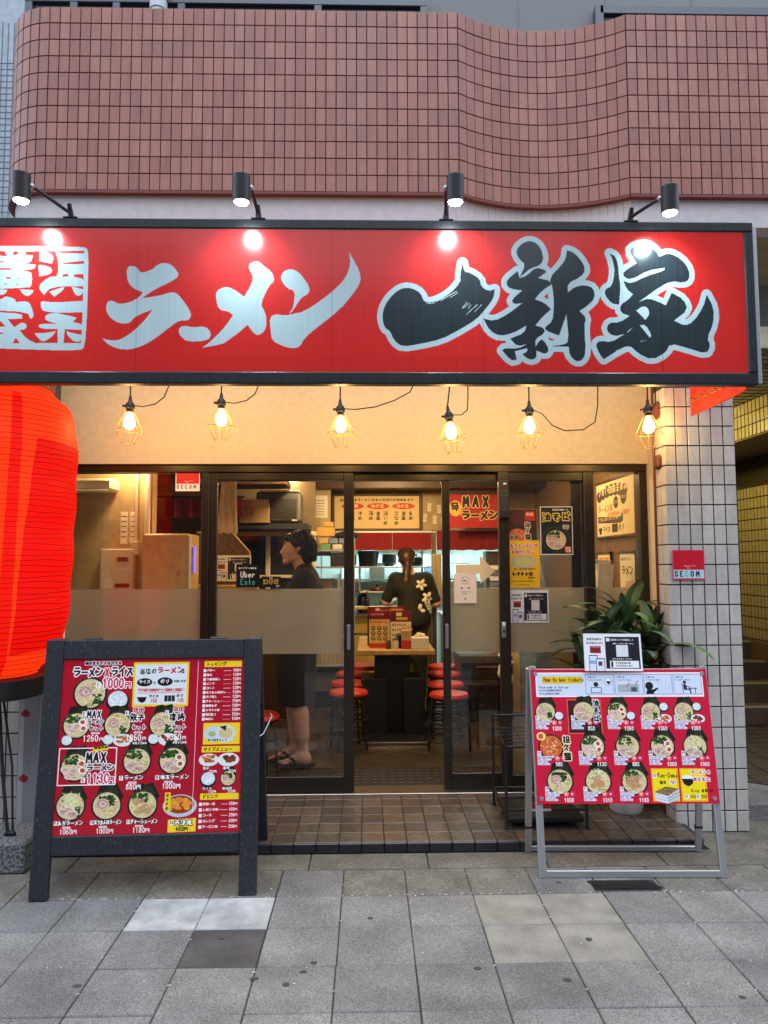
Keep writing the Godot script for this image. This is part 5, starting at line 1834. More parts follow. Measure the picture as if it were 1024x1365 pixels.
func build_menu_board() -> void:
	var o := thing("menu_board", "black wooden A frame menu board with a red food poster", "menu board", at(-1.025, 0.0, 3.405), "", 0.035)
	# front frame leans back from the ground to the hinge
	var lean := Basis(Vector3.RIGHT, -0.107)
	var fr := func(called: String, x: float, y: float, w: float, h: float, z := 0.0, t := 0.034): boxed(o, called, lean * Vector3(x, y, z - t * 0.5), Vector3(w, h, t), mats.black_wood, 0.004, lean)
	fr.call("leg", -0.468, 0.58, 0.082, 1.16)
	fr.call("leg", 0.468, 0.58, 0.082, 1.16)
	fr.call("top_rail", 0.0, 1.113, 0.853, 0.09, -0.0015)
	fr.call("lower_rail", 0.0, 0.232, 0.853, 0.085, -0.0015)
	fr.call("board", 0.0, 0.67, 0.853, 0.80, -0.014, 0.012)
	# rear frame
	var back := Basis(Vector3.RIGHT, 0.31)
	var pivot := lean * Vector3(0, 1.155, -0.036)
	for x in [-0.468, 0.468]:
		boxed(o, "rear_leg", pivot + back * Vector3(x, -0.585, -0.02), Vector3(0.076, 1.17, 0.034), mats.black_wood, 0.004, back)
	boxed(o, "rear_panel", pivot + back * Vector3(0, -0.42, -0.018), Vector3(0.858, 0.78, 0.02), mats.black_wood, 0.003, back)
	var s := Shape.new()
	var z := 0.0
	s.quad(lean * Vector3(-0.4255, 0.275, -0.010), lean * Vector3(0.4255, 0.275, -0.010), lean * Vector3(0.4255, 1.0675, -0.010), lean * Vector3(-0.4255, 1.0675, -0.010), lean * Vector3.BACK)
	s.box(lean * Vector3(0, 0.671, -0.0125), Vector3(0.850, 0.790, 0.003), 0.0, lean)
	var m := printed(menu_print(), 0.3)
	put(o, "menu_poster", s, m)
	for x in [-0.3, 0.3]:
		var h := Shape.new()
		h.cyl(pivot + Vector3(x - 0.04, 0.004, 0), pivot + Vector3(x + 0.04, 0.004, 0), 0.011, 0.011, 10)
		put(o, "hinge", h, mats.black_metal)
	var hook := Shape.new()
	hook.tube([lean * Vector3(0.510, 0.70, -0.02), lean * Vector3(0.525, 0.71, -0.03), lean * Vector3(0.562, 0.79, -0.06), lean * Vector3(0.552, 0.80, -0.06)], 0.0035, 6)
	put(o, "stay_hook", hook, mats.galvanised)


func ticket_print() -> Canvas:
	var g := RandomNumberGenerator.new()
	g.seed = 77
	var red := Color8(206, 22, 56)
	var white := Color8(246, 246, 250)
	var ink := Color8(26, 26, 32)
	var c := Canvas.new(900, 650, red)
	c.rect(22, 16, 856, 122, Color8(250, 250, 252))
	c.rect(28, 22, 844, 110, Color8(214, 224, 246))
	c.rect(56, 36, 206, 36, Color8(236, 196, 40))
	c.write("How to buy tickets", 62, 42, 21, 3.2, ink, 0, ink, false, 0.86)
	for k in 3:
		c.write(["Please order at least one", "はしめてのおきゃくさまは", "まてにおならひくたさい"][k], 36, 84 + k * 16, 12, 1.8, Color8(70, 78, 100), 0, ink, false, 0.8)
	for k in 4:
		var x := 278 + 150 * k
		c.edge(PackedVector2Array([Vector2(x, 26), Vector2(x + 142, 26), Vector2(x + 142, 124), Vector2(x, 124)]), 2, Color8(90, 100, 130))
		c.write("まつこれ", x + 10, 34, 11, 1.6, Color8(70, 78, 100))
		c.write("tickets here", x + 10, 48, 10, 1.4, Color8(70, 78, 100))
	c.disc(330, 76, 12, 12, ink)
	c.edge(PackedVector2Array([Vector2(304, 92), Vector2(356, 92), Vector2(356, 118), Vector2(304, 118)]), 3, ink)
	c.disc(394, 62, 20, 20, Color8(160, 170, 190))
	c.disc(394, 62, 17, 17, white)
	c.poly(PackedVector2Array([Vector2(380, 60), Vector2(410, 60), Vector2(396, 78)]), ink)
	c.rect(440, 76, 110, 40, Color8(170, 180, 186))
	c.rect(508, 90, 30, 22, Color8(80, 90, 96))
	c.line(Vector2(486, 88), Vector2(504, 66), 4, Color8(200, 40, 60))
	c.line(Vector2(530, 80), Vector2(546, 58), 4, Color8(200, 40, 60))
	c.disc(602, 84, 20, 20, ink)
	c.poly(PackedVector2Array([Vector2(584, 124), Vector2(590, 102), Vector2(620, 102), Vector2(644, 92), Vector2(648, 98), Vector2(624, 116), Vector2(624, 124)]), ink)
	for k in 4:
		c.line(Vector2(650 + k * 18, 64), Vector2(650 + k * 18, 122), 1, Color8(150, 160, 190))
	c.disc(784, 66, 8, 8, ink)
	c.poly(PackedVector2Array([Vector2(776, 76), Vector2(790, 76), Vector2(794, 98), Vector2(812, 98), Vector2(816, 122), Vector2(810, 122), Vector2(806, 104), Vector2(778, 104)]), ink)
	c.line(Vector2(770, 70), Vector2(774, 120), 3, ink)
	c.line(Vector2(788, 84), Vector2(810, 90), 4, ink)
	c.line(Vector2(806, 96), Vector2(844, 96), 4, ink)
	c.line(Vector2(836, 96), Vector2(836, 122), 3, ink)
	var kinds := ["ncg", "ncp", "nsme", "ncg", "ncg", "r", "nsme", "nsp", "nspe", "nglp", "nSc", "nlb", "nsb"]
	var prices := ["1000", "850", "1260", "1360", "1360", "980", "1130", "880", "1000", "1060", "1000", "1310", "1180"]
	var nums := ["21", "18", "22", "24", "25", "13", "26", "01", "08", "09", "10", "11", "12"]
	for k in 13:
		var row: int = 0 if k < 5 else (1 if k < 10 else 2)
		var col: int = k - [0, 5, 10][row]
		var x: float = [78, 258, 442, 612, 780][col] if row == 0 else ([84, 292, 468, 642, 806][col] if row == 1 else [118, 308, 488][col])
		var y: float = [212, 380, 546][row]
		var r: float = [58, 64, 68][row]
		if k == 1:
			c.rect(176, 150, 172, 168, Color8(240, 120, 60))
			c.rect(180, 154, 164, 160, Color8(70, 24, 40))
		if row == 0 and k != 1:
			c.bowl(x - 14, y, r - 4, kinds[k], g)
			c.rice(x + 54, y + 20 - (44 if k > 2 else 0), 25, g)
			if k > 2:
				c.plate(x + 54, y + 34, 36, Color8(206, 110, 60) if k == 3 else Color8(130, 60, 30), g)
		else:
			c.bowl(x, y, r, kinds[k], g)
	for k in 13:
		var row: int = 0 if k < 5 else (1 if k < 10 else 2)
		var col: int = k - [0, 5, 10][row]
		var x: float = [78, 258, 442, 612, 780][col] if row == 0 else ([84, 292, 468, 642, 806][col] if row == 1 else [118, 308, 488][col])
		var y: float = [212, 380, 546][row]
		var r: float = [58, 64, 68][row]
		var bx := x - r - 8
		var by := y + r * 0.62
		c.rect(bx, by - 18, 20, 22, white)
		c.write(nums[k], bx + 1, by - 15, 13, 2, ink)
		for j in 4:
			c.rect(bx, by + 6 + j * 11, [84, 70, 52, 62][j], 9.5, Color8(222, 226, 244))
			for q in 3 - j % 2:
				c.write(["ラーメン", "noodle", "味玉", "soup"][(j + k) % 4], bx + 2 + q * 26, by + 7 + j * 11, 7, 1.2, Color8(110, 60, 100))
		c.disc(x + 28, by + 16, 13, 13, Color8(240, 120, 110))
		c.disc(x + 58, by + 16, 13, 13, Color8(214, 50, 100))
		c.write("並", x + 22, by + 10, 11, 1.6, white)
		c.write("大", x + 52, by + 10, 11, 1.6, white)
		c.write(prices[k], x + 16, by + 36, 19, 3.4, white)
	c.write("油そば", 306, 150, 36, 6, ink, 3.5, white, true)
	c.disc(36, 330, 24, 20, Color8(250, 226, 120))
	c.write("新", 22, 316, 28, 4, Color8(206, 20, 70))
	c.write("担々麺", 144, 326, 38, 6.5, ink, 4.5, Color8(250, 240, 190), true)
	for k in 2:
		var x := 574 + 142 * k
		c.rect(x, 484, 132 - 4 * k, 156, Color8(250, 224, 20))
		c.edge(PackedVector2Array([Vector2(x + 3, 487), Vector2(x + 126 - 4 * k, 487), Vector2(x + 126 - 4 * k, 637), Vector2(x + 3, 637)]), 3, Color8(240, 150, 20))
	c.rect(582, 508, 20, 22, white)
	c.write("33", 583, 511, 13, 2, ink)
	c.write("Kae-Dama", 604, 506, 23, 3, ink, 0, ink, false, 0.86)
	c.write("替玉", 612, 542, 17, 2.8, ink)
	c.rect(660, 540, 30, 20, white)
	c.write("150", 661, 543, 14, 2.2, Color8(40, 60, 160))
	c.poly(PackedVector2Array([Vector2(582, 596), Vector2(640, 570), Vector2(704, 580), Vector2(646, 614)]), Color8(130, 104, 66))
	c.poly(PackedVector2Array([Vector2(582, 596), Vector2(646, 614), Vector2(646, 650), Vector2(588, 636)]), Color8(226, 228, 232))
	c.poly(PackedVector2Array([Vector2(646, 614), Vector2(704, 580), Vector2(704, 628), Vector2(646, 650)]), Color8(200, 204, 212))
	for k in 2:
		c.line(Vector2(583, 608 + k * 13), Vector2(646, 626 + k * 12), 2, Color8(140, 146, 156))
		c.line(Vector2(646, 626 + k * 12), Vector2(704, 596 + k * 15), 2, Color8(120, 126, 136))
	for k in 40:
		var p := Vector2(g.randf_range(600, 690), g.randf_range(578, 606))
		c.line(p, p + Vector2(g.randf_range(-9, 9), g.randf_range(-4, 4)), 2, Color8(180 + g.randi() % 40, 150, 90))
	c.disc(752, 530, 26, 14, white)
	c.poly(PackedVector2Array([Vector2(722, 534), Vector2(784, 534), Vector2(776, 558), Vector2(754, 570), Vector2(734, 560)]), ink)
	c.write("ラーメンの", 772, 494, 19, 3.5, Color8(200, 30, 110), 3, white)
	c.write("おともに", 780, 526, 21, 4, Color8(200, 30, 110), 3, white)
	c.write("Rice 普通/大", 764, 582, 16, 2.6, ink)
	c.rect(732, 608, 20, 20, white)
	c.rect(786, 608, 20, 20, white)
	c.write("31", 733, 611, 12, 2, Color8(40, 60, 160))
	c.write("32", 787, 611, 12, 2, Color8(40, 60, 160))
	c.write("150", 756, 610, 15, 2.4, ink)
	c.write("250", 812, 610, 15, 2.4, ink)
	return c


func app_print(blur := 0.0) -> Canvas:
	var ink := Color8(26, 26, 36)
	var white := Color8(240, 240, 246)
	var c := Canvas.new(300, 190, white)
	c.write("お得なアプリ", 16, 22, 14, 2.2, ink, 0, ink, false, 0.95)
	c.write("はじめました!", 14, 42, 14, 2.2, ink, 0, ink, false, 0.95)
	c.rect(32, 64, 56, 36, Color8(140, 24, 40))
	c.rect(36, 67, 48, 4, Color8(210, 150, 160))
	for k in 2:
		c.rect(24 + 36 * k, 110 + 16 * k, 46, 90, ink)
		c.rect(27 + 36 * k, 114 + 16 * k, 40, 90, Color8(222, 232, 250))
	c.rect(28, 138, 34, 16, Color8(130, 170, 230))
	c.rect(72, 142, 20, 22, Color8(140, 30, 40))
	c.rect(112, 16, 178, 162, ink)
	c.rect(118, 22, 18, 18, white)
	c.write("三回めしにて無料ゲット", 142, 26, 11, 1.8, white, 0, white, false, 0.98)
	c.write("app tickets get free", 150, 46, 9, 1.4, white)
	c.rect(168, 58, 62, 60, Color8(226, 226, 234))
	c.write("まてまのおとくなのり", 146, 124, 10, 1.5, white)
	c.rect(132, 138, 150, 36, white)
	c.rect(138, 142, 10, 28, ink)
	c.write("すまほのめにゅ", 160, 144, 11, 1.8, ink)
	c.write("こそまたはしめて", 160, 158, 11, 1.8, ink)
	return c


func build_ticket_board() -> void:
	var o := thing("ticket_board", "grey metal folding stand with a red how to buy tickets menu panel", "menu board", at(1.2725, 0.0, 3.552), "", -0.028)
	var al: Material = mats.galvanised
	var lean := Basis(Vector3.RIGHT, -0.168)
	for x in [-0.436, 0.436]:
		boxed(o, "front_leg", lean * Vector3(x, 0.5, -0.012), Vector3(0.034, 1.0, 0.024), al, 0.003, lean)
	boxed(o, "front_bar", lean * Vector3(0, 0.018, -0.012), Vector3(0.838, 0.033, 0.022), al, 0.003, lean)
	boxed(o, "front_bar", lean * Vector3(0, 0.97, -0.012), Vector3(0.838, 0.03, 0.022), al, 0.003, lean)
	var pivot := lean * Vector3(0, 0.985, -0.03)
	var back := Basis(Vector3.RIGHT, 0.118)
	for x in [-0.445, 0.445]:
		boxed(o, "rear_leg", pivot + back * Vector3(x, -0.485, -0.014), Vector3(0.034, 0.975, 0.02), al, 0.003, back)
	boxed(o, "rear_bar", pivot + back * Vector3(0, -0.955, -0.014), Vector3(0.856, 0.028, 0.018), al, 0.003, back)
	for x in [-0.445, 0.445]:
		var b := Shape.new()
		b.cyl(pivot + back * Vector3(x - 0.018, -0.84, -0.014), pivot + back * Vector3(x + 0.018, -0.84, -0.014), 0.012, 0.012, 12)
		put(o, "bolt", b, mats.black_metal)
	var s := Shape.new()
	var w := 0.447
	s.quad(lean * Vector3(-w, 0.337, 0.0062), lean * Vector3(w, 0.337, 0.0062), lean * Vector3(w, 0.982, 0.0062), lean * Vector3(-w, 0.982, 0.0062), lean * Vector3.BACK)
	s.box(lean * Vector3(0, 0.6595, 0.003), Vector3(w * 2 - 0.002, 0.643, 0.005), 0.0, lean)
	put(o, "menu_panel", s, printed(ticket_print(), 0.35))
	for x in [-0.425, 0.425]:
		for y in [0.36, 0.96]:
			var k := Shape.new()
			k.cyl(lean * Vector3(x, y, 0.0065), lean * Vector3(x, y, 0.011), 0.011, 0.009, 14)
			put(o, "screw", k, mats.galvanised)
	var c := thing("app_card", "white and black card about an app, clipped to the top of the ticket board", "card", at(1.252, 0.0, 3.713))
	var tilt := Basis(Vector3.BACK, -0.012) * Basis(Vector3.RIGHT, -0.16)
	var q := Shape.new()
	q.quad(Vector3(0, 1.055, 0) + tilt * Vector3(-0.149, -0.094, 0.003), Vector3(0, 1.055, 0) + tilt * Vector3(0.149, -0.094, 0.003), Vector3(0, 1.055, 0) + tilt * Vector3(0.149, 0.094, 0.003), Vector3(0, 1.055, 0) + tilt * Vector3(-0.149, 0.094, 0.003), tilt * Vector3.BACK)
	q.box(Vector3(0, 1.055, 0), Vector3(0.297, 0.187, 0.004), 0.0, tilt)
	put(c, "card", q, printed(app_print(), 0.4))
	boxed(c, "clip", Vector3(0.0, 0.972, 0.004), Vector3(0.03, 0.024, 0.02), mats.black_plastic, 0.003)


func build_entrance_things() -> void:
	# umbrella rack left of the ticket board
	var r := thing("umbrella_rack", "black wire umbrella rack standing between the doorway and the ticket board", "umbrella rack", at(0.90, 0.055, 4.25))
	var tube := func(called: String, a: Vector3, b: Vector3, t: float):
		var s := Shape.new()
		s.cyl(a, b, t, t, 8)
		put(r, called, s, mats.black_metal)
	for x in [-0.145, 0.30]:
		for z in [-0.20, 0.20]:
			tube.call("leg", Vector3(x, 0.0, z), Vector3(x, 0.545, z), 0.0085)
			var f := Shape.new()
			f.cyl(Vector3(x, 0.0, z), Vector3(x, 0.02, z), 0.014, 0.012, 10)
			put(r, "rubber_foot", f, mats.rubber)
	for h in [0.105, 0.535]:
		for z in [-0.20, 0.20]:
			tube.call("rail", Vector3(-0.145, h - (0.09 if h > 0.3 and z > 0 else 0.0), z), Vector3(0.30, h - (0.09 if h > 0.3 and z > 0 else 0.0), z), 0.007)
		for x in [-0.145, 0.30]:
			tube.call("rail", Vector3(x, h - (0.055 if h > 0.3 else 0.0), -0.20), Vector3(x, h - (0.09 if h > 0.3 else 0.0), 0.20), 0.007)
	for k in 5:
		tube.call("divider", Vector3(-0.145, 0.475 - 0.006 * k, -0.13 + 0.065 * k), Vector3(0.30, 0.475 - 0.006 * k, -0.13 + 0.065 * k), 0.0028)
	for k in 3:
		tube.call("divider", Vector3(-0.03 + 0.11 * k, 0.48, -0.2), Vector3(-0.03 + 0.11 * k, 0.445, 0.2), 0.0035)
	tube.call("lower_bar", Vector3(-0.145, 0.11, 0.0), Vector3(0.30, 0.11, 0.0), 0.006)
	boxed(r, "drip_tray", Vector3(0.078, 0.045, 0), Vector3(0.42, 0.03, 0.38), mats.black_metal, 0.006)
	var rc := Canvas.new(96, 48, Color8(196, 20, 40))
	rc.rect(0, 34, 96, 14, Color8(200, 205, 205))
	rc.rect(6, 8, 84, 20, Color8(170, 10, 30))
	var pl := Shape.new()
	pl.quad(Vector3(-0.02, 0.10, 0.2085), Vector3(0.10, 0.10, 0.2085), Vector3(0.10, 0.145, 0.2085), Vector3(-0.02, 0.145, 0.2085), Vector3.BACK)
	pl.box(Vector3(0.04, 0.1225, 0.207), Vector3(0.119, 0.044, 0.002))
	put(r, "label_plate", pl, printed(rc, 0.5))
	# security stickers
	var secom := func() -> Canvas:
		var c := Canvas.new(220, 216, Color8(214, 16, 48))
		c.rect(0, 0, 220, 216, Color8(224, 60, 110))
		c.rect(5, 5, 210, 206, Color8(206, 10, 40))
		c.write("Security", 78, 108, 16, 2, Color8(250, 190, 190))
		c.write("by", 100, 124, 14, 2, Color8(250, 190, 190))
		c.rect(5, 144, 210, 62, Color8(186, 214, 222))
		c.write("S", 10, 156, 40, 8, Color8(18, 30, 66), 0, Color.WHITE, false, 1.3)
		c.write("E", 46, 156, 40, 8, Color8(18, 30, 66), 0, Color.WHITE, false, 1.3)
		c.write("C", 82, 156, 40, 8, Color8(60, 190, 205), 0, Color.WHITE, false, 1.3)
		c.write("O", 120, 156, 40, 8, Color8(18, 30, 66), 0, Color.WHITE, false, 1.3)
		c.write("M", 158, 156, 40, 8, Color8(18, 30, 66), 0, Color.WHITE, false, 1.6)
		return c
	var a := Node3D.new()
	a.name = "security_sticker"
	add_child(a)
	tag(a, "red and white security sticker on the white tiled pillar", "sticker")
	sheet(a, "plate", 1.752, 1.936, 1.415, 1.585, 4.121, printed(secom.call(), 0.4), 0.006)
	var w := secom.call() as Canvas
	w.rect(0, 144, 220, 72, Color8(240, 236, 224))
	for k in 5:
		w.write("SECOM"[k], 10 + 38 * k, 156, 38, 6, Color8(24, 24, 30), 0, Color.WHITE, false, 1.3)
	w.edge(PackedVector2Array([Vector2(3, 3), Vector2(217, 3), Vector2(217, 213), Vector2(3, 213)]), 8, Color8(240, 232, 220))
	tag(sheet(self, "security_sticker", -1.259, -1.101, 1.99, 2.134, 4.709, printed(w, 0.4), 0.0015), "red and white security sticker on the left window's top corner", "sticker")


func build_plant() -> void:
	var o := thing("potted_plant", "leafy green dracaena in a white tub behind the ticket board", "plant", at(1.52, 0.055, 4.34))
	var p := Shape.new()
	p.lathe([Vector2(0, 0.0), Vector2(0.085, 0.0), Vector2(0.095, 0.012), Vector2(0.115, 0.20), Vector2(0.125, 0.205), Vector2(0.125, 0.225), Vector2(0.112, 0.226), Vector2(0.108, 0.19), Vector2(0, 0.19)], Vector3.ZERO, 32)
	put(o, "tub", p, mats.white_plastic)
	var g := RandomNumberGenerator.new()
	g.seed = 404
	var kinds := []
	for k in 5:
		var s := Shape.new()
		var length: float = [0.36, 0.42, 0.30, 0.38, 0.46][k]
		var wide: float = [0.038, 0.045, 0.034, 0.047, 0.040][k]
		var droop: float = [0.9, 1.5, 0.55, 1.15, 2.0][k]
		var pts := []
		var p0 := Vector3.ZERO
		var ang := 0.0
		var n := 11
		for i in n + 1:
			var t := float(i) / n
			var w := wide * pow(sin(PI * clampf(0.06 + t * 0.94, 0, 1)), 0.75) * (1.0 if t < 0.999 else 0.0)
			pts.append([p0, w, Vector3(0, cos(ang), -sin(ang)).normalized(), ang])
			ang += droop / n * (0.4 + 1.2 * t)
			p0 += Vector3(0.004 * sin(t * 7.0 + k), -sin(ang), cos(ang)) * (length / n)
		for i in n:
			var a: Array = pts[i]
			var b: Array = pts[i + 1]
			for sd in [-1.0, 1.0]:
				var wv := 0.004 * sin(i * 1.3 + k)
				var ea: Vector3 = a[0] + Vector3(sd * a[1], 0, 0) + a[2] * (a[1] * 0.35 + wv * sd)
				var eb: Vector3 = b[0] + Vector3(sd * b[1], 0, 0) + b[2] * (b[1] * 0.35 + 0.004 * sin((i + 1) * 1.3 + k) * sd)
				var na: Vector3 = (a[2] - Vector3(sd * 0.33, 0, 0)).normalized()
				var nb: Vector3 = (b[2] - Vector3(sd * 0.33, 0, 0)).normalized()
				s.tri(a[0], ea, eb, a[2], na, nb)
				s.tri(a[0], eb, b[0], a[2], nb, b[2])
		kinds.append(s.mesh())
	var stems := [[Vector3(-0.03, 0.19, 0.01), Vector3(-0.11, 1.02, 0.02), 30], [Vector3(0.03, 0.19, 0.0), Vector3(0.03, 1.12, -0.02), 30], [Vector3(0.05, 0.19, 0.03), Vector3(0.15, 1.0, 0.05), 28], [Vector3(-0.05, 0.19, -0.03), Vector3(-0.22, 0.90, 0.04), 18]]
	for st in stems:
		var s := Shape.new()
		s.tube([st[0], st[0].lerp(st[1], 0.5) + Vector3(0.015, 0, 0.01), st[1]], 0.012, 8)
		put(o, "stem", s, mats.stem)
		for k in st[2]:
			var t: float = float(k) / st[2]
			var turn: float = k * 2.399 + g.randf_range(-0.3, 0.3)
			var up: float = lerpf(0.1, 1.42, pow(t, 0.7)) + g.randf_range(-0.12, 0.12)
			var base: Vector3 = st[0].lerp(st[1], lerpf(0.62, 1.0, t))
			var dir := Vector3(sin(turn), 0, cos(turn))
			if dir.z < -0.2 and up < 0.6:
				up += 0.6      # the window is behind it
			var sc := g.randf_range(0.75, 1.05)
			var bs := Basis(Vector3.UP, turn) * Basis(Vector3.RIGHT, -up) * Basis(Vector3.BACK, g.randf_range(-0.4, 0.4))
			lay(o, "leaf", kinds[g.randi() % 5], mats["leaf_%d" % (g.randi() % 4)], Transform3D(bs.scaled(Vector3.ONE * sc), base))


func build_glass_prints() -> void:
	var white := Color8(240, 238, 230)
	var ink := Color8(22, 20, 20)
	var g := RandomNumberGenerator.new()
	g.seed = 12
	# delivery sticker on the left door
	var u := Canvas.new(160, 160, Color8(14, 14, 16))
	u.write("デリバリー対応店", 16, 20, 15, 2.4, white)
	u.write("Uber", 26, 52, 42, 6.5, white, 0, white, false, 0.98)
	u.write("Eats", 26, 102, 42, 6.5, Color8(70, 170, 160), 0, white, false, 0.98)
	tag(sheet(self, "delivery_sticker", -0.857, -0.705, 1.363, 1.513, 4.709, printed(u, 0.4)), "black delivery sticker with white and green letters on the left sliding door", "sticker")
	var n := Canvas.new(150, 86, Color8(20, 18, 14))
	n.write("油そば", 14, 24, 36, 5, Color8(20, 18, 14), 3.5, Color8(232, 196, 80), false, 1.08)
	n.write("850", 112, 68, 14, 2, white)
	n.write("特製", 60, 6, 13, 2, white)
	tag(sheet(self, "noodle_sticker", -0.692, -0.568, 1.362, 1.432, 4.709, printed(n, 0.4)), "small black sticker with yellow brush letters on the left sliding door", "sticker")
	# big arrow on the right door
	var a := Shape.new()
	a.prism(PackedVector2Array([Vector2(0.574, 1.446), Vector2(0.735, 1.446), Vector2(0.735, 1.378), Vector2(0.835, 1.461), Vector2(0.735, 1.566), Vector2(0.735, 1.506), Vector2(0.574, 1.506)]), -4.7535, -4.7515)
	tag(put(self, "arrow_sticker", a, mats.arrow_paper), "cream arrow sticker pointing right on the right sliding door", "sticker")
	var s := Canvas.new(150, 196, Color8(238, 222, 204))
	s.edge(PackedVector2Array([Vector2(4, 4), Vector2(146, 4), Vector2(146, 192), Vector2(4, 192)]), 2, Color8(210, 190, 170))
	s.disc(74, 44, 25, 25, Color8(120, 100, 90))
	s.disc(74, 44, 23, 23, Color8(238, 222, 204))
	s.rect(58, 44, 24, 6, ink)
	s.line(Vector2(58, 30), Vector2(92, 62), 2, Color8(150, 60, 60))
	s.write("禁", 46, 88, 15, 2.4, ink)
	s.write("煙", 92, 88, 15, 2.4, ink)
	s.write("No Smoking", 52, 114, 9, 1.3, Color8(120, 100, 90))
	s.write("禁止です", 54, 128, 9, 1.3, Color8(120, 100, 90))
	s.rect(70, 160, 9, 14, Color8(150, 120, 110))
	tag(sheet(self, "smoking_notice", 0.562, 0.712, 1.252, 1.445, 4.753, printed(s, 0.5)), "small cream no smoking notice under the arrow sticker", "notice")
	# posters inside the pane right of the lock post
	var t := Canvas.new(200, 215, Color8(60, 34, 22))
	t.edge(PackedVector2Array([Vector2(3, 3), Vector2(197, 3), Vector2(197, 212), Vector2(3, 212)]), 6, Color8(130, 100, 60))
	t.disc(70, 66, 52, 44, Color8(88, 40, 30))
	t.bowl(66, 190, 70, "r", g)
	t.rect(118, 18, 66, 62, Color8(200, 40, 34))
	t.write("辛旨", 124, 24, 26, 4, Color8(240, 200, 170))
	t.write("担々麺", 116, 88, 38, 6, ink, 4, Color8(244, 234, 200), true)
	t.write("旨辛", 8, 176, 34, 5, ink, 3, Color8(240, 210, 150))
	tag(sheet(self, "noodle_poster", 0.916, 1.116, 1.66, 1.872, 4.7255, printed(t, 0.5)), "brown poster of spicy noodles, upper left on the pane beside the doorway", "poster")
	var y := Canvas.new(208, 300, Color8(250, 196, 14))
	y.write("もうトッピング", 16, 22, 25, 5, Color8(206, 40, 90), 3, white)
	y.write("まちがいなし", 22, 62, 25, 5, Color8(206, 40, 90), 3, white)
	y.disc(104, 138, 78, 42, Color8(176, 186, 206))
	y.disc(104, 138, 62, 32, Color8(212, 208, 128))
	for k in 60:
		var p := Vector2(104 + g.randf_range(-50, 46), 136 + g.randf_range(-24, 22))
		y.line(p, p + Vector2(g.randf_range(-10, 10), g.randf_range(-6, 6)), 3, Color8(190 + g.randi() % 50, 200, 90 + g.randi() % 60))
	y.write("ラーメンにうまい", 40, 176, 17, 3.5, ink)
	y.write("もやキャベ", 26, 202, 27, 6, ink)
	y.write("200円", 130, 232, 15, 2.5, ink)
	y.write("ラーメンのうえにたっぷり", 20, 256, 12, 1.8, ink)
	y.write("トッピングまいにち", 44, 280, 10, 1.5, ink)
	tag(sheet(self, "topping_poster", 0.915, 1.126, 1.356, 1.662, 4.7235, printed(y, 0.5)), "yellow topping poster with pink letters on the pane beside the doorway", "poster")
	var b := Canvas.new(216, 316, Color8(24, 24, 22))
	b.edge(PackedVector2Array([Vector2(2, 2), Vector2(214, 2), Vector2(214, 314), Vector2(2, 314)]), 7, white)
	b.write("特製醤油ベース", 84, 14, 15, 2.5, white)
	b.write("油そば", 18, 40, 58, 9, ink, 6, Color8(244, 214, 110), false, 1.06)
	b.write("850", 148, 122, 24, 4, white)
	b.write("TAX IN", 150, 148, 9, 1.4, white)
	b.disc(104, 216, 92, 84, Color8(70, 70, 66))
	b.disc(104, 216, 88, 80, Color8(18, 18, 18))
	b.bowl(104, 220, 76, "spc", g)
	b.rect(160, 260, 44, 42, Color8(206, 54, 44))
	b.write("特製", 164, 264, 18, 2.5, white)
	b.write("油麺", 164, 282, 18, 2.5, white)
	tag(sheet(self, "noodle_poster", 1.133, 1.349, 1.567, 1.886, 4.7245, printed(b, 0.5)), "black oil noodle poster with a white rim on the pane beside the doorway", "poster")
	# card behind the frosted band of the same pane
	tag(sheet(self, "app_card", 0.920, 1.178, 1.125, 1.337, 4.7188, printed(app_print(), 0.5)), "white and dark app card stuck on the frosted glass right of the doorway", "card")


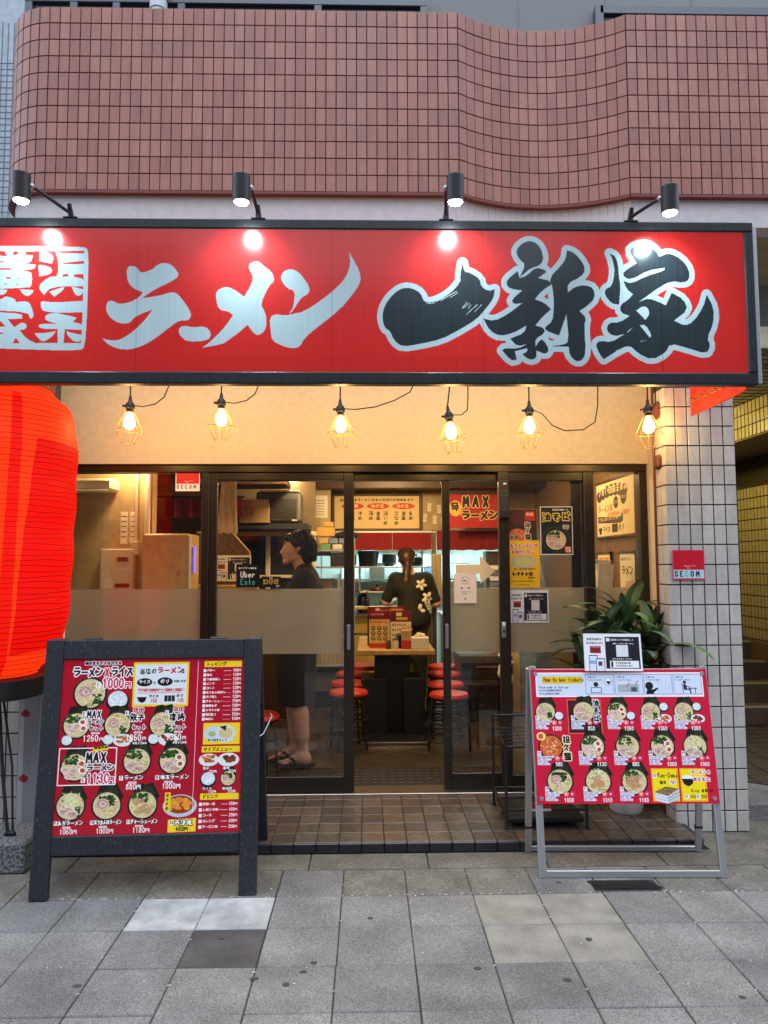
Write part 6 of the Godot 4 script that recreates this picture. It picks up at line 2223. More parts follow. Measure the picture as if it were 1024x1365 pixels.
# ==================================================================== inside the shop
func build_left_room() -> void:
	structure(span(self, "partition_wall", -2.4, -1.69, 0.05, 2.42, 5.66, 5.78, mats.room_wall), "partition wall behind the left window")
	var ac := thing("air_conditioner", "white wall air conditioner above the control box behind the left window", "air conditioner", at(-2.12, 2.12, 5.56))
	boxed(ac, "case", Vector3(0, 0, 0), Vector3(0.36, 0.10, 0.18), mats.cream_plastic, 0.02)
	boxed(ac, "louvre", Vector3(0, -0.045, 0.07), Vector3(0.3, 0.012, 0.05), mats.white_plastic, 0.003)
	var b := thing("control_box", "pale control box with a small display on the partition behind the left window", "control box", at(-1.93, 1.47, 5.62))
	boxed(b, "case", Vector3(0, 0, 0), Vector3(0.255, 0.33, 0.08), mats.cream_plastic, 0.008)
	boxed(b, "display", Vector3(0.045, 0.085, 0.042), Vector3(0.08, 0.035, 0.006), mats.brown_plastic, 0.002)
	for x in [0.0, 0.09]:
		boxed(b, "button_light", Vector3(x, 0.087, 0.042), Vector3(0.009, 0.03, 0.005), mats.yellow_panel, 0.001)
	boxed(b, "door_panel", Vector3(0.045, -0.05, 0.0415), Vector3(0.11, 0.12, 0.004), mats.cream_plastic, 0.002)
	boxed(b, "warning_plate", Vector3(0.045, -0.115, 0.042), Vector3(0.11, 0.03, 0.004), mats.red_cloth, 0.001)
	boxed(b, "notice_plate", Vector3(-0.065, -0.105, 0.042), Vector3(0.075, 0.075, 0.004), mats.white_paper, 0.001)
	for k in 2:
		var sl := thing("paper_slip", ["left paper slip pinned above the control box behind the left window", "right paper slip pinned above the control box behind the left window"][k], "paper", at(-1.905 + 0.075 * k, 1.80, 5.655))
		boxed(sl, "sheet", Vector3.ZERO, Vector3(0.055, 0.25, 0.003), mats.white_paper)
		for j in 5:
			boxed(sl, "printed_line", Vector3(0, 0.09 - j * 0.04, 0.002), Vector3(0.04, 0.006, 0.002), mats.brown_plastic)
	for k in 2:
		var pp := thing("wall_pipe", ["thin pale pipe running down the partition behind the left window", "thick pale pipe running down the partition's edge behind the left window"][k], "pipe")
		var s := Shape.new()
		var x: float = [-1.80, -1.715][k]
		s.cyl(at(x, [1.62, 0.05][k], 5.62), at(x, 2.42, 5.62), [0.012, 0.022][k], [0.012, 0.022][k], 12)
		put(pp, "pipe", s, mats.cream_plastic)
		if k == 0:
			boxed(pp, "outlet_box", at(x, 1.64, 5.61), Vector3(0.055, 0.11, 0.05), mats.cream_plastic, 0.006)
	# ticket machine with its back to the window
	var t := thing("ticket_machine", "pale wood grained ticket machine standing behind the left window", "ticket machine", at(-1.49, 0.05, 5.50))
	boxed(t, "cabinet", Vector3(0, 0.845, 0), Vector3(0.33, 1.69, 0.36), mats.pale_wood, 0.012)
	boxed(t, "edge_strip", Vector3(0.172, 0.845, 0.15), Vector3(0.014, 1.66, 0.05), mats.cream_plastic, 0.003)
	boxed(t, "lock", Vector3(0.10, 1.40, 0.182), Vector3(0.016, 0.03, 0.006), mats.steel, 0.002)
	var shade := mat("purple_screen", lin(0.3, 0.25, 0.6), 0.4)
	shade.emission_enabled = true
	shade.emission = Color(0.5, 0.4, 1.0)
	shade.emission_energy_multiplier = 0.5
	boxed(t, "lit_screen", Vector3(0.182, 1.50, 0.04), Vector3(0.012, 0.2, 0.06), mats.purple_screen, 0.003)
	var rc := thing("red_curtain", "short red curtain with paper tags hanging above the ticket machine", "curtain")
	_wavy(rc, "cloth", -1.80, -1.12, 1.93, 2.10, 6.4, 0.02, mats.red_cloth)
	span(rc, "rod", -1.9, -1.1, 2.10, 2.12, 6.39, 6.41, mats.black_metal)
	tag(span(self, "shelf_board", -1.66, -0.70, 2.19, 2.24, 6.1, 6.5, mats.dark_wood, 0.003), "dark wooden shelf board above the red curtain at the left", "shelf")
	structure(span(self, "left_inner_wall", -2.4, -1.2, 0.05, 2.42, 7.2, 7.3, mats.wood), "wooden wall behind the ticket machine")
	# wooden board with a slanted corner, notices on it
	var wb := thing("wooden_screen", "wood grained screen with a slanted corner behind the left sliding door", "screen")
	var s := Shape.new()
	s.prism(PackedVector2Array([Vector2(-1.42, 0.05), Vector2(-0.985, 0.05), Vector2(-0.985, 1.615), Vector2(-1.13, 1.775), Vector2(-1.42, 1.775)]), -6.04, -6.0)
	put(wb, "board", s, mats.wood)
	var e := Shape.new()
	e.tube([at(-0.983, 0.05, 6.0), at(-0.983, 1.615, 6.0), at(-1.13, 1.777, 6.0), at(-1.42, 1.777, 6.0)], 0.008, 6)
	put(wb, "edge_trim", e, mats.pale_wood)
	tag(sheet(self, "app_card", -1.27, -0.966, 1.375, 1.587, 5.97, printed(app_print(), 0.5)), "white and dark app card on the wooden screen behind the left sliding door", "card")
	var ct := thing("counter_ledge", "narrow wooden ledge below the app card at the left", "ledge")
	span(ct, "ledge", -1.5, -0.9, 1.31, 1.345, 5.85, 6.0, mats.pale_wood, 0.004)
	var cu := thing("cream_curtain", "cream curtain tied back at the top of the left sliding door", "curtain")
	var c := Shape.new()
	for k in 12:
		for j in 8:
			var q := []
			for o in [[0, 0], [1, 0], [1, 1], [0, 1]]:
				var u: float = (k + o[0]) / 12.0
				var v: float = (j + o[1]) / 8.0
				var half := lerpf(0.075, 0.052, sin(v * PI * 0.5))
				q.append(at(-1.002 + (u - 0.5) * half * 2.0 - (1.0 - v) * 0.012, lerpf(1.745, 2.3, v) - 0.015 * absf(sin(u * 9.0)) * (1.0 - v), 5.2 + 0.014 * sin(u * 19.0)))
			c.face(q[0], q[1], q[2], q[3])
	put(cu, "cloth", c, mats.cream_cloth)


func _wavy(parent: Node, called: String, x0: float, x1: float, h0: float, h1: float, d: float, amp: float, m: Material) -> void:
	var c := Shape.new()
	var n := 40
	for k in n:
		var a := lerpf(x0, x1, float(k) / n)
		var b := lerpf(x0, x1, float(k + 1) / n)
		var za := d + amp * sin(k * 0.9) + amp * 0.4 * sin(k * 2.3)
		var zb := d + amp * sin((k + 1) * 0.9) + amp * 0.4 * sin((k + 1) * 2.3)
		c.face(at(a, h0 + 0.004 * sin(k * 0.7), za), at(b, h0 + 0.004 * sin((k + 1) * 0.7), zb), at(b, h1, zb), at(a, h1, za))
	put(parent, called, c, m)


func build_back_room() -> void:
	# back wall of the left half with a lintel, windows, air conditioner and boxes
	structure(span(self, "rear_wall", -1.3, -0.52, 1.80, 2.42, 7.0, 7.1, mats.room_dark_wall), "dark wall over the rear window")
	var w := thing("rear_window", "brown framed window below the cream lintel behind the man", "window")
	span(w, "lintel", -1.3, -0.50, 1.785, 1.825, 6.90, 7.0, mats.cream_cloth, 0.004)
	for x in [-1.28, -0.965, -0.53]:
		span(w, "mullion", x - 0.02, x + 0.02, 0.9, 1.785, 6.94, 6.98, mats.cream_plastic, 0.003)
	span(w, "transom", -1.3, -0.52, 1.38, 1.41, 6.945, 6.975, mats.cream_plastic, 0.003)
	span(w, "pane", -1.3, -0.52, 0.9, 1.785, 6.985, 6.99, mats.dark_window)
	span(w, "lower_panel", -1.3, -0.52, 0.05, 0.9, 6.98, 7.06, mats.dark_wood)
	var curt := Shape.new()
	for k in 6:
		curt.box(at(-0.90 + k * 0.065, 1.55, 7.04), Vector3(0.05, 0.45, 0.01))
	var cc := put(w, "inner_curtain", curt, mats.room_wall)
	cc.set_meta("kind", "stuff")
	var ac := thing("ceiling_unit", "dark grey air conditioner on the shelf above the man", "air conditioner", at(-0.82, 2.035, 6.7))
	boxed(ac, "case", Vector3(0, 0, 0), Vector3(0.40, 0.28, 0.3), mats.grey_device, 0.02)
	boxed(ac, "top_cover", Vector3(0.02, 0.145, 0.03), Vector3(0.36, 0.02, 0.28), mats.cream_plastic, 0.006)
	boxed(ac, "intake", Vector3(0, -0.02, 0.152), Vector3(0.34, 0.18, 0.006), mats.black_plastic, 0.002)
	boxed(ac, "logo_plate", Vector3(0.15, -0.125, 0.152), Vector3(0.05, 0.014, 0.004), mats.cream_plastic, 0.001)
	var sh := thing("high_shelf", "dark shelf with a front board under the cardboard box", "shelf")
	span(sh, "board", -1.25, -0.55, 1.83, 1.885, 6.55, 6.98, mats.black_wood, 0.004)
	var cb := thing("cardboard_box", "open cardboard box with flaps on the high shelf", "box", at(-1.03, 1.886, 6.62))
	boxed(cb, "body", Vector3(0, 0.075, 0), Vector3(0.27, 0.15, 0.2), mats.cardboard, 0.002)
	boxed(cb, "flap", Vector3(0, 0.17, 0.125), Vector3(0.27, 0.09, 0.004), mats.cardboard, 0.0, Basis(Vector3.RIGHT, 0.6))
	boxed(cb, "flap", Vector3(0, 0.18, -0.11), Vector3(0.27, 0.1, 0.004), mats.cardboard, 0.0, Basis(Vector3.RIGHT, -0.3))
	boxed(cb, "blue_packet", Vector3(0.02, 0.165, 0.0), Vector3(0.16, 0.05, 0.1), mats.kitchen_wall, 0.008, Basis(Vector3.BACK, 0.2))
	var bb := thing("black_bag", "black bag leaning beside the cardboard box on the high shelf", "bag", at(-1.21, 1.886, 6.6))
	var bs := Shape.new()
	bs.ball(Vector3(0, 0.10, 0), Vector3(0.07, 0.11, 0.09), 10, 14)
	put(bb, "body", bs, mats.black_plastic)
	var bh := Shape.new()
	bh.tube([Vector3(-0.04, 0.17, 0.03), Vector3(0.0, 0.25, 0.03), Vector3(0.05, 0.16, 0.03)], 0.008, 6)
	put(bb, "handle", bh, mats.black_plastic)
	structure(span(self, "middle_wall", -0.62, -0.40, 1.6, 2.42, 7.6, 7.7, mats.room_wall), "wall beside the framed menu sign")
	var pn := thing("wall_notice", "yellowed paper notice on the wall left of the framed menu sign", "notice")
	span(pn, "sheet", -0.612, -0.43, 2.0, 2.235, 7.595, 7.598, mats.white_paper)
	for k in 6:
		span(pn, "printed_line", -0.59, -0.46, 2.03 + k * 0.03, 2.036 + k * 0.03, 7.592, 7.594, mats.brown_plastic)
	# shelves with boxes behind the man
	var rk := thing("steel_rack", "steel rack with shelves between the man and the doorway", "rack")
	for x in [-0.66, -0.15]:
		for d in [7.2, 7.55]:
			span(rk, "upright", x - 0.01, x + 0.01, 0.05, 1.78, d - 0.01, d + 0.01, mats.galvanised)
	for h in [0.5, 0.95, 1.25, 1.47, 1.64]:
		span(rk, "shelf", -0.66, -0.15, h, h + 0.018, 7.18, 7.57, mats.galvanised, 0.002)
	var tints := [lin(0.5, 0.3, 0.08), lin(0.12, 0.18, 0.32), lin(0.10, 0.28, 0.12), lin(0.45, 0.12, 0.08), lin(0.5, 0.45, 0.35)]
	for k in 5:
		mat("carton_%d" % k, tints[k], 0.7)
	var say := ["orange carton on the steel rack's top row, farthest left", "blue carton on the steel rack, second of the top row", "blue grey carton on the steel rack, third of the top row", "green carton on the steel rack, last of the top row", "red carton under the green one on the steel rack", "green packet under the orange carton on the steel rack", "beige carton in the lower row of the steel rack", "tall orange box on top of the steel rack", "small orange box on top of the tall orange box"]
	var spots := [[-0.45, 1.716, 0.09, 0.055, 0], [-0.35, 1.716, 0.09, 0.055, 1], [-0.25, 1.716, 0.09, 0.055, 1], [-0.17, 1.716, 0.075, 0.055, 2], [-0.19, 1.6595, 0.12, 0.055, 3], [-0.43, 1.6595, 0.10, 0.05, 2], [-0.31, 1.6595, 0.10, 0.05, 4], [-0.43, 1.79, 0.18, 0.09, 0], [-0.40, 1.885, 0.10, 0.05, 0]]
	for k in spots.size():
		var q: Array = spots[k]
		tag(boxed(self, "carton", at(q[0], q[1] + q[3] * 0.5, 7.28), Vector3(q[2], q[3], 0.12), mats["carton_%d" % q[4]], 0.004), say[k], "carton", "cartons on the steel rack")
	var bx := thing("black_bag", "black cloth bundle at the right end of the steel rack's top", "bag", at(-0.22, 1.80, 7.3))
	var bsh := Shape.new()
	bsh.ball(Vector3.ZERO, Vector3(0.13, 0.045, 0.1), 8, 14)
	put(bx, "bundle", bsh, mats.black_plastic)
	var g := RandomNumberGenerator.new()
	g.seed = 3
	for k in 4:
		var gl := thing("drinking_glass", ["leftmost drinking glass on the rack's middle shelf", "second drinking glass on the rack's middle shelf", "third drinking glass on the rack's middle shelf", "rightmost drinking glass on the rack's middle shelf"][k], "glass", at(-0.30 + 0.05 * k, 1.268, 7.24), "drinking glasses on the rack")
		var s := Shape.new()
		s.lathe([Vector2(0, 0), Vector2(0.018, 0), Vector2(0.022, 0.09), Vector2(0.020, 0.09), Vector2(0.016, 0.008), Vector2(0, 0.008)], Vector3.ZERO, 14)
		put(gl, "glass", s, mats.galvanised)
	var pt := thing("dish_pan", "silver pan on the rack behind the man's shoulder", "pan", at(-0.45, 1.268, 7.27))
	var ps := Shape.new()
	ps.lathe([Vector2(0, 0), Vector2(0.10, 0), Vector2(0.12, 0.10), Vector2(0.113, 0.10), Vector2(0.095, 0.008), Vector2(0, 0.008)], Vector3.ZERO, 24)
	put(pt, "pan", ps, mats.steel)
	var dv := thing("black_device", "black device with a yellow label on the steel rack", "device", at(-0.27, 1.489, 7.3))
	boxed(dv, "case", Vector3(0, 0.07, 0), Vector3(0.22, 0.14, 0.2), mats.black_plastic, 0.008)
	boxed(dv, "yellow_label", Vector3(0.05, 0.04, 0.102), Vector3(0.035, 0.035, 0.003), mats.yellow_panel)
	# fridge grille low behind the man
	var fr := thing("grille_cabinet", "low pale cabinet with a grille behind the man's legs", "cabinet", at(-0.50, 0.05, 7.35))
	boxed(fr, "body", Vector3(0, 0.36, -0.2), Vector3(0.62, 0.72, 0.3), mats.cream_plastic, 0.006)
	for k in 12:
		boxed(fr, "slat", Vector3(-0.24 + k * 0.042, 0.48, -0.048), Vector3(0.012, 0.3, 0.008), mats.galvanised)
	boxed(fr, "kick_plate", Vector3(0, 0.1, -0.046), Vector3(0.6, 0.16, 0.006), mats.black_metal)


func build_table() -> void:
	var t := thing("counter_table", "long pale wooden table on a black pedestal facing the doorway", "table", at(0.235, 0.05, 6.75))
	boxed(t, "table_top", Vector3(0, 0.712, 0), Vector3(0.66, 0.045, 1.16), mats.pale_wood, 0.006)
	boxed(t, "pedestal", Vector3(-0.03, 0.345, 0), Vector3(0.30, 0.66, 0.9), mats.black_plastic, 0.008)
	boxed(t, "side_box", Vector3(-0.19, 0.25, 0.36), Vector3(0.22, 0.48, 0.36), mats.black_plastic, 0.008)
	boxed(t, "side_box", Vector3(0.15, 0.25, 0.36), Vector3(0.18, 0.48, 0.36), mats.black_plastic, 0.008)
	boxed(t, "base_plate", Vector3(-0.03, 0.012, 0.30), Vector3(0.54, 0.024, 1.0), mats.black_metal, 0.004)
	boxed(t, "chrome_edge", Vector3(-0.03, 0.012, 0.803), Vector3(0.54, 0.018, 0.006), mats.steel, 0.002)
	var top := 0.05 + 0.7345
	# the menu holders and condiments on the table
	var g := RandomNumberGenerator.new()
	g.seed = 8
	var a := Canvas.new(220, 300, Color8(214, 180, 110))
	a.rect(0, 0, 220, 70, Color8(120, 20, 40))
	a.write("こにれいめりのほ", 10, 20, 18, 3, Color8(230, 200, 190))
	a.write("おすすめラーメン", 8, 80, 25, 5, Color8(190, 40, 20))
	for r in 3:
		for c in 3:
			a.disc(44 + c * 64, 140 + r * 42, 24, 18, Color8(40, 44, 40))
			a.disc(44 + c * 64, 138 + r * 42, 16, 11, Color8(180, 150, 90))
	a.rect(0, 262, 220, 38, Color8(196, 60, 20))
	var b := Canvas.new(220, 300, Color8(226, 214, 190))
	b.rect(0, 0, 220, 90, Color8(110, 22, 44))
	b.rect(60, 14, 60, 30, Color8(230, 220, 190))
	b.rect(60, 54, 120, 20, Color8(210, 180, 60))
	for r in 4:
		b.write("おもてなしの", 16, 104 + r * 40, 24, 4, Color8(90, 30, 30) if r else Color8(30, 24, 24))
	for k in 2:
		tag(sheet(self, "table_menu", 0.005 + 0.187 * k, 0.185 + 0.187 * k, top, top + 0.32, 6.33, printed(a if k == 0 else b, 0.4), 0.006), ["upright table menu with nine bowls on the wooden table", "upright table menu with handwritten lines on the wooden table"][k], "menu", "upright menus on the table")
	var c := Canvas.new(300, 60, Color8(120, 24, 36))
	c.rect(64, 10, 34, 40, Color8(220, 210, 180))
	c.rect(180, 12, 100, 36, Color8(200, 150, 90))
	c.write("れいめり", 104, 18, 18, 3, Color8(230, 190, 120))
	tag(sheet(self, "table_menu", -0.01, 0.33, top + 0.26, top + 0.345, 6.50, printed(c, 0.4), 0.006), "red topmost strip of the menu holder behind the two table menus", "menu", "upright menus on the table")
	var hold := thing("menu_stand", "black stand carrying the red menu strip on the wooden table", "stand")
	span(hold, "plate", -0.01, 0.33, top, top + 0.26, 6.507, 6.515, mats.black_plastic)
	span(hold, "foot", -0.01, 0.33, top, top + 0.012, 6.49, 6.58, mats.black_plastic, 0.003)
	var ch := thing("chopstick_box", "pale wooden chopstick box with a red base on the table", "box", at(0.325, top, 6.27))
	boxed(ch, "base", Vector3(0, 0.035, 0), Vector3(0.09, 0.07, 0.08), mats.red_vinyl, 0.005)
	boxed(ch, "chopstick_box", Vector3(0, 0.115, 0), Vector3(0.085, 0.09, 0.075), mats.pale_wood, 0.004)
	for k in 12:
		boxed(ch, "chopstick", Vector3(-0.032 + (k % 6) * 0.013, 0.175, -0.018 + (k / 6) * 0.03), Vector3(0.005, 0.05, 0.005), mats.pale_wood)
	var ti := thing("tissue_box", "white tissue box with a tissue pulled out at the table's right corner", "tissue box", at(0.44, top, 6.26))
	boxed(ti, "box", Vector3(0, 0.05, 0), Vector3(0.15, 0.10, 0.12), mats.white_paper, 0.006)
	var tp := Shape.new()
	for k in 5:
		tp.ball(Vector3(-0.03 + 0.016 * k, 0.108 + 0.01 * (k % 2), 0.01 * sin(k * 2.0)), Vector3(0.018, 0.014 + 0.008 * (k % 3), 0.012), 6, 10)
	put(ti, "tissue", tp, mats.white_paper)
	var jars := ["clear pepper jar beside the chopstick box", "small dark sauce bottle on the wooden table", "glass jar with a steel lid in front of the table menus", "slim dark bottle behind the chopstick box"]
	for k in 4:
		var j := thing("condiment_jar", jars[k], "jar", at([0.235, 0.262, 0.17, 0.37][k], top, [6.24, 6.29, 6.25, 6.36][k]), "condiments on the table")
		var s := Shape.new()
		var h: float = [0.075, 0.11, 0.06, 0.15][k]
		s.lathe([Vector2(0, 0), Vector2(0.022, 0), Vector2(0.024, h * 0.75), Vector2(0.016, h), Vector2(0, h)], Vector3.ZERO, 16)
		put(j, "jar", s, [mats.cream_plastic, mats.dark_window, mats.brown_plastic, mats.dark_window][k])
		var l := Shape.new()
		l.lathe([Vector2(0, h + 0.001), Vector2(0.019, h + 0.001), Vector2(0.018, h + 0.018), Vector2(0, h + 0.02)], Vector3.ZERO, 16)
		put(j, "lid", l, mats.steel)


func build_stools() -> void:
	var proto := Node3D.new()
	proto.name = "stool"
	var s := Shape.new()
	s.lathe([Vector2(0, 0.415), Vector2(0.145, 0.415), Vector2(0.157, 0.425), Vector2(0.157, 0.438), Vector2(0.145, 0.452), Vector2(0.08, 0.458), Vector2(0, 0.459)], Vector3.ZERO, 32)
	put(proto, "seat", s, mats.red_vinyl)
	var rim := Shape.new()
	rim.lathe([Vector2(0, 0.405), Vector2(0.148, 0.405), Vector2(0.15, 0.4145), Vector2(0, 0.4148)], Vector3.ZERO, 32)
	put(proto, "seat_pan", rim, mats.stool_metal)
	for k in 4:
		var a := TAU * k / 4.0 + 0.5
		var d := Vector3(cos(a), 0, sin(a))
		var l := Shape.new()
		l.tube([d * 0.10 + Vector3(0, 0.40, 0), d * 0.135 + Vector3(0, 0.36, 0), d * 0.165 + Vector3(0, 0.0, 0)], 0.0095, 8)
		put(proto, "leg", l, mats.stool_metal)
	for q in [[0.158, 0.10], [0.148, 0.235]]:
		var ring := []
		for k in 28:
			ring.append(Vector3(cos(TAU * k / 28.0) * q[0] * 1.05, q[1], sin(TAU * k / 28.0) * q[0] * 1.05))
		var r := Shape.new()
		r.tube(ring, 0.0075, 6, true)
		put(proto, "foot_ring", r, mats.stool_metal)
	var spots := [[-0.16, 5.86], [-0.17, 6.31], [-0.15, 6.85], [0.63, 5.73], [0.66, 6.23], [0.70, 6.80], [0.74, 7.30], [-0.76, 4.98]]
	var say := ["red stool left of the table, nearest the door", "red stool left of the table, second from the door", "red stool left of the table, farthest from the door", "red stool right of the table, nearest the door", "red stool right of the table, second from the door", "red stool right of the table, third from the door", "red stool right of the table, farthest from the door", "orange red stool close behind the left sliding door, half hidden by the menu board"]
	for k in 8:
		var o: Node3D = proto if k == 0 else proto.duplicate()
		o.name = "stool"
		o.position = at(spots[k][0], 0.05, spots[k][1])
		o.rotation.y = k * 0.7
		add_child(o, true)
		tag(o, say[k], "stool", "stools at the table")
	var bc := thing("chair", "dark metal chair back showing left of the table", "chair", at(-0.06, 0.05, 7.25))
	var cs := Shape.new()
	cs.tube([Vector3(-0.17, 0, 0.1), Vector3(-0.17, 0.74, 0.12), Vector3(-0.13, 0.78, 0.12), Vector3(0.10, 0.78, 0.12), Vector3(0.14, 0.74, 0.12), Vector3(0.14, 0, 0.1)], 0.011, 8)
	put(bc, "back_frame", cs, mats.stool_metal)
	boxed(bc, "seat", Vector3(-0.015, 0.44, -0.06), Vector3(0.36, 0.04, 0.36), mats.red_vinyl, 0.015)


func build_kitchen() -> void:
	# wall over the serving hatch with the framed menu sign
	structure(span(self, "hatch_wall", -0.52, 1.86, 1.885, 2.42, 8.0, 8.1, mats.room_wall), "wall above the serving hatch")
	structure(span(self, "hatch_post", 0.70, 0.745, 0.05, 1.885, 7.93, 8.02, mats.wood), "wooden post beside the serving hatch")
	var f := Canvas.new(560, 230, Color8(214, 186, 130))
	f.write("当店の家系ラーメンはおこのみにかえられます", 34, 16, 23, 3.5, Color8(28, 24, 20))
	for k in 3:
		f.disc(120 + k * 168, 72, 74, 22, Color8(196, 52, 34))
		f.write(["麺の硬", "味の濃", "油の量"][k], 74 + k * 168, 58, 27, 4, Color8(240, 200, 160))
		for j in 3:
			f.write([["硬め", "普通", "やめ"], ["薄め", "普通", "濃いめ"], ["少なめ", "普通", "多め"]][k][j], 58 + k * 168 + j * 48, 108, 32, 4.5, Color8(28, 24, 20), 0, Color.WHITE, true)
	var fs := thing("framed_sign", "framed handwritten menu sign on the wall above the serving hatch", "sign")
	sheet(fs, "board", -0.375, 0.565, 1.905, 2.265, 7.975, printed(f, 0.6), 0.01)
	span(fs, "frame_bar", -0.405, 0.595, 2.2655, 2.295, 7.955, 7.99, mats.dark_wood, 0.004)
	span(fs, "frame_bar", -0.405, 0.595, 1.875, 1.9045, 7.955, 7.99, mats.dark_wood, 0.004)
	span(fs, "frame_bar", -0.405, -0.3755, 1.905, 2.265, 7.955, 7.99, mats.dark_wood, 0.004)
	span(fs, "frame_bar", 0.5655, 0.595, 1.905, 2.265, 7.955, 7.99, mats.dark_wood, 0.004)
	var x := Canvas.new(560, 340, Color8(170, 22, 30))
	x.disc(64, 140, 66, 80, Color8(226, 178, 70))
	x.write("得", 18, 76, 92, 17, Color8(30, 22, 20))
	x.write("MAX", 140, 26, 104, 26, Color8(24, 22, 20), 8, Color8(232, 196, 130), false, 1.55)
	x.write("ラーメン", 128, 164, 96, 22, Color8(24, 22, 20), 8, Color8(232, 196, 130), false, 0.98)
	tag(sheet(self, "wall_sign", 0.86, 1.44, 1.89, 2.245, 7.62, printed(x, 0.5), 0.02), "red wall sign with big black letters hanging beyond the right sliding door", "sign")
	span(self, "sign_hanger", 0.86, 1.44, 2.246, 2.42, 7.625, 7.64, mats.dark_wood).name = "sign_hanger"
	tag(get_node("sign_hanger"), "dark board from which the red wall sign hangs", "board")
	var nr := thing("shop_curtain", "red shop curtain across the serving hatch", "curtain")
	_wavy(nr, "cloth", -0.5, 0.26, 1.665, 1.855, 7.90, 0.003, mats.red_cloth)
	_wavy(nr, "cloth", 0.266, 0.69, 1.665, 1.855, 7.90, 0.003, mats.red_cloth)
	_wavy(nr, "cloth", 0.75, 1.45, 1.66, 1.875, 7.88, 0.003, mats.red_cloth)
	span(nr, "rod", -0.52, 1.5, 1.856, 1.872, 7.91, 7.925, mats.galvanised)
	# counter, shelves and pots in the kitchen
	var c := thing("kitchen_counter", "steel topped kitchen counter behind the serving hatch", "counter")
	span(c, "top", -0.52, 0.70, 0.93, 0.97, 8.0, 8.55, mats.steel, 0.004)
	span(c, "front_panel", -0.52, 0.70, 0.05, 0.93, 8.03, 8.06, mats.yellow_panel)
	span(c, "ledge", -0.52, 0.70, 1.02, 1.05, 7.86, 8.06, mats.pale_wood, 0.004)
	var sh := thing("kitchen_shelf", "steel shelf across the kitchen at the cook's shoulder height", "shelf")
	span(sh, "board", -0.5, 0.70, 1.465, 1.485, 8.2, 8.5, mats.galvanised, 0.002)
	for xx in [-0.1, 0.62]:
		span(sh, "upright", xx - 0.012, xx + 0.012, 0.97, 1.9, 8.34, 8.36, mats.galvanised)
	span(sh, "lower_board", -0.1, 0.35, 1.19, 1.205, 8.15, 8.45, mats.white_plastic, 0.002)
	var po := thing("stock_pot", "black pot standing on the kitchen shelf, left of the cook", "pot", at(-0.0, 1.486, 8.3))
	var ps := Shape.new()
	ps.lathe([Vector2(0, 0), Vector2(0.10, 0), Vector2(0.125, 0.17), Vector2(0.13, 0.175), Vector2(0.12, 0.18), Vector2(0, 0.18)], Vector3.ZERO, 24)
	put(po, "pot", ps, mats.black_metal)
	var items := [[0.55, 1.486, 0.16, 0.12, 0, "black kettle on the kitchen shelf, right of the cook"], [0.43, 1.486, 0.07, 0.13, 1, "steel tin on the kitchen shelf, right of the cook"], [0.10, 1.206, 0.20, 0.05, 2, "brown tray of food on the low kitchen shelf"], [-0.06, 0.971, 0.15, 0.20, 0, "dark kettle on the kitchen counter at the left"], [0.14, 0.971, 0.32, 0.09, 0, "black pan on the kitchen counter"], [-0.35, 1.486, 0.12, 0.14, 1, "steel tin on the kitchen shelf near the rack"]]
	for k in items.size():
		var q: Array = items[k]
		var o := thing("kitchen_vessel", q[5], "vessel", at(q[0], q[1], 8.3))
		var s := Shape.new()
		s.lathe([Vector2(0, 0), Vector2(q[2] * 0.42, 0), Vector2(q[2] * 0.5, q[3] * 0.2), Vector2(q[2] * 0.46, q[3] * 0.85), Vector2(q[2] * 0.3, q[3]), Vector2(0, q[3])], Vector3.ZERO, 20)
		put(o, "body", s, [mats.black_metal, mats.steel, mats.brown_plastic][q[4]])
		var kn := Shape.new()
		kn.ball(Vector3(0, q[3] + 0.012, 0), Vector3(0.014, 0.014, 0.014), 6, 10)
		put(o, "knob", kn, mats.black_metal)
	for k in 4:
		var ld := thing("ladle", ["leftmost steel ladle hanging under the kitchen shelf", "second steel ladle hanging under the kitchen shelf", "third steel ladle hanging under the kitchen shelf", "rightmost steel strainer hanging under the kitchen shelf"][k], "ladle", at(-0.32 + 0.075 * k, 1.455, 8.22), "ladles under the kitchen shelf")
		var s := Shape.new()
		s.cyl(Vector3(0, -0.22, 0), Vector3(0, 0, 0), 0.005, 0.005, 8)
		put(ld, "handle", s, mats.steel)
		var b := Shape.new()
		b.lathe([Vector2(0, -0.27), Vector2(0.026, -0.26), Vector2(0.036, -0.235), Vector2(0.033, -0.234), Vector2(0, -0.26)], Vector3.ZERO, 16)
		put(ld, "cup", b, mats.steel)
	var bottle_say := ["tall dark bottle on the kitchen counter, farthest left", "short red capped bottle on the kitchen counter", "amber bottle on the kitchen counter near the cook's elbow", "white squeeze bottle on the kitchen counter", "small dark bottle on the ledge of the serving hatch"]
	for k in 5:
		var bt := thing("bottle", bottle_say[k], "bottle", at([-0.46, -0.38, -0.18, -0.28, -0.02][k], [0.971, 0.971, 0.971, 0.971, 1.051][k], [8.2, 8.15, 8.18, 8.14, 7.96][k]), "bottles in the kitchen")
		var h: float = [0.28, 0.16, 0.24, 0.19, 0.14][k]
		var s := Shape.new()
		s.lathe([Vector2(0, 0), Vector2(0.033, 0), Vector2(0.035, h * 0.6), Vector2(0.014, h * 0.8), Vector2(0.013, h), Vector2(0, h)], Vector3.ZERO, 16)
		put(bt, "bottle", s, [mats.dark_window, mats.brown_plastic, mats.carton_0, mats.white_plastic, mats.dark_window][k])
		var cp := Shape.new()
		cp.lathe([Vector2(0, h + 0.001), Vector2(0.015, h + 0.001), Vector2(0.014, h + 0.02), Vector2(0, h + 0.021)], Vector3.ZERO, 12)
		put(bt, "cap", cp, [mats.black_plastic, mats.red_vinyl, mats.white_plastic, mats.red_vinyl, mats.red_vinyl][k])
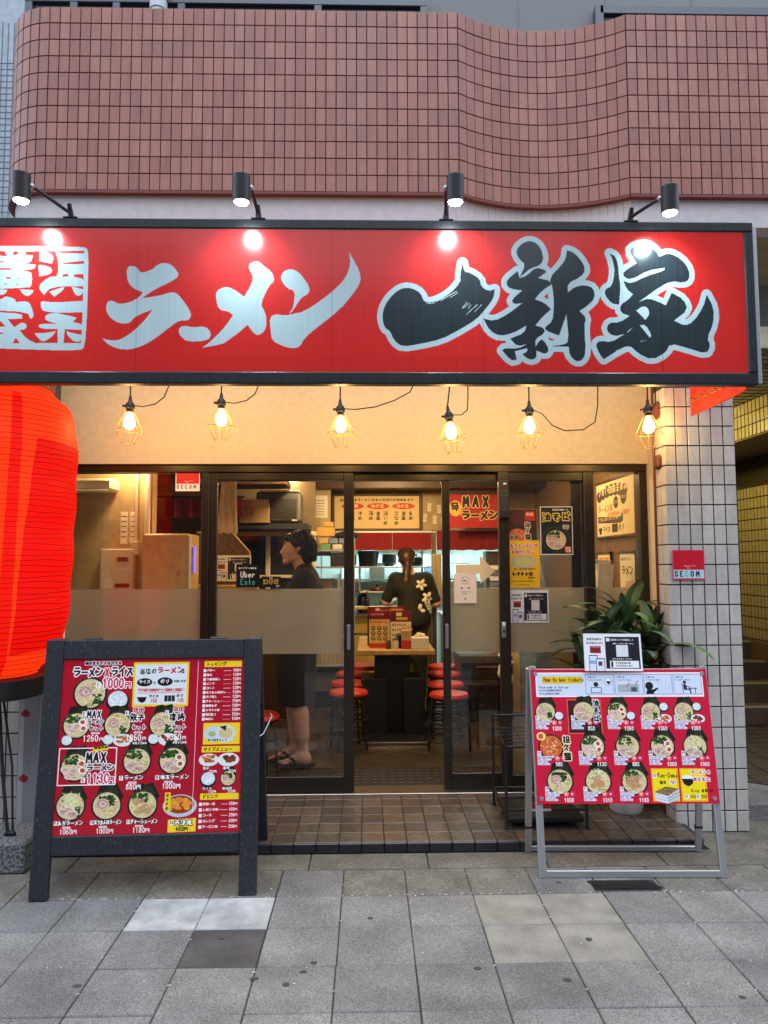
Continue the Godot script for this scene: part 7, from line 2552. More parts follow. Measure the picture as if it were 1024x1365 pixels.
	for k in 3:
		var bo := thing("bowl_stack", ["left stack of black noodle bowls on the kitchen shelf", "middle stack of black noodle bowls on the kitchen shelf", "stack of white bowls on the noodle boiler's back"][k], "bowls", [at(-0.22, 1.486, 8.36), at(0.24, 1.486, 8.36), at(1.32, 0.951, 8.42)][k], "stacks of bowls")
		for j in 5:
			var s := Shape.new()
			s.lathe([Vector2(0.045, j * 0.022), Vector2(0.075, j * 0.022 + 0.02), Vector2(0.088, j * 0.022 + 0.05), Vector2(0.083, j * 0.022 + 0.05), Vector2(0.0, j * 0.022 + 0.012)], Vector3.ZERO, 20)
			put(bo, "bowl", s, mats.black_plastic if k < 2 else mats.white_plastic)
	for k in 5:
		var nt := thing("order_slip", ["order slip pinned above the hatch, farthest left", "second order slip pinned above the hatch", "third order slip pinned above the hatch", "fourth order slip pinned above the hatch", "order slip pinned above the hatch, farthest right"][k], "paper", at([0.63, 0.68, 0.74, 0.79, 0.83][k], [2.02, 2.14, 2.0, 2.12, 1.98][k], 7.995), "order slips")
		boxed(nt, "sheet", Vector3.ZERO, Vector3(0.04, 0.09, 0.002), mats.white_paper, 0.0, Basis(Vector3.BACK, 0.05 * (k - 2)))
		for j in 3:
			boxed(nt, "printed_line", Vector3(0, 0.025 - j * 0.02, 0.002), Vector3(0.028, 0.004, 0.001), mats.brown_plastic)
	var rp := thing("hanging_apron", "beige cloth hanging from the wooden post beside the hatch", "cloth")
	_wavy(rp, "cloth", 0.70, 0.80, 1.10, 1.62, 7.90, 0.012, mats.cream_cloth)
	# right part of the kitchen, seen through the right sliding door
	var kb := get_node("kitchen_back_wall")
	for k in 9:
		span(kb, "wall_panel", -0.62 + 0.29 * k, -0.335 + 0.29 * k, 1.0, 2.40, 9.585, 9.5995, mats.kitchen_wall, 0.003)
	var hood := thing("extractor_hood", "steel extractor hood over the back of the kitchen", "hood", at(0.45, 2.12, 9.3))
	boxed(hood, "canopy", Vector3(0, 0, 0), Vector3(1.3, 0.22, 0.6), mats.galvanised, 0.01)
	boxed(hood, "duct", Vector3(0.3, 0.20, -0.1), Vector3(0.3, 0.18, 0.3), mats.galvanised, 0.006)
	for k in 4:
		boxed(hood, "filter", Vector3(-0.45 + 0.3 * k, -0.113, 0.05), Vector3(0.26, 0.008, 0.4), mats.steel, 0.002)
	var tin_say := ["white container on the far kitchen shelf, leftmost", "steel container on the far kitchen shelf, second", "red lidded container on the far kitchen shelf", "blue container on the far kitchen shelf", "white container on the far kitchen shelf, rightmost"]
	tag(span(self, "far_shelf", -0.45, 1.4, 1.30, 1.32, 9.25, 9.55, mats.steel, 0.003), "long steel shelf along the kitchen's back wall", "shelf")
	for k in 5:
		var tn := thing("container", tin_say[k], "container", at(-0.25 + 0.36 * k, 1.321, 9.38), "containers on the far shelf")
		boxed(tn, "body", Vector3(0, 0.08 + 0.015 * (k % 3), 0), Vector3(0.2, 0.16 + 0.03 * (k % 3), 0.16), [mats.white_plastic, mats.steel, mats.white_plastic, mats.carton_1, mats.white_plastic][k], 0.01)
		boxed(tn, "lid", Vector3(0, 0.168 + 0.03 * (k % 3), 0), Vector3(0.206, 0.014, 0.166), [mats.galvanised, mats.black_plastic, mats.red_vinyl, mats.white_plastic, mats.galvanised][k], 0.004)
	var eq := thing("noodle_boiler", "steel noodle boiler in the kitchen beyond the right sliding door", "boiler", at(1.12, 0.05, 8.5))
	boxed(eq, "body", Vector3(0, 0.45, 0), Vector3(0.6, 0.9, 0.5), mats.galvanised, 0.006)
	boxed(eq, "splash_back", Vector3(0, 1.08, -0.22), Vector3(0.6, 0.36, 0.02), mats.steel, 0.003)
	for k in 3:
		var s := Shape.new()
		s.lathe([Vector2(0.06, 0), Vector2(0.075, 0.14), Vector2(0.07, 0.14), Vector2(0.055, 0.0)], Vector3(-0.18 + 0.18 * k, 0.9, 0.0), 18)
		put(eq, "basket", s, mats.steel)
	var hd := thing("shelf_unit", "dark shelf unit with steel boxes beyond the right sliding door", "shelf", at(1.42, 0.05, 7.95))
	boxed(hd, "carcass", Vector3(0.06, 0.8, -0.12), Vector3(0.36, 1.6, 0.2), mats.grey_device, 0.004)
	for k in 4:
		boxed(hd, "steel_box", Vector3(0.06, 0.72 + k * 0.22, 0.03), Vector3(0.3, 0.12, 0.16), mats.steel, 0.006)
		boxed(hd, "shelf", Vector3(0.06, 0.65 + k * 0.22, 0.02), Vector3(0.35, 0.012, 0.2), mats.galvanised)
	var bg := thing("plastic_bag", "crumpled clear plastic bag low behind the right sliding door", "bag", at(1.26, 0.52, 6.7))
	var bs := Shape.new()
	for k in 6:
		bs.ball(Vector3(0.02 * sin(k * 2.0), -0.02 + 0.05 * k - 0.1, 0.02 * cos(k * 3.0)), Vector3(0.05 + 0.02 * sin(k), 0.06, 0.05), 6, 9, Basis(Vector3.FORWARD, k * 0.4))
	put(bg, "bag", bs, mats.white_paper)
	var lw := thing("low_cabinet", "low dark cabinet with a pale drawer line beyond the right sliding door", "cabinet", at(1.1, 0.05, 7.0))
	boxed(lw, "body", Vector3(0, 0.3, 0), Vector3(0.5, 0.6, 0.4), mats.grey_device, 0.006)
	boxed(lw, "drawer", Vector3(0, 0.46, 0.203), Vector3(0.46, 0.16, 0.01), mats.black_metal, 0.003)
	boxed(lw, "drawer", Vector3(0, 0.22, 0.203), Vector3(0.46, 0.24, 0.01), mats.black_metal, 0.003)
	boxed(lw, "handle", Vector3(0, 0.5, 0.213), Vector3(0.2, 0.014, 0.014), mats.steel, 0.003)


func build_right_room() -> void:
	var ink := Color8(30, 26, 22)
	# big handwritten poster on the right side wall, seen at a slant
	var p := Canvas.new(460, 260, Color8(216, 196, 152))
	for k in 7:
		p.disc(40 + k * 52, 60 - 18 * sin(k * 0.5), 36, 30, Color8(60, 52, 44))
	p.write("うまいつけまめん", 20, 16, 46, 7, Color8(216, 196, 152))
	p.write("ラーメンは", 20, 108, 38, 6, Color8(180, 50, 34))
	p.disc(250, 106, 30, 28, ink)
	p.disc(340, 90, 34, 32, ink)
	p.write("ライス", 228, 96, 18, 3, Color8(216, 196, 152))
	p.write("のり", 320, 78, 20, 3, Color8(216, 196, 152))
	p.write("せひおためしください", 150, 146, 26, 4, Color8(180, 50, 34))
	p.poly(PackedVector2Array([Vector2(16, 160), Vector2(300, 176), Vector2(330, 158), Vector2(330, 196), Vector2(300, 206), Vector2(16, 192)]), Color8(50, 44, 38))
	p.write("ごはんに良くあいますよ", 26, 166, 22, 3, Color8(216, 196, 152))
	p.poly(PackedVector2Array([Vector2(20, 218), Vector2(70, 218), Vector2(56, 250), Vector2(34, 250)]), ink)
	p.write("ライス", 84, 214, 30, 5, ink)
	p.rect(196, 206, 70, 40, ink)
	p.write("のり", 276, 210, 34, 5, ink)
	var side := func(called: String, d0: float, d1: float, h0: float, h1: float, m: Material, label: String):
		# a framed sheet on the right wall, facing left
		var o := thing(called, label, "poster")
		var s := Shape.new()
		s.quad(at(1.838, h0, d1), at(1.838, h0, d0), at(1.838, h1, d0), at(1.838, h1, d1), Vector3.LEFT)
		put(o, "sheet", s, m)
		span(o, "backing", 1.8385, 1.859, h0 - 0.012, h1 + 0.012, d0 - 0.012, d1 + 0.012, mats.dark_wood)
		for h in [h0 - 0.02, h1 + 0.0]:
			span(o, "frame_bar", 1.83, 1.859, h, h + 0.02, d0 - 0.02, d1 + 0.02, mats.dark_wood, 0.003)
		return o
	side.call("wall_poster", 4.92, 5.74, 1.72, 2.13, printed(p, 0.6), "large cream handwritten poster on the right side wall")
	var q := Canvas.new(200, 300, Color8(224, 206, 160))
	q.write("おすすめ", 24, 18, 40, 6, Color8(190, 40, 30))
	for k in 4:
		q.write(["ねぎ", "のり", "玉子", "もや"][k], 30, 80 + k * 50, 34, 5, Color8(170, 90, 30))
		q.write("100", 110, 84 + k * 50, 30, 4, ink)
	side.call("wall_poster", 5.46, 5.74, 1.25, 1.58, printed(q, 0.6), "narrow cream price poster low on the right side wall")
	var r := Canvas.new(240, 300, Color8(224, 214, 186))
	r.write("つけまラーメン", 20, 24, 24, 3, ink)
	r.write("ラメン", 30, 80, 62, 10, ink)
	r.poly(PackedVector2Array([Vector2(60, 300), Vector2(90, 180), Vector2(220, 170), Vector2(236, 300)]), Color8(200, 170, 150))
	side.call("wall_poster", 4.95, 5.24, 1.25, 1.58, printed(r, 0.6), "cream poster with black brush letters low on the right side wall")
	# tall vertical banner with brush letters, farther in on the right wall
	var v := Canvas.new(120, 480, Color8(206, 186, 140))
	v.write("家系麺油新", 12, 12, 88, 14, ink, 0, ink, true)
	side.call("wall_poster", 6.0, 6.45, 0.95, 2.15, printed(v, 0.7), "tall cream banner of brush letters on the right side wall")
	var nb := thing("napkin_bag", "white paper bag on the ledge behind the far right pane", "bag", at(1.66, 1.20, 5.08))
	boxed(nb, "bag", Vector3(0, 0.15, 0), Vector3(0.11, 0.32, 0.08), mats.white_paper, 0.006, Basis(Vector3.BACK, -0.08))
	boxed(nb, "folded_edge", Vector3(-0.012, 0.325, 0.0), Vector3(0.12, 0.016, 0.09), mats.white_plastic, 0.003, Basis(Vector3.BACK, -0.08))
	tag(span(self, "window_ledge", 1.45, 1.858, 1.16, 1.199, 4.95, 5.25, mats.pale_wood, 0.004), "wooden ledge behind the far right pane", "ledge")
	var pf := thing("paper_file", "blue and white stack of files seen through the pane beside the doorway", "files", at(1.35, 1.2, 7.3))
	for k in 5:
		boxed(pf, "file", Vector3(0, 0.05 + k * 0.055, 0), Vector3(0.22, 0.045, 0.16), mats["carton_1"] if k % 2 else mats.white_plastic, 0.004)
	tag(span(self, "tall_cupboard", 1.2, 1.5, 0.05, 1.2, 7.2, 7.45, mats.cream_plastic, 0.006), "pale cupboard under the stack of files", "cupboard")


func build_room_lights() -> void:
	var spots := [[-1.78, 5.50], [-0.55, 5.95], [0.25, 6.55], [1.25, 5.6], [-0.75, 7.0]]
	var say := ["round ceiling lamp behind the left window", "round ceiling lamp above the man", "round ceiling lamp above the wooden table", "round ceiling lamp behind the pane with the posters", "round ceiling lamp near the steel rack"]
	for k in spots.size():
		var o := thing("ceiling_lamp", say[k], "lamp", at(spots[k][0], 2.418, spots[k][1]), "round ceiling lamps")
		var s := Shape.new()
		s.lathe([Vector2(0, -0.028), Vector2(0.055, -0.026), Vector2(0.06, -0.016), Vector2(0, -0.015)], Vector3.ZERO, 24)
		put(o, "lamp_glass", s, mats.downlight_glow)
		var r := Shape.new()
		r.lathe([Vector2(0.0605, -0.028), Vector2(0.075, -0.024), Vector2(0.078, 0.0), Vector2(0.0, 0.0)], Vector3.ZERO, 24)
		put(o, "trim_ring", r, mats.cream_plastic)
		var l := OmniLight3D.new()
		l.name = "lamp_light"
		l.position = Vector3(0, -0.075, 0)
		l.light_color = Color(1.0, 0.84, 0.58)
		l.light_energy = ROOM_ENERGY * [0.5, 0.95, 1.6, 0.85, 0.8][k]
		l.light_size = 0.055
		l.omni_range = 9.0
		l.omni_attenuation = 2.0
		l.shadow_enabled = true
		o.add_child(l)
	for k in 2:
		var o := thing("kitchen_lamp", ["tube lamp on the kitchen ceiling behind the serving hatch", "tube lamp on the kitchen ceiling beyond the right sliding door"][k], "lamp", at([0.1, 1.15][k], 2.40, 8.5), "kitchen tube lamps")
		boxed(o, "housing", Vector3(0, 0, 0), Vector3(0.9, 0.04, 0.14), mats.white_plastic, 0.006)
		boxed(o, "tube_light", Vector3(0, -0.036, 0), Vector3(0.84, 0.028, 0.03), mats.tube_glow, 0.008)
		var l := AreaLight3D.new()
		l.name = "lamp_light"
		l.position = Vector3(0, -0.06, 0)
		l.rotation_degrees = Vector3(-90, 0, 0)
		l.area_size = Vector2(0.84, 0.06)
		l.light_color = Color(0.82, 1.0, 0.98)
		l.light_energy = KITCHEN_ENERGY
		l.shadow_enabled = true
		o.add_child(l)


# ==================================================================== people
func hand_bones(wrist: Vector3, dir: Vector3, palm: Vector3, side: float, curl: float) -> Array:
	# palm and five fingers; dir runs along the hand, palm is where the palm faces
	var across := dir.cross(palm).normalized() * side
	var b := []
	var k0 := wrist + dir * 0.02
	for f in 4:
		var o := across * (-0.030 + 0.020 * f)
		var root := wrist + dir * (0.088 - 0.004 * absf(f - 1.3)) + o
		b.append([k0 + o * 0.6, root, 0.017, 0.012])
		var length: float = [0.070, 0.080, 0.075, 0.060][f]
		var p := root
		var d := dir
		for j in 3:
			d = (d + palm * curl * (0.5 + 0.3 * j)).normalized()
			var q: Vector3 = p + d * length * [0.45, 0.32, 0.23][j]
			b.append([p, q, 0.0098 - 0.0008 * j, 0.0092 - 0.0009 * j])
			p = q
	var tb := wrist + dir * 0.03 - across * 0.028
	var t1 := tb + (dir * 0.6 - across * 0.7 + palm * 0.3).normalized() * 0.042
	var t2 := t1 + (dir * 0.9 - across * 0.25 + palm * 0.4).normalized() * 0.034
	b.append([tb, t1, 0.015, 0.012])
	b.append([t1, t2, 0.0115, 0.0095])
	return b


func build_people() -> void:
	# a man walking to the left behind the left sliding door
	var man := thing("person", "man in a dark shirt and long black apron walking left behind the glass door", "person", at(-0.485, 0.077, 5.34))
	var V := func(x: float, y: float, z: float) -> Vector3: return Vector3(x, y, z)
	# x to the right, y up from the floor, z towards the street; he faces -x
	var hips := Vector3(-0.03, 0.90, 0)
	var chest := Vector3(0.02, 1.20, 0)
	var neck := Vector3(0.015, 1.395, 0)
	var legs := [
		[Vector3(-0.03, 0.88, 0.085), Vector3(-0.02, 0.48, 0.09), 0.082, 0.056], [Vector3(-0.02, 0.48, 0.09), Vector3(0.02, 0.085, 0.085), 0.054, 0.036], [Vector3(-0.005, 0.36, 0.088), Vector3(0.012, 0.22, 0.087), 0.055, 0.040],
		[Vector3(-0.03, 0.88, -0.085), Vector3(-0.07, 0.48, -0.09), 0.082, 0.056], [Vector3(-0.07, 0.48, -0.09), Vector3(-0.055, 0.085, -0.085), 0.054, 0.036], [Vector3(-0.055, 0.36, -0.088), Vector3(-0.05, 0.22, -0.087), 0.055, 0.040],
	]
	var arms := [
		[Vector3(0.03, 1.325, 0.175), Vector3(0.13, 1.06, 0.225), 0.050, 0.040], [Vector3(0.13, 1.06, 0.225), Vector3(-0.05, 1.03, 0.235), 0.038, 0.026],
		[Vector3(0.03, 1.325, -0.175), Vector3(0.05, 1.04, -0.225), 0.050, 0.040], [Vector3(0.05, 1.04, -0.225), Vector3(-0.16, 0.95, -0.20), 0.038, 0.026],
	]
	var body := legs + arms + [
		[hips, chest, 0.125, 0.13], [Vector3(-0.02, 0.93, 0.05), Vector3(-0.02, 0.93, -0.05), 0.125, 0.125], [chest + Vector3(0, 0.06, 0.09), chest + Vector3(0, 0.06, -0.09), 0.105, 0.105], [Vector3(0.025, 1.335, 0.15), Vector3(0.025, 1.335, -0.15), 0.052, 0.052],
		[neck - Vector3(0, 0.06, 0), neck + Vector3(-0.02, 0.07, 0), 0.062, 0.054],
	]
	for q in [[0.02, 0.085], [-0.055, -0.085]]:   # feet, toes to the left
		var ankle := Vector3(q[0], 0.09, q[1])
		body.append([ankle + Vector3(0.022, -0.048, 0), ankle + Vector3(-0.02, -0.035, 0), 0.034, 0.034])
		body.append([ankle + Vector3(-0.02, -0.03, 0), ankle + Vector3(-0.15, -0.066, 0), 0.036, 0.020])
	var s := Shape.new()
	s.body(body, 0.0125, 0.05)
	# toes
	for q in [[0.02, 0.085, 1.0], [-0.055, -0.085, -1.0]]:
		var toes := []
		for t in 5:
			var root := Vector3(q[0] - 0.135 + 0.006 * t, 0.030, q[1] - q[2] * 0.028 + q[2] * 0.0145 * t)
			toes.append([root, root + Vector3(-0.045 + 0.005 * t, -0.008, 0), 0.0115 - 0.0007 * t + (0.003 if t == 0 else 0.0), 0.009 - 0.0005 * t + (0.003 if t == 0 else 0.0)])
		s.body(toes, 0.004, 0.004)
	s.body(hand_bones(Vector3(-0.05, 1.03, 0.235), Vector3(-0.95, 0.0, 0.03).normalized(), Vector3(-0.1, 0.05, -1).normalized(), 1.0, 0.35), 0.0045, 0.008)
	s.body(hand_bones(Vector3(-0.16, 0.95, -0.20), Vector3(-0.95, -0.25, 0.0).normalized(), Vector3(0.1, -0.3, 0.9).normalized(), -1.0, 0.4), 0.0045, 0.008)
	# head in profile, looking left
	var hd := Vector3(-0.045, 1.545, 0)
	var head := [
		[hd + Vector3(0.018, 0.032, 0), Vector3(0.098, 0.098, 0.076)], [hd + Vector3(-0.03, 0.0, 0), Vector3(0.066, 0.085, 0.062)], [hd + Vector3(-0.035, -0.05, 0), hd + Vector3(-0.072, -0.082, 0), 0.050, 0.026],
		[hd + Vector3(0.01, -0.055, 0.042), hd + Vector3(-0.065, -0.085, 0.012), 0.022, 0.018], [hd + Vector3(0.01, -0.055, -0.042), hd + Vector3(-0.065, -0.085, -0.012), 0.022, 0.018],
		[hd + Vector3(-0.090, 0.018, 0), hd + Vector3(-0.111, -0.024, 0), 0.008, 0.0125], [hd + Vector3(-0.103, -0.027, 0.010), hd + Vector3(-0.103, -0.027, -0.010), 0.008, 0.008],
		[hd + Vector3(-0.079, 0.036, 0.036), hd + Vector3(-0.086, 0.034, -0.036), 0.012, 0.012],
		[hd + Vector3(-0.092, -0.048, 0.015), hd + Vector3(-0.092, -0.048, -0.015), 0.0095, 0.0095], [hd + Vector3(-0.089, -0.062, 0.012), hd + Vector3(-0.089, -0.062, -0.012), 0.0095, 0.0095],
		[hd + Vector3(-0.078, -0.092, 0.006), hd + Vector3(-0.078, -0.092, -0.006), 0.020, 0.020],
		[hd + Vector3(0.012, -0.05, 0), hd + Vector3(0.045, -0.16, 0), 0.052, 0.056],
	]
	s.body(head, 0.0045, 0.014)
	for sd in [-1.0, 1.0]:
		s.body([[hd + Vector3(0.014, 0.016, sd * 0.074), hd + Vector3(0.022, -0.002, sd * 0.079), 0.012, 0.013], [hd + Vector3(0.022, 0.022, sd * 0.080), hd + Vector3(0.030, 0.006, sd * 0.084), 0.008, 0.009], [hd + Vector3(0.014, -0.016, sd * 0.074), hd + Vector3(0.012, -0.026, sd * 0.073), 0.009, 0.008]], 0.0035, 0.008)
	put(man, "body", s, mats.skin)
	var hair := Shape.new()
	hair.body([[hd + Vector3(0.030, 0.054, 0), Vector3(0.103, 0.092, 0.084)], [hd + Vector3(0.072, -0.01, 0), Vector3(0.062, 0.085, 0.074)], [hd + Vector3(0.070, -0.075, 0), Vector3(0.048, 0.055, 0.058)], [hd + Vector3(-0.060, 0.085, 0.03), hd + Vector3(-0.060, 0.085, -0.03), 0.030, 0.030], [hd + Vector3(-0.01, 0.055, 0.070), hd + Vector3(0.005, 0.015, 0.076), 0.018, 0.009], [hd + Vector3(-0.01, 0.055, -0.070), hd + Vector3(0.005, 0.015, -0.076), 0.018, 0.009]], 0.0055, 0.02)
	var hg := RandomNumberGenerator.new()
	hg.seed = 66
	for k in 150:
		var a := hg.randf_range(-1.5, 1.5)
		var e := hg.randf_range(0.0, 1.0)
		var p := hd + Vector3(0.030 - 0.085 * cos(e * 2.4), 0.054 + 0.088 * sin(0.35 + e * 1.6), 0.075 * sin(a) * (0.45 + 0.55 * e))
		var q := hd + Vector3(0.075 + 0.05 * cos(a) + hg.randf_range(-0.02, 0.03), -0.03 - hg.randf_range(0.0, 0.065), 0.072 * sin(a))
		if absf(a) > 1.0:
			q = hd + Vector3(0.045 + hg.randf_range(-0.015, 0.05), -0.005 - hg.randf_range(0.0, 0.04), 0.080 * signf(a))
		var mid := p.lerp(q, 0.5) + (p.lerp(q, 0.5) - hd - Vector3(0.03, 0.02, 0)).normalized() * 0.036
		hair.tube([p, p.lerp(mid, 0.55) + Vector3(0.004, 0.012, 0), mid, q], 0.0034, 4)
	put(man, "hair", hair, mats.hair_black)
	for sd in [-1.0, 1.0]:
		var e := Shape.new()
		e.ball(hd + Vector3(-0.082, 0.014, sd * 0.030), Vector3(0.011, 0.009, 0.012), 8, 12)
		put(man, "eye", e, mats.eye_white)
		var pu := Shape.new()
		pu.ball(hd + Vector3(-0.090, 0.014, sd * 0.030), Vector3(0.0045, 0.006, 0.006), 6, 10)
		put(man, "pupil", pu, mats.hair_black)
		var br := Shape.new()
		br.tube([hd + Vector3(-0.091, 0.040, sd * 0.018), hd + Vector3(-0.090, 0.046, sd * 0.034), hd + Vector3(-0.076, 0.041, sd * 0.051)], 0.0042, 6)
		put(man, "eyebrow", br, mats.hair_black)
	var shirt := Shape.new()
	shirt.body([
		[hips + Vector3(0, 0.04, 0), chest, 0.142, 0.145], [chest + Vector3(0, 0.06, 0.09), chest + Vector3(0, 0.06, -0.09), 0.118, 0.118], [Vector3(0.028, 1.335, 0.16), Vector3(0.028, 1.335, -0.16), 0.062, 0.062], [neck + Vector3(0.005, -0.04, 0), neck + Vector3(-0.005, 0.012, 0), 0.080, 0.064],
		[Vector3(0.03, 1.325, 0.175), Vector3(0.11, 1.11, 0.217), 0.066, 0.062], [Vector3(0.03, 1.325, -0.175), Vector3(0.047, 1.10, -0.217), 0.066, 0.062],
	], 0.012, 0.05)
	put(man, "shirt", shirt, mats.shirt_dark)
	var apron := Shape.new()
	apron.body([
		[Vector3(-0.03, 0.96, 0.04), Vector3(-0.03, 0.96, -0.04), 0.145, 0.145], [Vector3(-0.06, 0.92, 0.06), Vector3(-0.055, 0.44, 0.08), 0.125, 0.108], [Vector3(-0.06, 0.92, -0.06), Vector3(-0.075, 0.44, -0.08), 0.125, 0.108], [Vector3(-0.02, 0.80, 0.0), Vector3(-0.02, 0.44, 0.0), 0.125, 0.115],
	], 0.014, 0.05, 0.43, 1.06)
	put(man, "apron", apron, mats.apron_black)
	for q in [[0.02, 0.085], [-0.055, -0.085]]:
		var so := Shape.new()
		var pts := PackedVector2Array()
		for k in 24:
			var a := TAU * k / 24.0
			var wv := 0.040 + 0.008 * cos(a)
			pts.append(Vector2(q[0] - 0.055 - cos(a) * 0.135, q[1] + sin(a) * wv))
		so.prism(pts, -0.026, 0.0)
		so.moved(Transform3D(Basis(Vector3(1, 0, 0), Vector3(0, 0, 1), Vector3(0, -1, 0)), Vector3(0, 0.0, 0)))
		put(man, "sandal", so, mats.sandal)
		var stp := Shape.new()
		stp.tube([Vector3(q[0] - 0.03, 0.022, q[1] + 0.045), Vector3(q[0] - 0.075, 0.062, q[1] + 0.028), Vector3(q[0] - 0.115, 0.052, q[1] - 0.008)], 0.010, 8)
		stp.tube([Vector3(q[0] - 0.03, 0.022, q[1] - 0.045), Vector3(q[0] - 0.075, 0.062, q[1] - 0.028), Vector3(q[0] - 0.115, 0.052, q[1] - 0.008)], 0.010, 8)
		put(man, "sandal_strap", stp, mats.sandal)
	# the cook, seen from behind in the kitchen
	var cook := thing("person", "cook with a long brown ponytail seen from behind at the serving hatch", "person", at(0.455, 0.052, 7.72))
	var cb := [
		[Vector3(0, 0.90, 0), Vector3(0.0, 1.18, -0.02), 0.13, 0.12], [Vector3(0.06, 0.92, 0), Vector3(-0.06, 0.92, 0), 0.125, 0.125], [Vector3(0.09, 1.22, -0.02), Vector3(-0.09, 1.22, -0.02), 0.105, 0.105], [Vector3(0.15, 1.31, -0.02), Vector3(-0.15, 1.31, -0.02), 0.05, 0.05], [Vector3(0, 1.32, -0.02), Vector3(-0.035, 1.43, -0.05), 0.06, 0.052],
		[Vector3(0.175, 1.30, -0.02), Vector3(0.27, 1.04, -0.02), 0.05, 0.04], [Vector3(0.27, 1.04, -0.02), Vector3(0.20, 1.02, -0.26), 0.038, 0.027],
		[Vector3(-0.175, 1.30, -0.02), Vector3(-0.27, 1.06, -0.06), 0.05, 0.04], [Vector3(-0.27, 1.06, -0.06), Vector3(-0.20, 1.05, -0.29), 0.038, 0.027],
		[Vector3(0.08, 0.88, 0), Vector3(0.09, 0.47, 0.01), 0.085, 0.058], [Vector3(0.09, 0.47, 0.01), Vector3(0.09, 0.08, 0.03), 0.056, 0.038], [Vector3(-0.08, 0.88, 0), Vector3(-0.09, 0.47, 0.01), 0.085, 0.058], [Vector3(-0.09, 0.47, 0.01), Vector3(-0.09, 0.08, 0.03), 0.056, 0.038],
		[Vector3(0.09, 0.05, 0.03), Vector3(0.095, 0.03, -0.12), 0.036, 0.03], [Vector3(-0.09, 0.05, 0.03), Vector3(-0.095, 0.03, -0.12), 0.036, 0.03],
	]
	var ch := Vector3(-0.045, 1.515, -0.07)
	var c := Shape.new()
	c.body(cb, 0.014, 0.05)
	c.body([[ch, Vector3(0.076, 0.098, 0.094)], [ch + Vector3(0, -0.05, -0.03), ch + Vector3(0, -0.09, -0.07), 0.05, 0.03], [ch + Vector3(0, -0.01, -0.095), ch + Vector3(0, -0.03, -0.105), 0.010, 0.013], [ch + Vector3(0, -0.06, 0.0), ch + Vector3(0.0, -0.13, 0.01), 0.05, 0.052], [ch + Vector3(0.076, -0.01, 0), ch + Vector3(0.08, -0.03, 0), 0.014, 0.011], [ch + Vector3(-0.076, -0.01, 0), ch + Vector3(-0.08, -0.03, 0), 0.014, 0.011]], 0.006, 0.014)
	c.body(hand_bones(Vector3(0.20, 1.02, -0.26), Vector3(-0.3, 0.05, -0.95).normalized(), Vector3(-0.4, -0.9, 0).normalized(), 1.0, 0.4), 0.005, 0.008)
	c.body(hand_bones(Vector3(-0.20, 1.05, -0.29), Vector3(0.3, 0.05, -0.95).normalized(), Vector3(0.4, -0.9, 0).normalized(), -1.0, 0.4), 0.005, 0.008)
	put(cook, "body", c, mats.skin)
	var cs := Shape.new()
	cs.body([
		[Vector3(0, 0.86, 0), Vector3(0.0, 1.18, -0.01), 0.15, 0.135], [Vector3(0.07, 0.88, 0), Vector3(-0.07, 0.88, 0), 0.14, 0.14], [Vector3(0.09, 1.22, -0.01), Vector3(-0.09, 1.22, -0.01), 0.118, 0.118], [Vector3(0.15, 1.31, -0.02), Vector3(-0.15, 1.31, -0.02), 0.062, 0.062],
		[Vector3(0.175, 1.30, -0.02), Vector3(0.255, 1.08, -0.02), 0.066, 0.062], [Vector3(-0.175, 1.30, -0.02), Vector3(-0.255, 1.10, -0.05), 0.066, 0.062],
	], 0.014, 0.05, 0.80)
	put(cook, "shirt", cs, mats.shirt_dark)
	var ct := Shape.new()
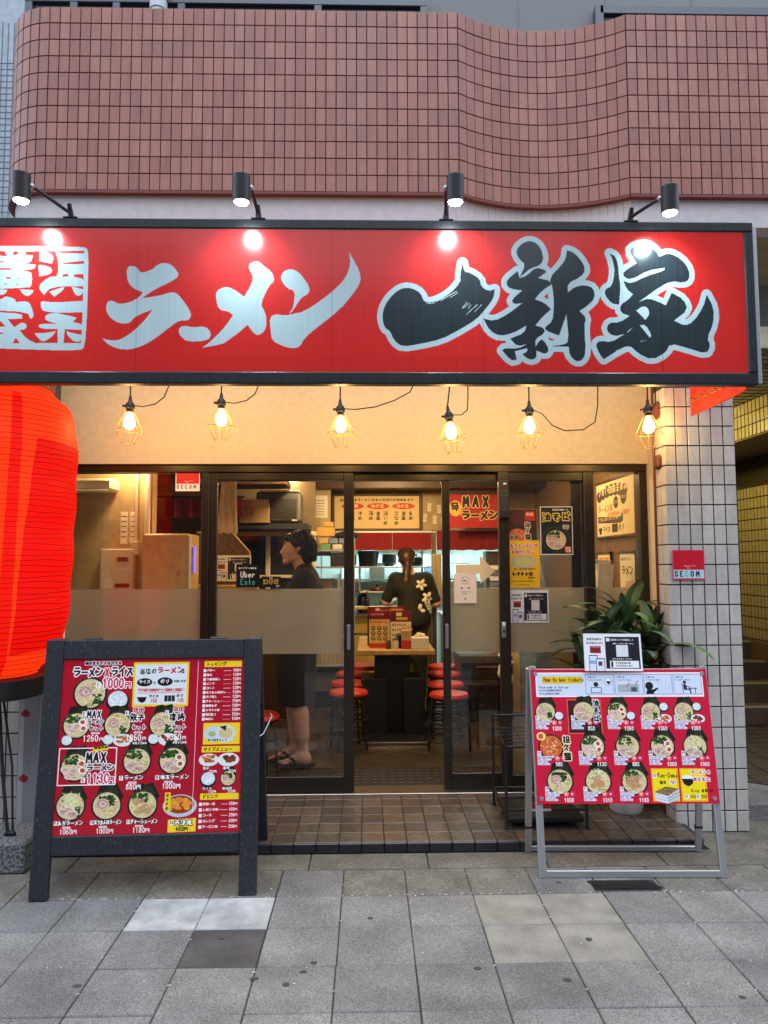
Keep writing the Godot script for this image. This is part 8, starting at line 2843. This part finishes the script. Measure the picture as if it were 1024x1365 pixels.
	ct.body([[Vector3(0.07, 0.88, 0), Vector3(-0.07, 0.88, 0), 0.136, 0.136], [Vector3(0.08, 0.88, 0), Vector3(0.09, 0.47, 0.01), 0.10, 0.078], [Vector3(0.09, 0.47, 0.01), Vector3(0.09, 0.10, 0.03), 0.076, 0.062], [Vector3(-0.08, 0.88, 0), Vector3(-0.09, 0.47, 0.01), 0.10, 0.078], [Vector3(-0.09, 0.47, 0.01), Vector3(-0.09, 0.10, 0.03), 0.076, 0.062]], 0.016, 0.04)
	put(cook, "trousers", ct, mats.apron_black)
	var hr := Shape.new()
	hr.body([[ch + Vector3(0, 0.015, 0.018), Vector3(0.088, 0.098, 0.098)], [ch + Vector3(0, -0.02, 0.10), ch + Vector3(0.005, -0.06, 0.125), 0.035, 0.036], [ch + Vector3(0.005, -0.06, 0.125), ch + Vector3(-0.015, -0.24, 0.15), 0.040, 0.042], [ch + Vector3(-0.015, -0.24, 0.15), ch + Vector3(-0.05, -0.40, 0.14), 0.040, 0.012]], 0.006, 0.02)
	put(cook, "hair", hr, mats.hair_brown)
	var cap := Shape.new()
	cap.body([[ch + Vector3(0, 0.045, -0.012), Vector3(0.096, 0.075, 0.104)], [ch + Vector3(-0.03, 0.03, -0.10), ch + Vector3(0.03, 0.03, -0.10), 0.03, 0.03]], 0.007, 0.02, ch.y + 0.012)
	put(cook, "cap", cap, mats.shirt_dark)
	var tie := Shape.new()
	tie.ball(ch + Vector3(0, -0.035, 0.137), Vector3(0.020, 0.014, 0.02), 6, 10)
	put(cook, "hair_tie", tie, mats.white_paper)
	# pale flowers printed on the back of the shirt
	var fl := Shape.new()
	for q in [[0.10, 1.24, 0.055], [0.17, 1.10, 0.06], [0.07, 0.97, 0.065], [0.19, 1.00, 0.03]]:
		for k in 5:
			var a: float = TAU * k / 5.0 + q[1] * 9.0
			var p := Vector3(q[0] + cos(a) * q[2] * 0.62, q[1] + sin(a) * q[2] * 0.62, 0.0)
			p.z = 0.119 - 1.5 * pow(maxf(0.0, absf(p.x) - 0.08), 2.0) * 4.0
			fl.ball(p, Vector3(q[2] * 0.56, q[2] * 0.34, 0.014), 5, 10, Basis(Vector3.BACK, a))
	put(cook, "flower_print", fl, mats.petal)
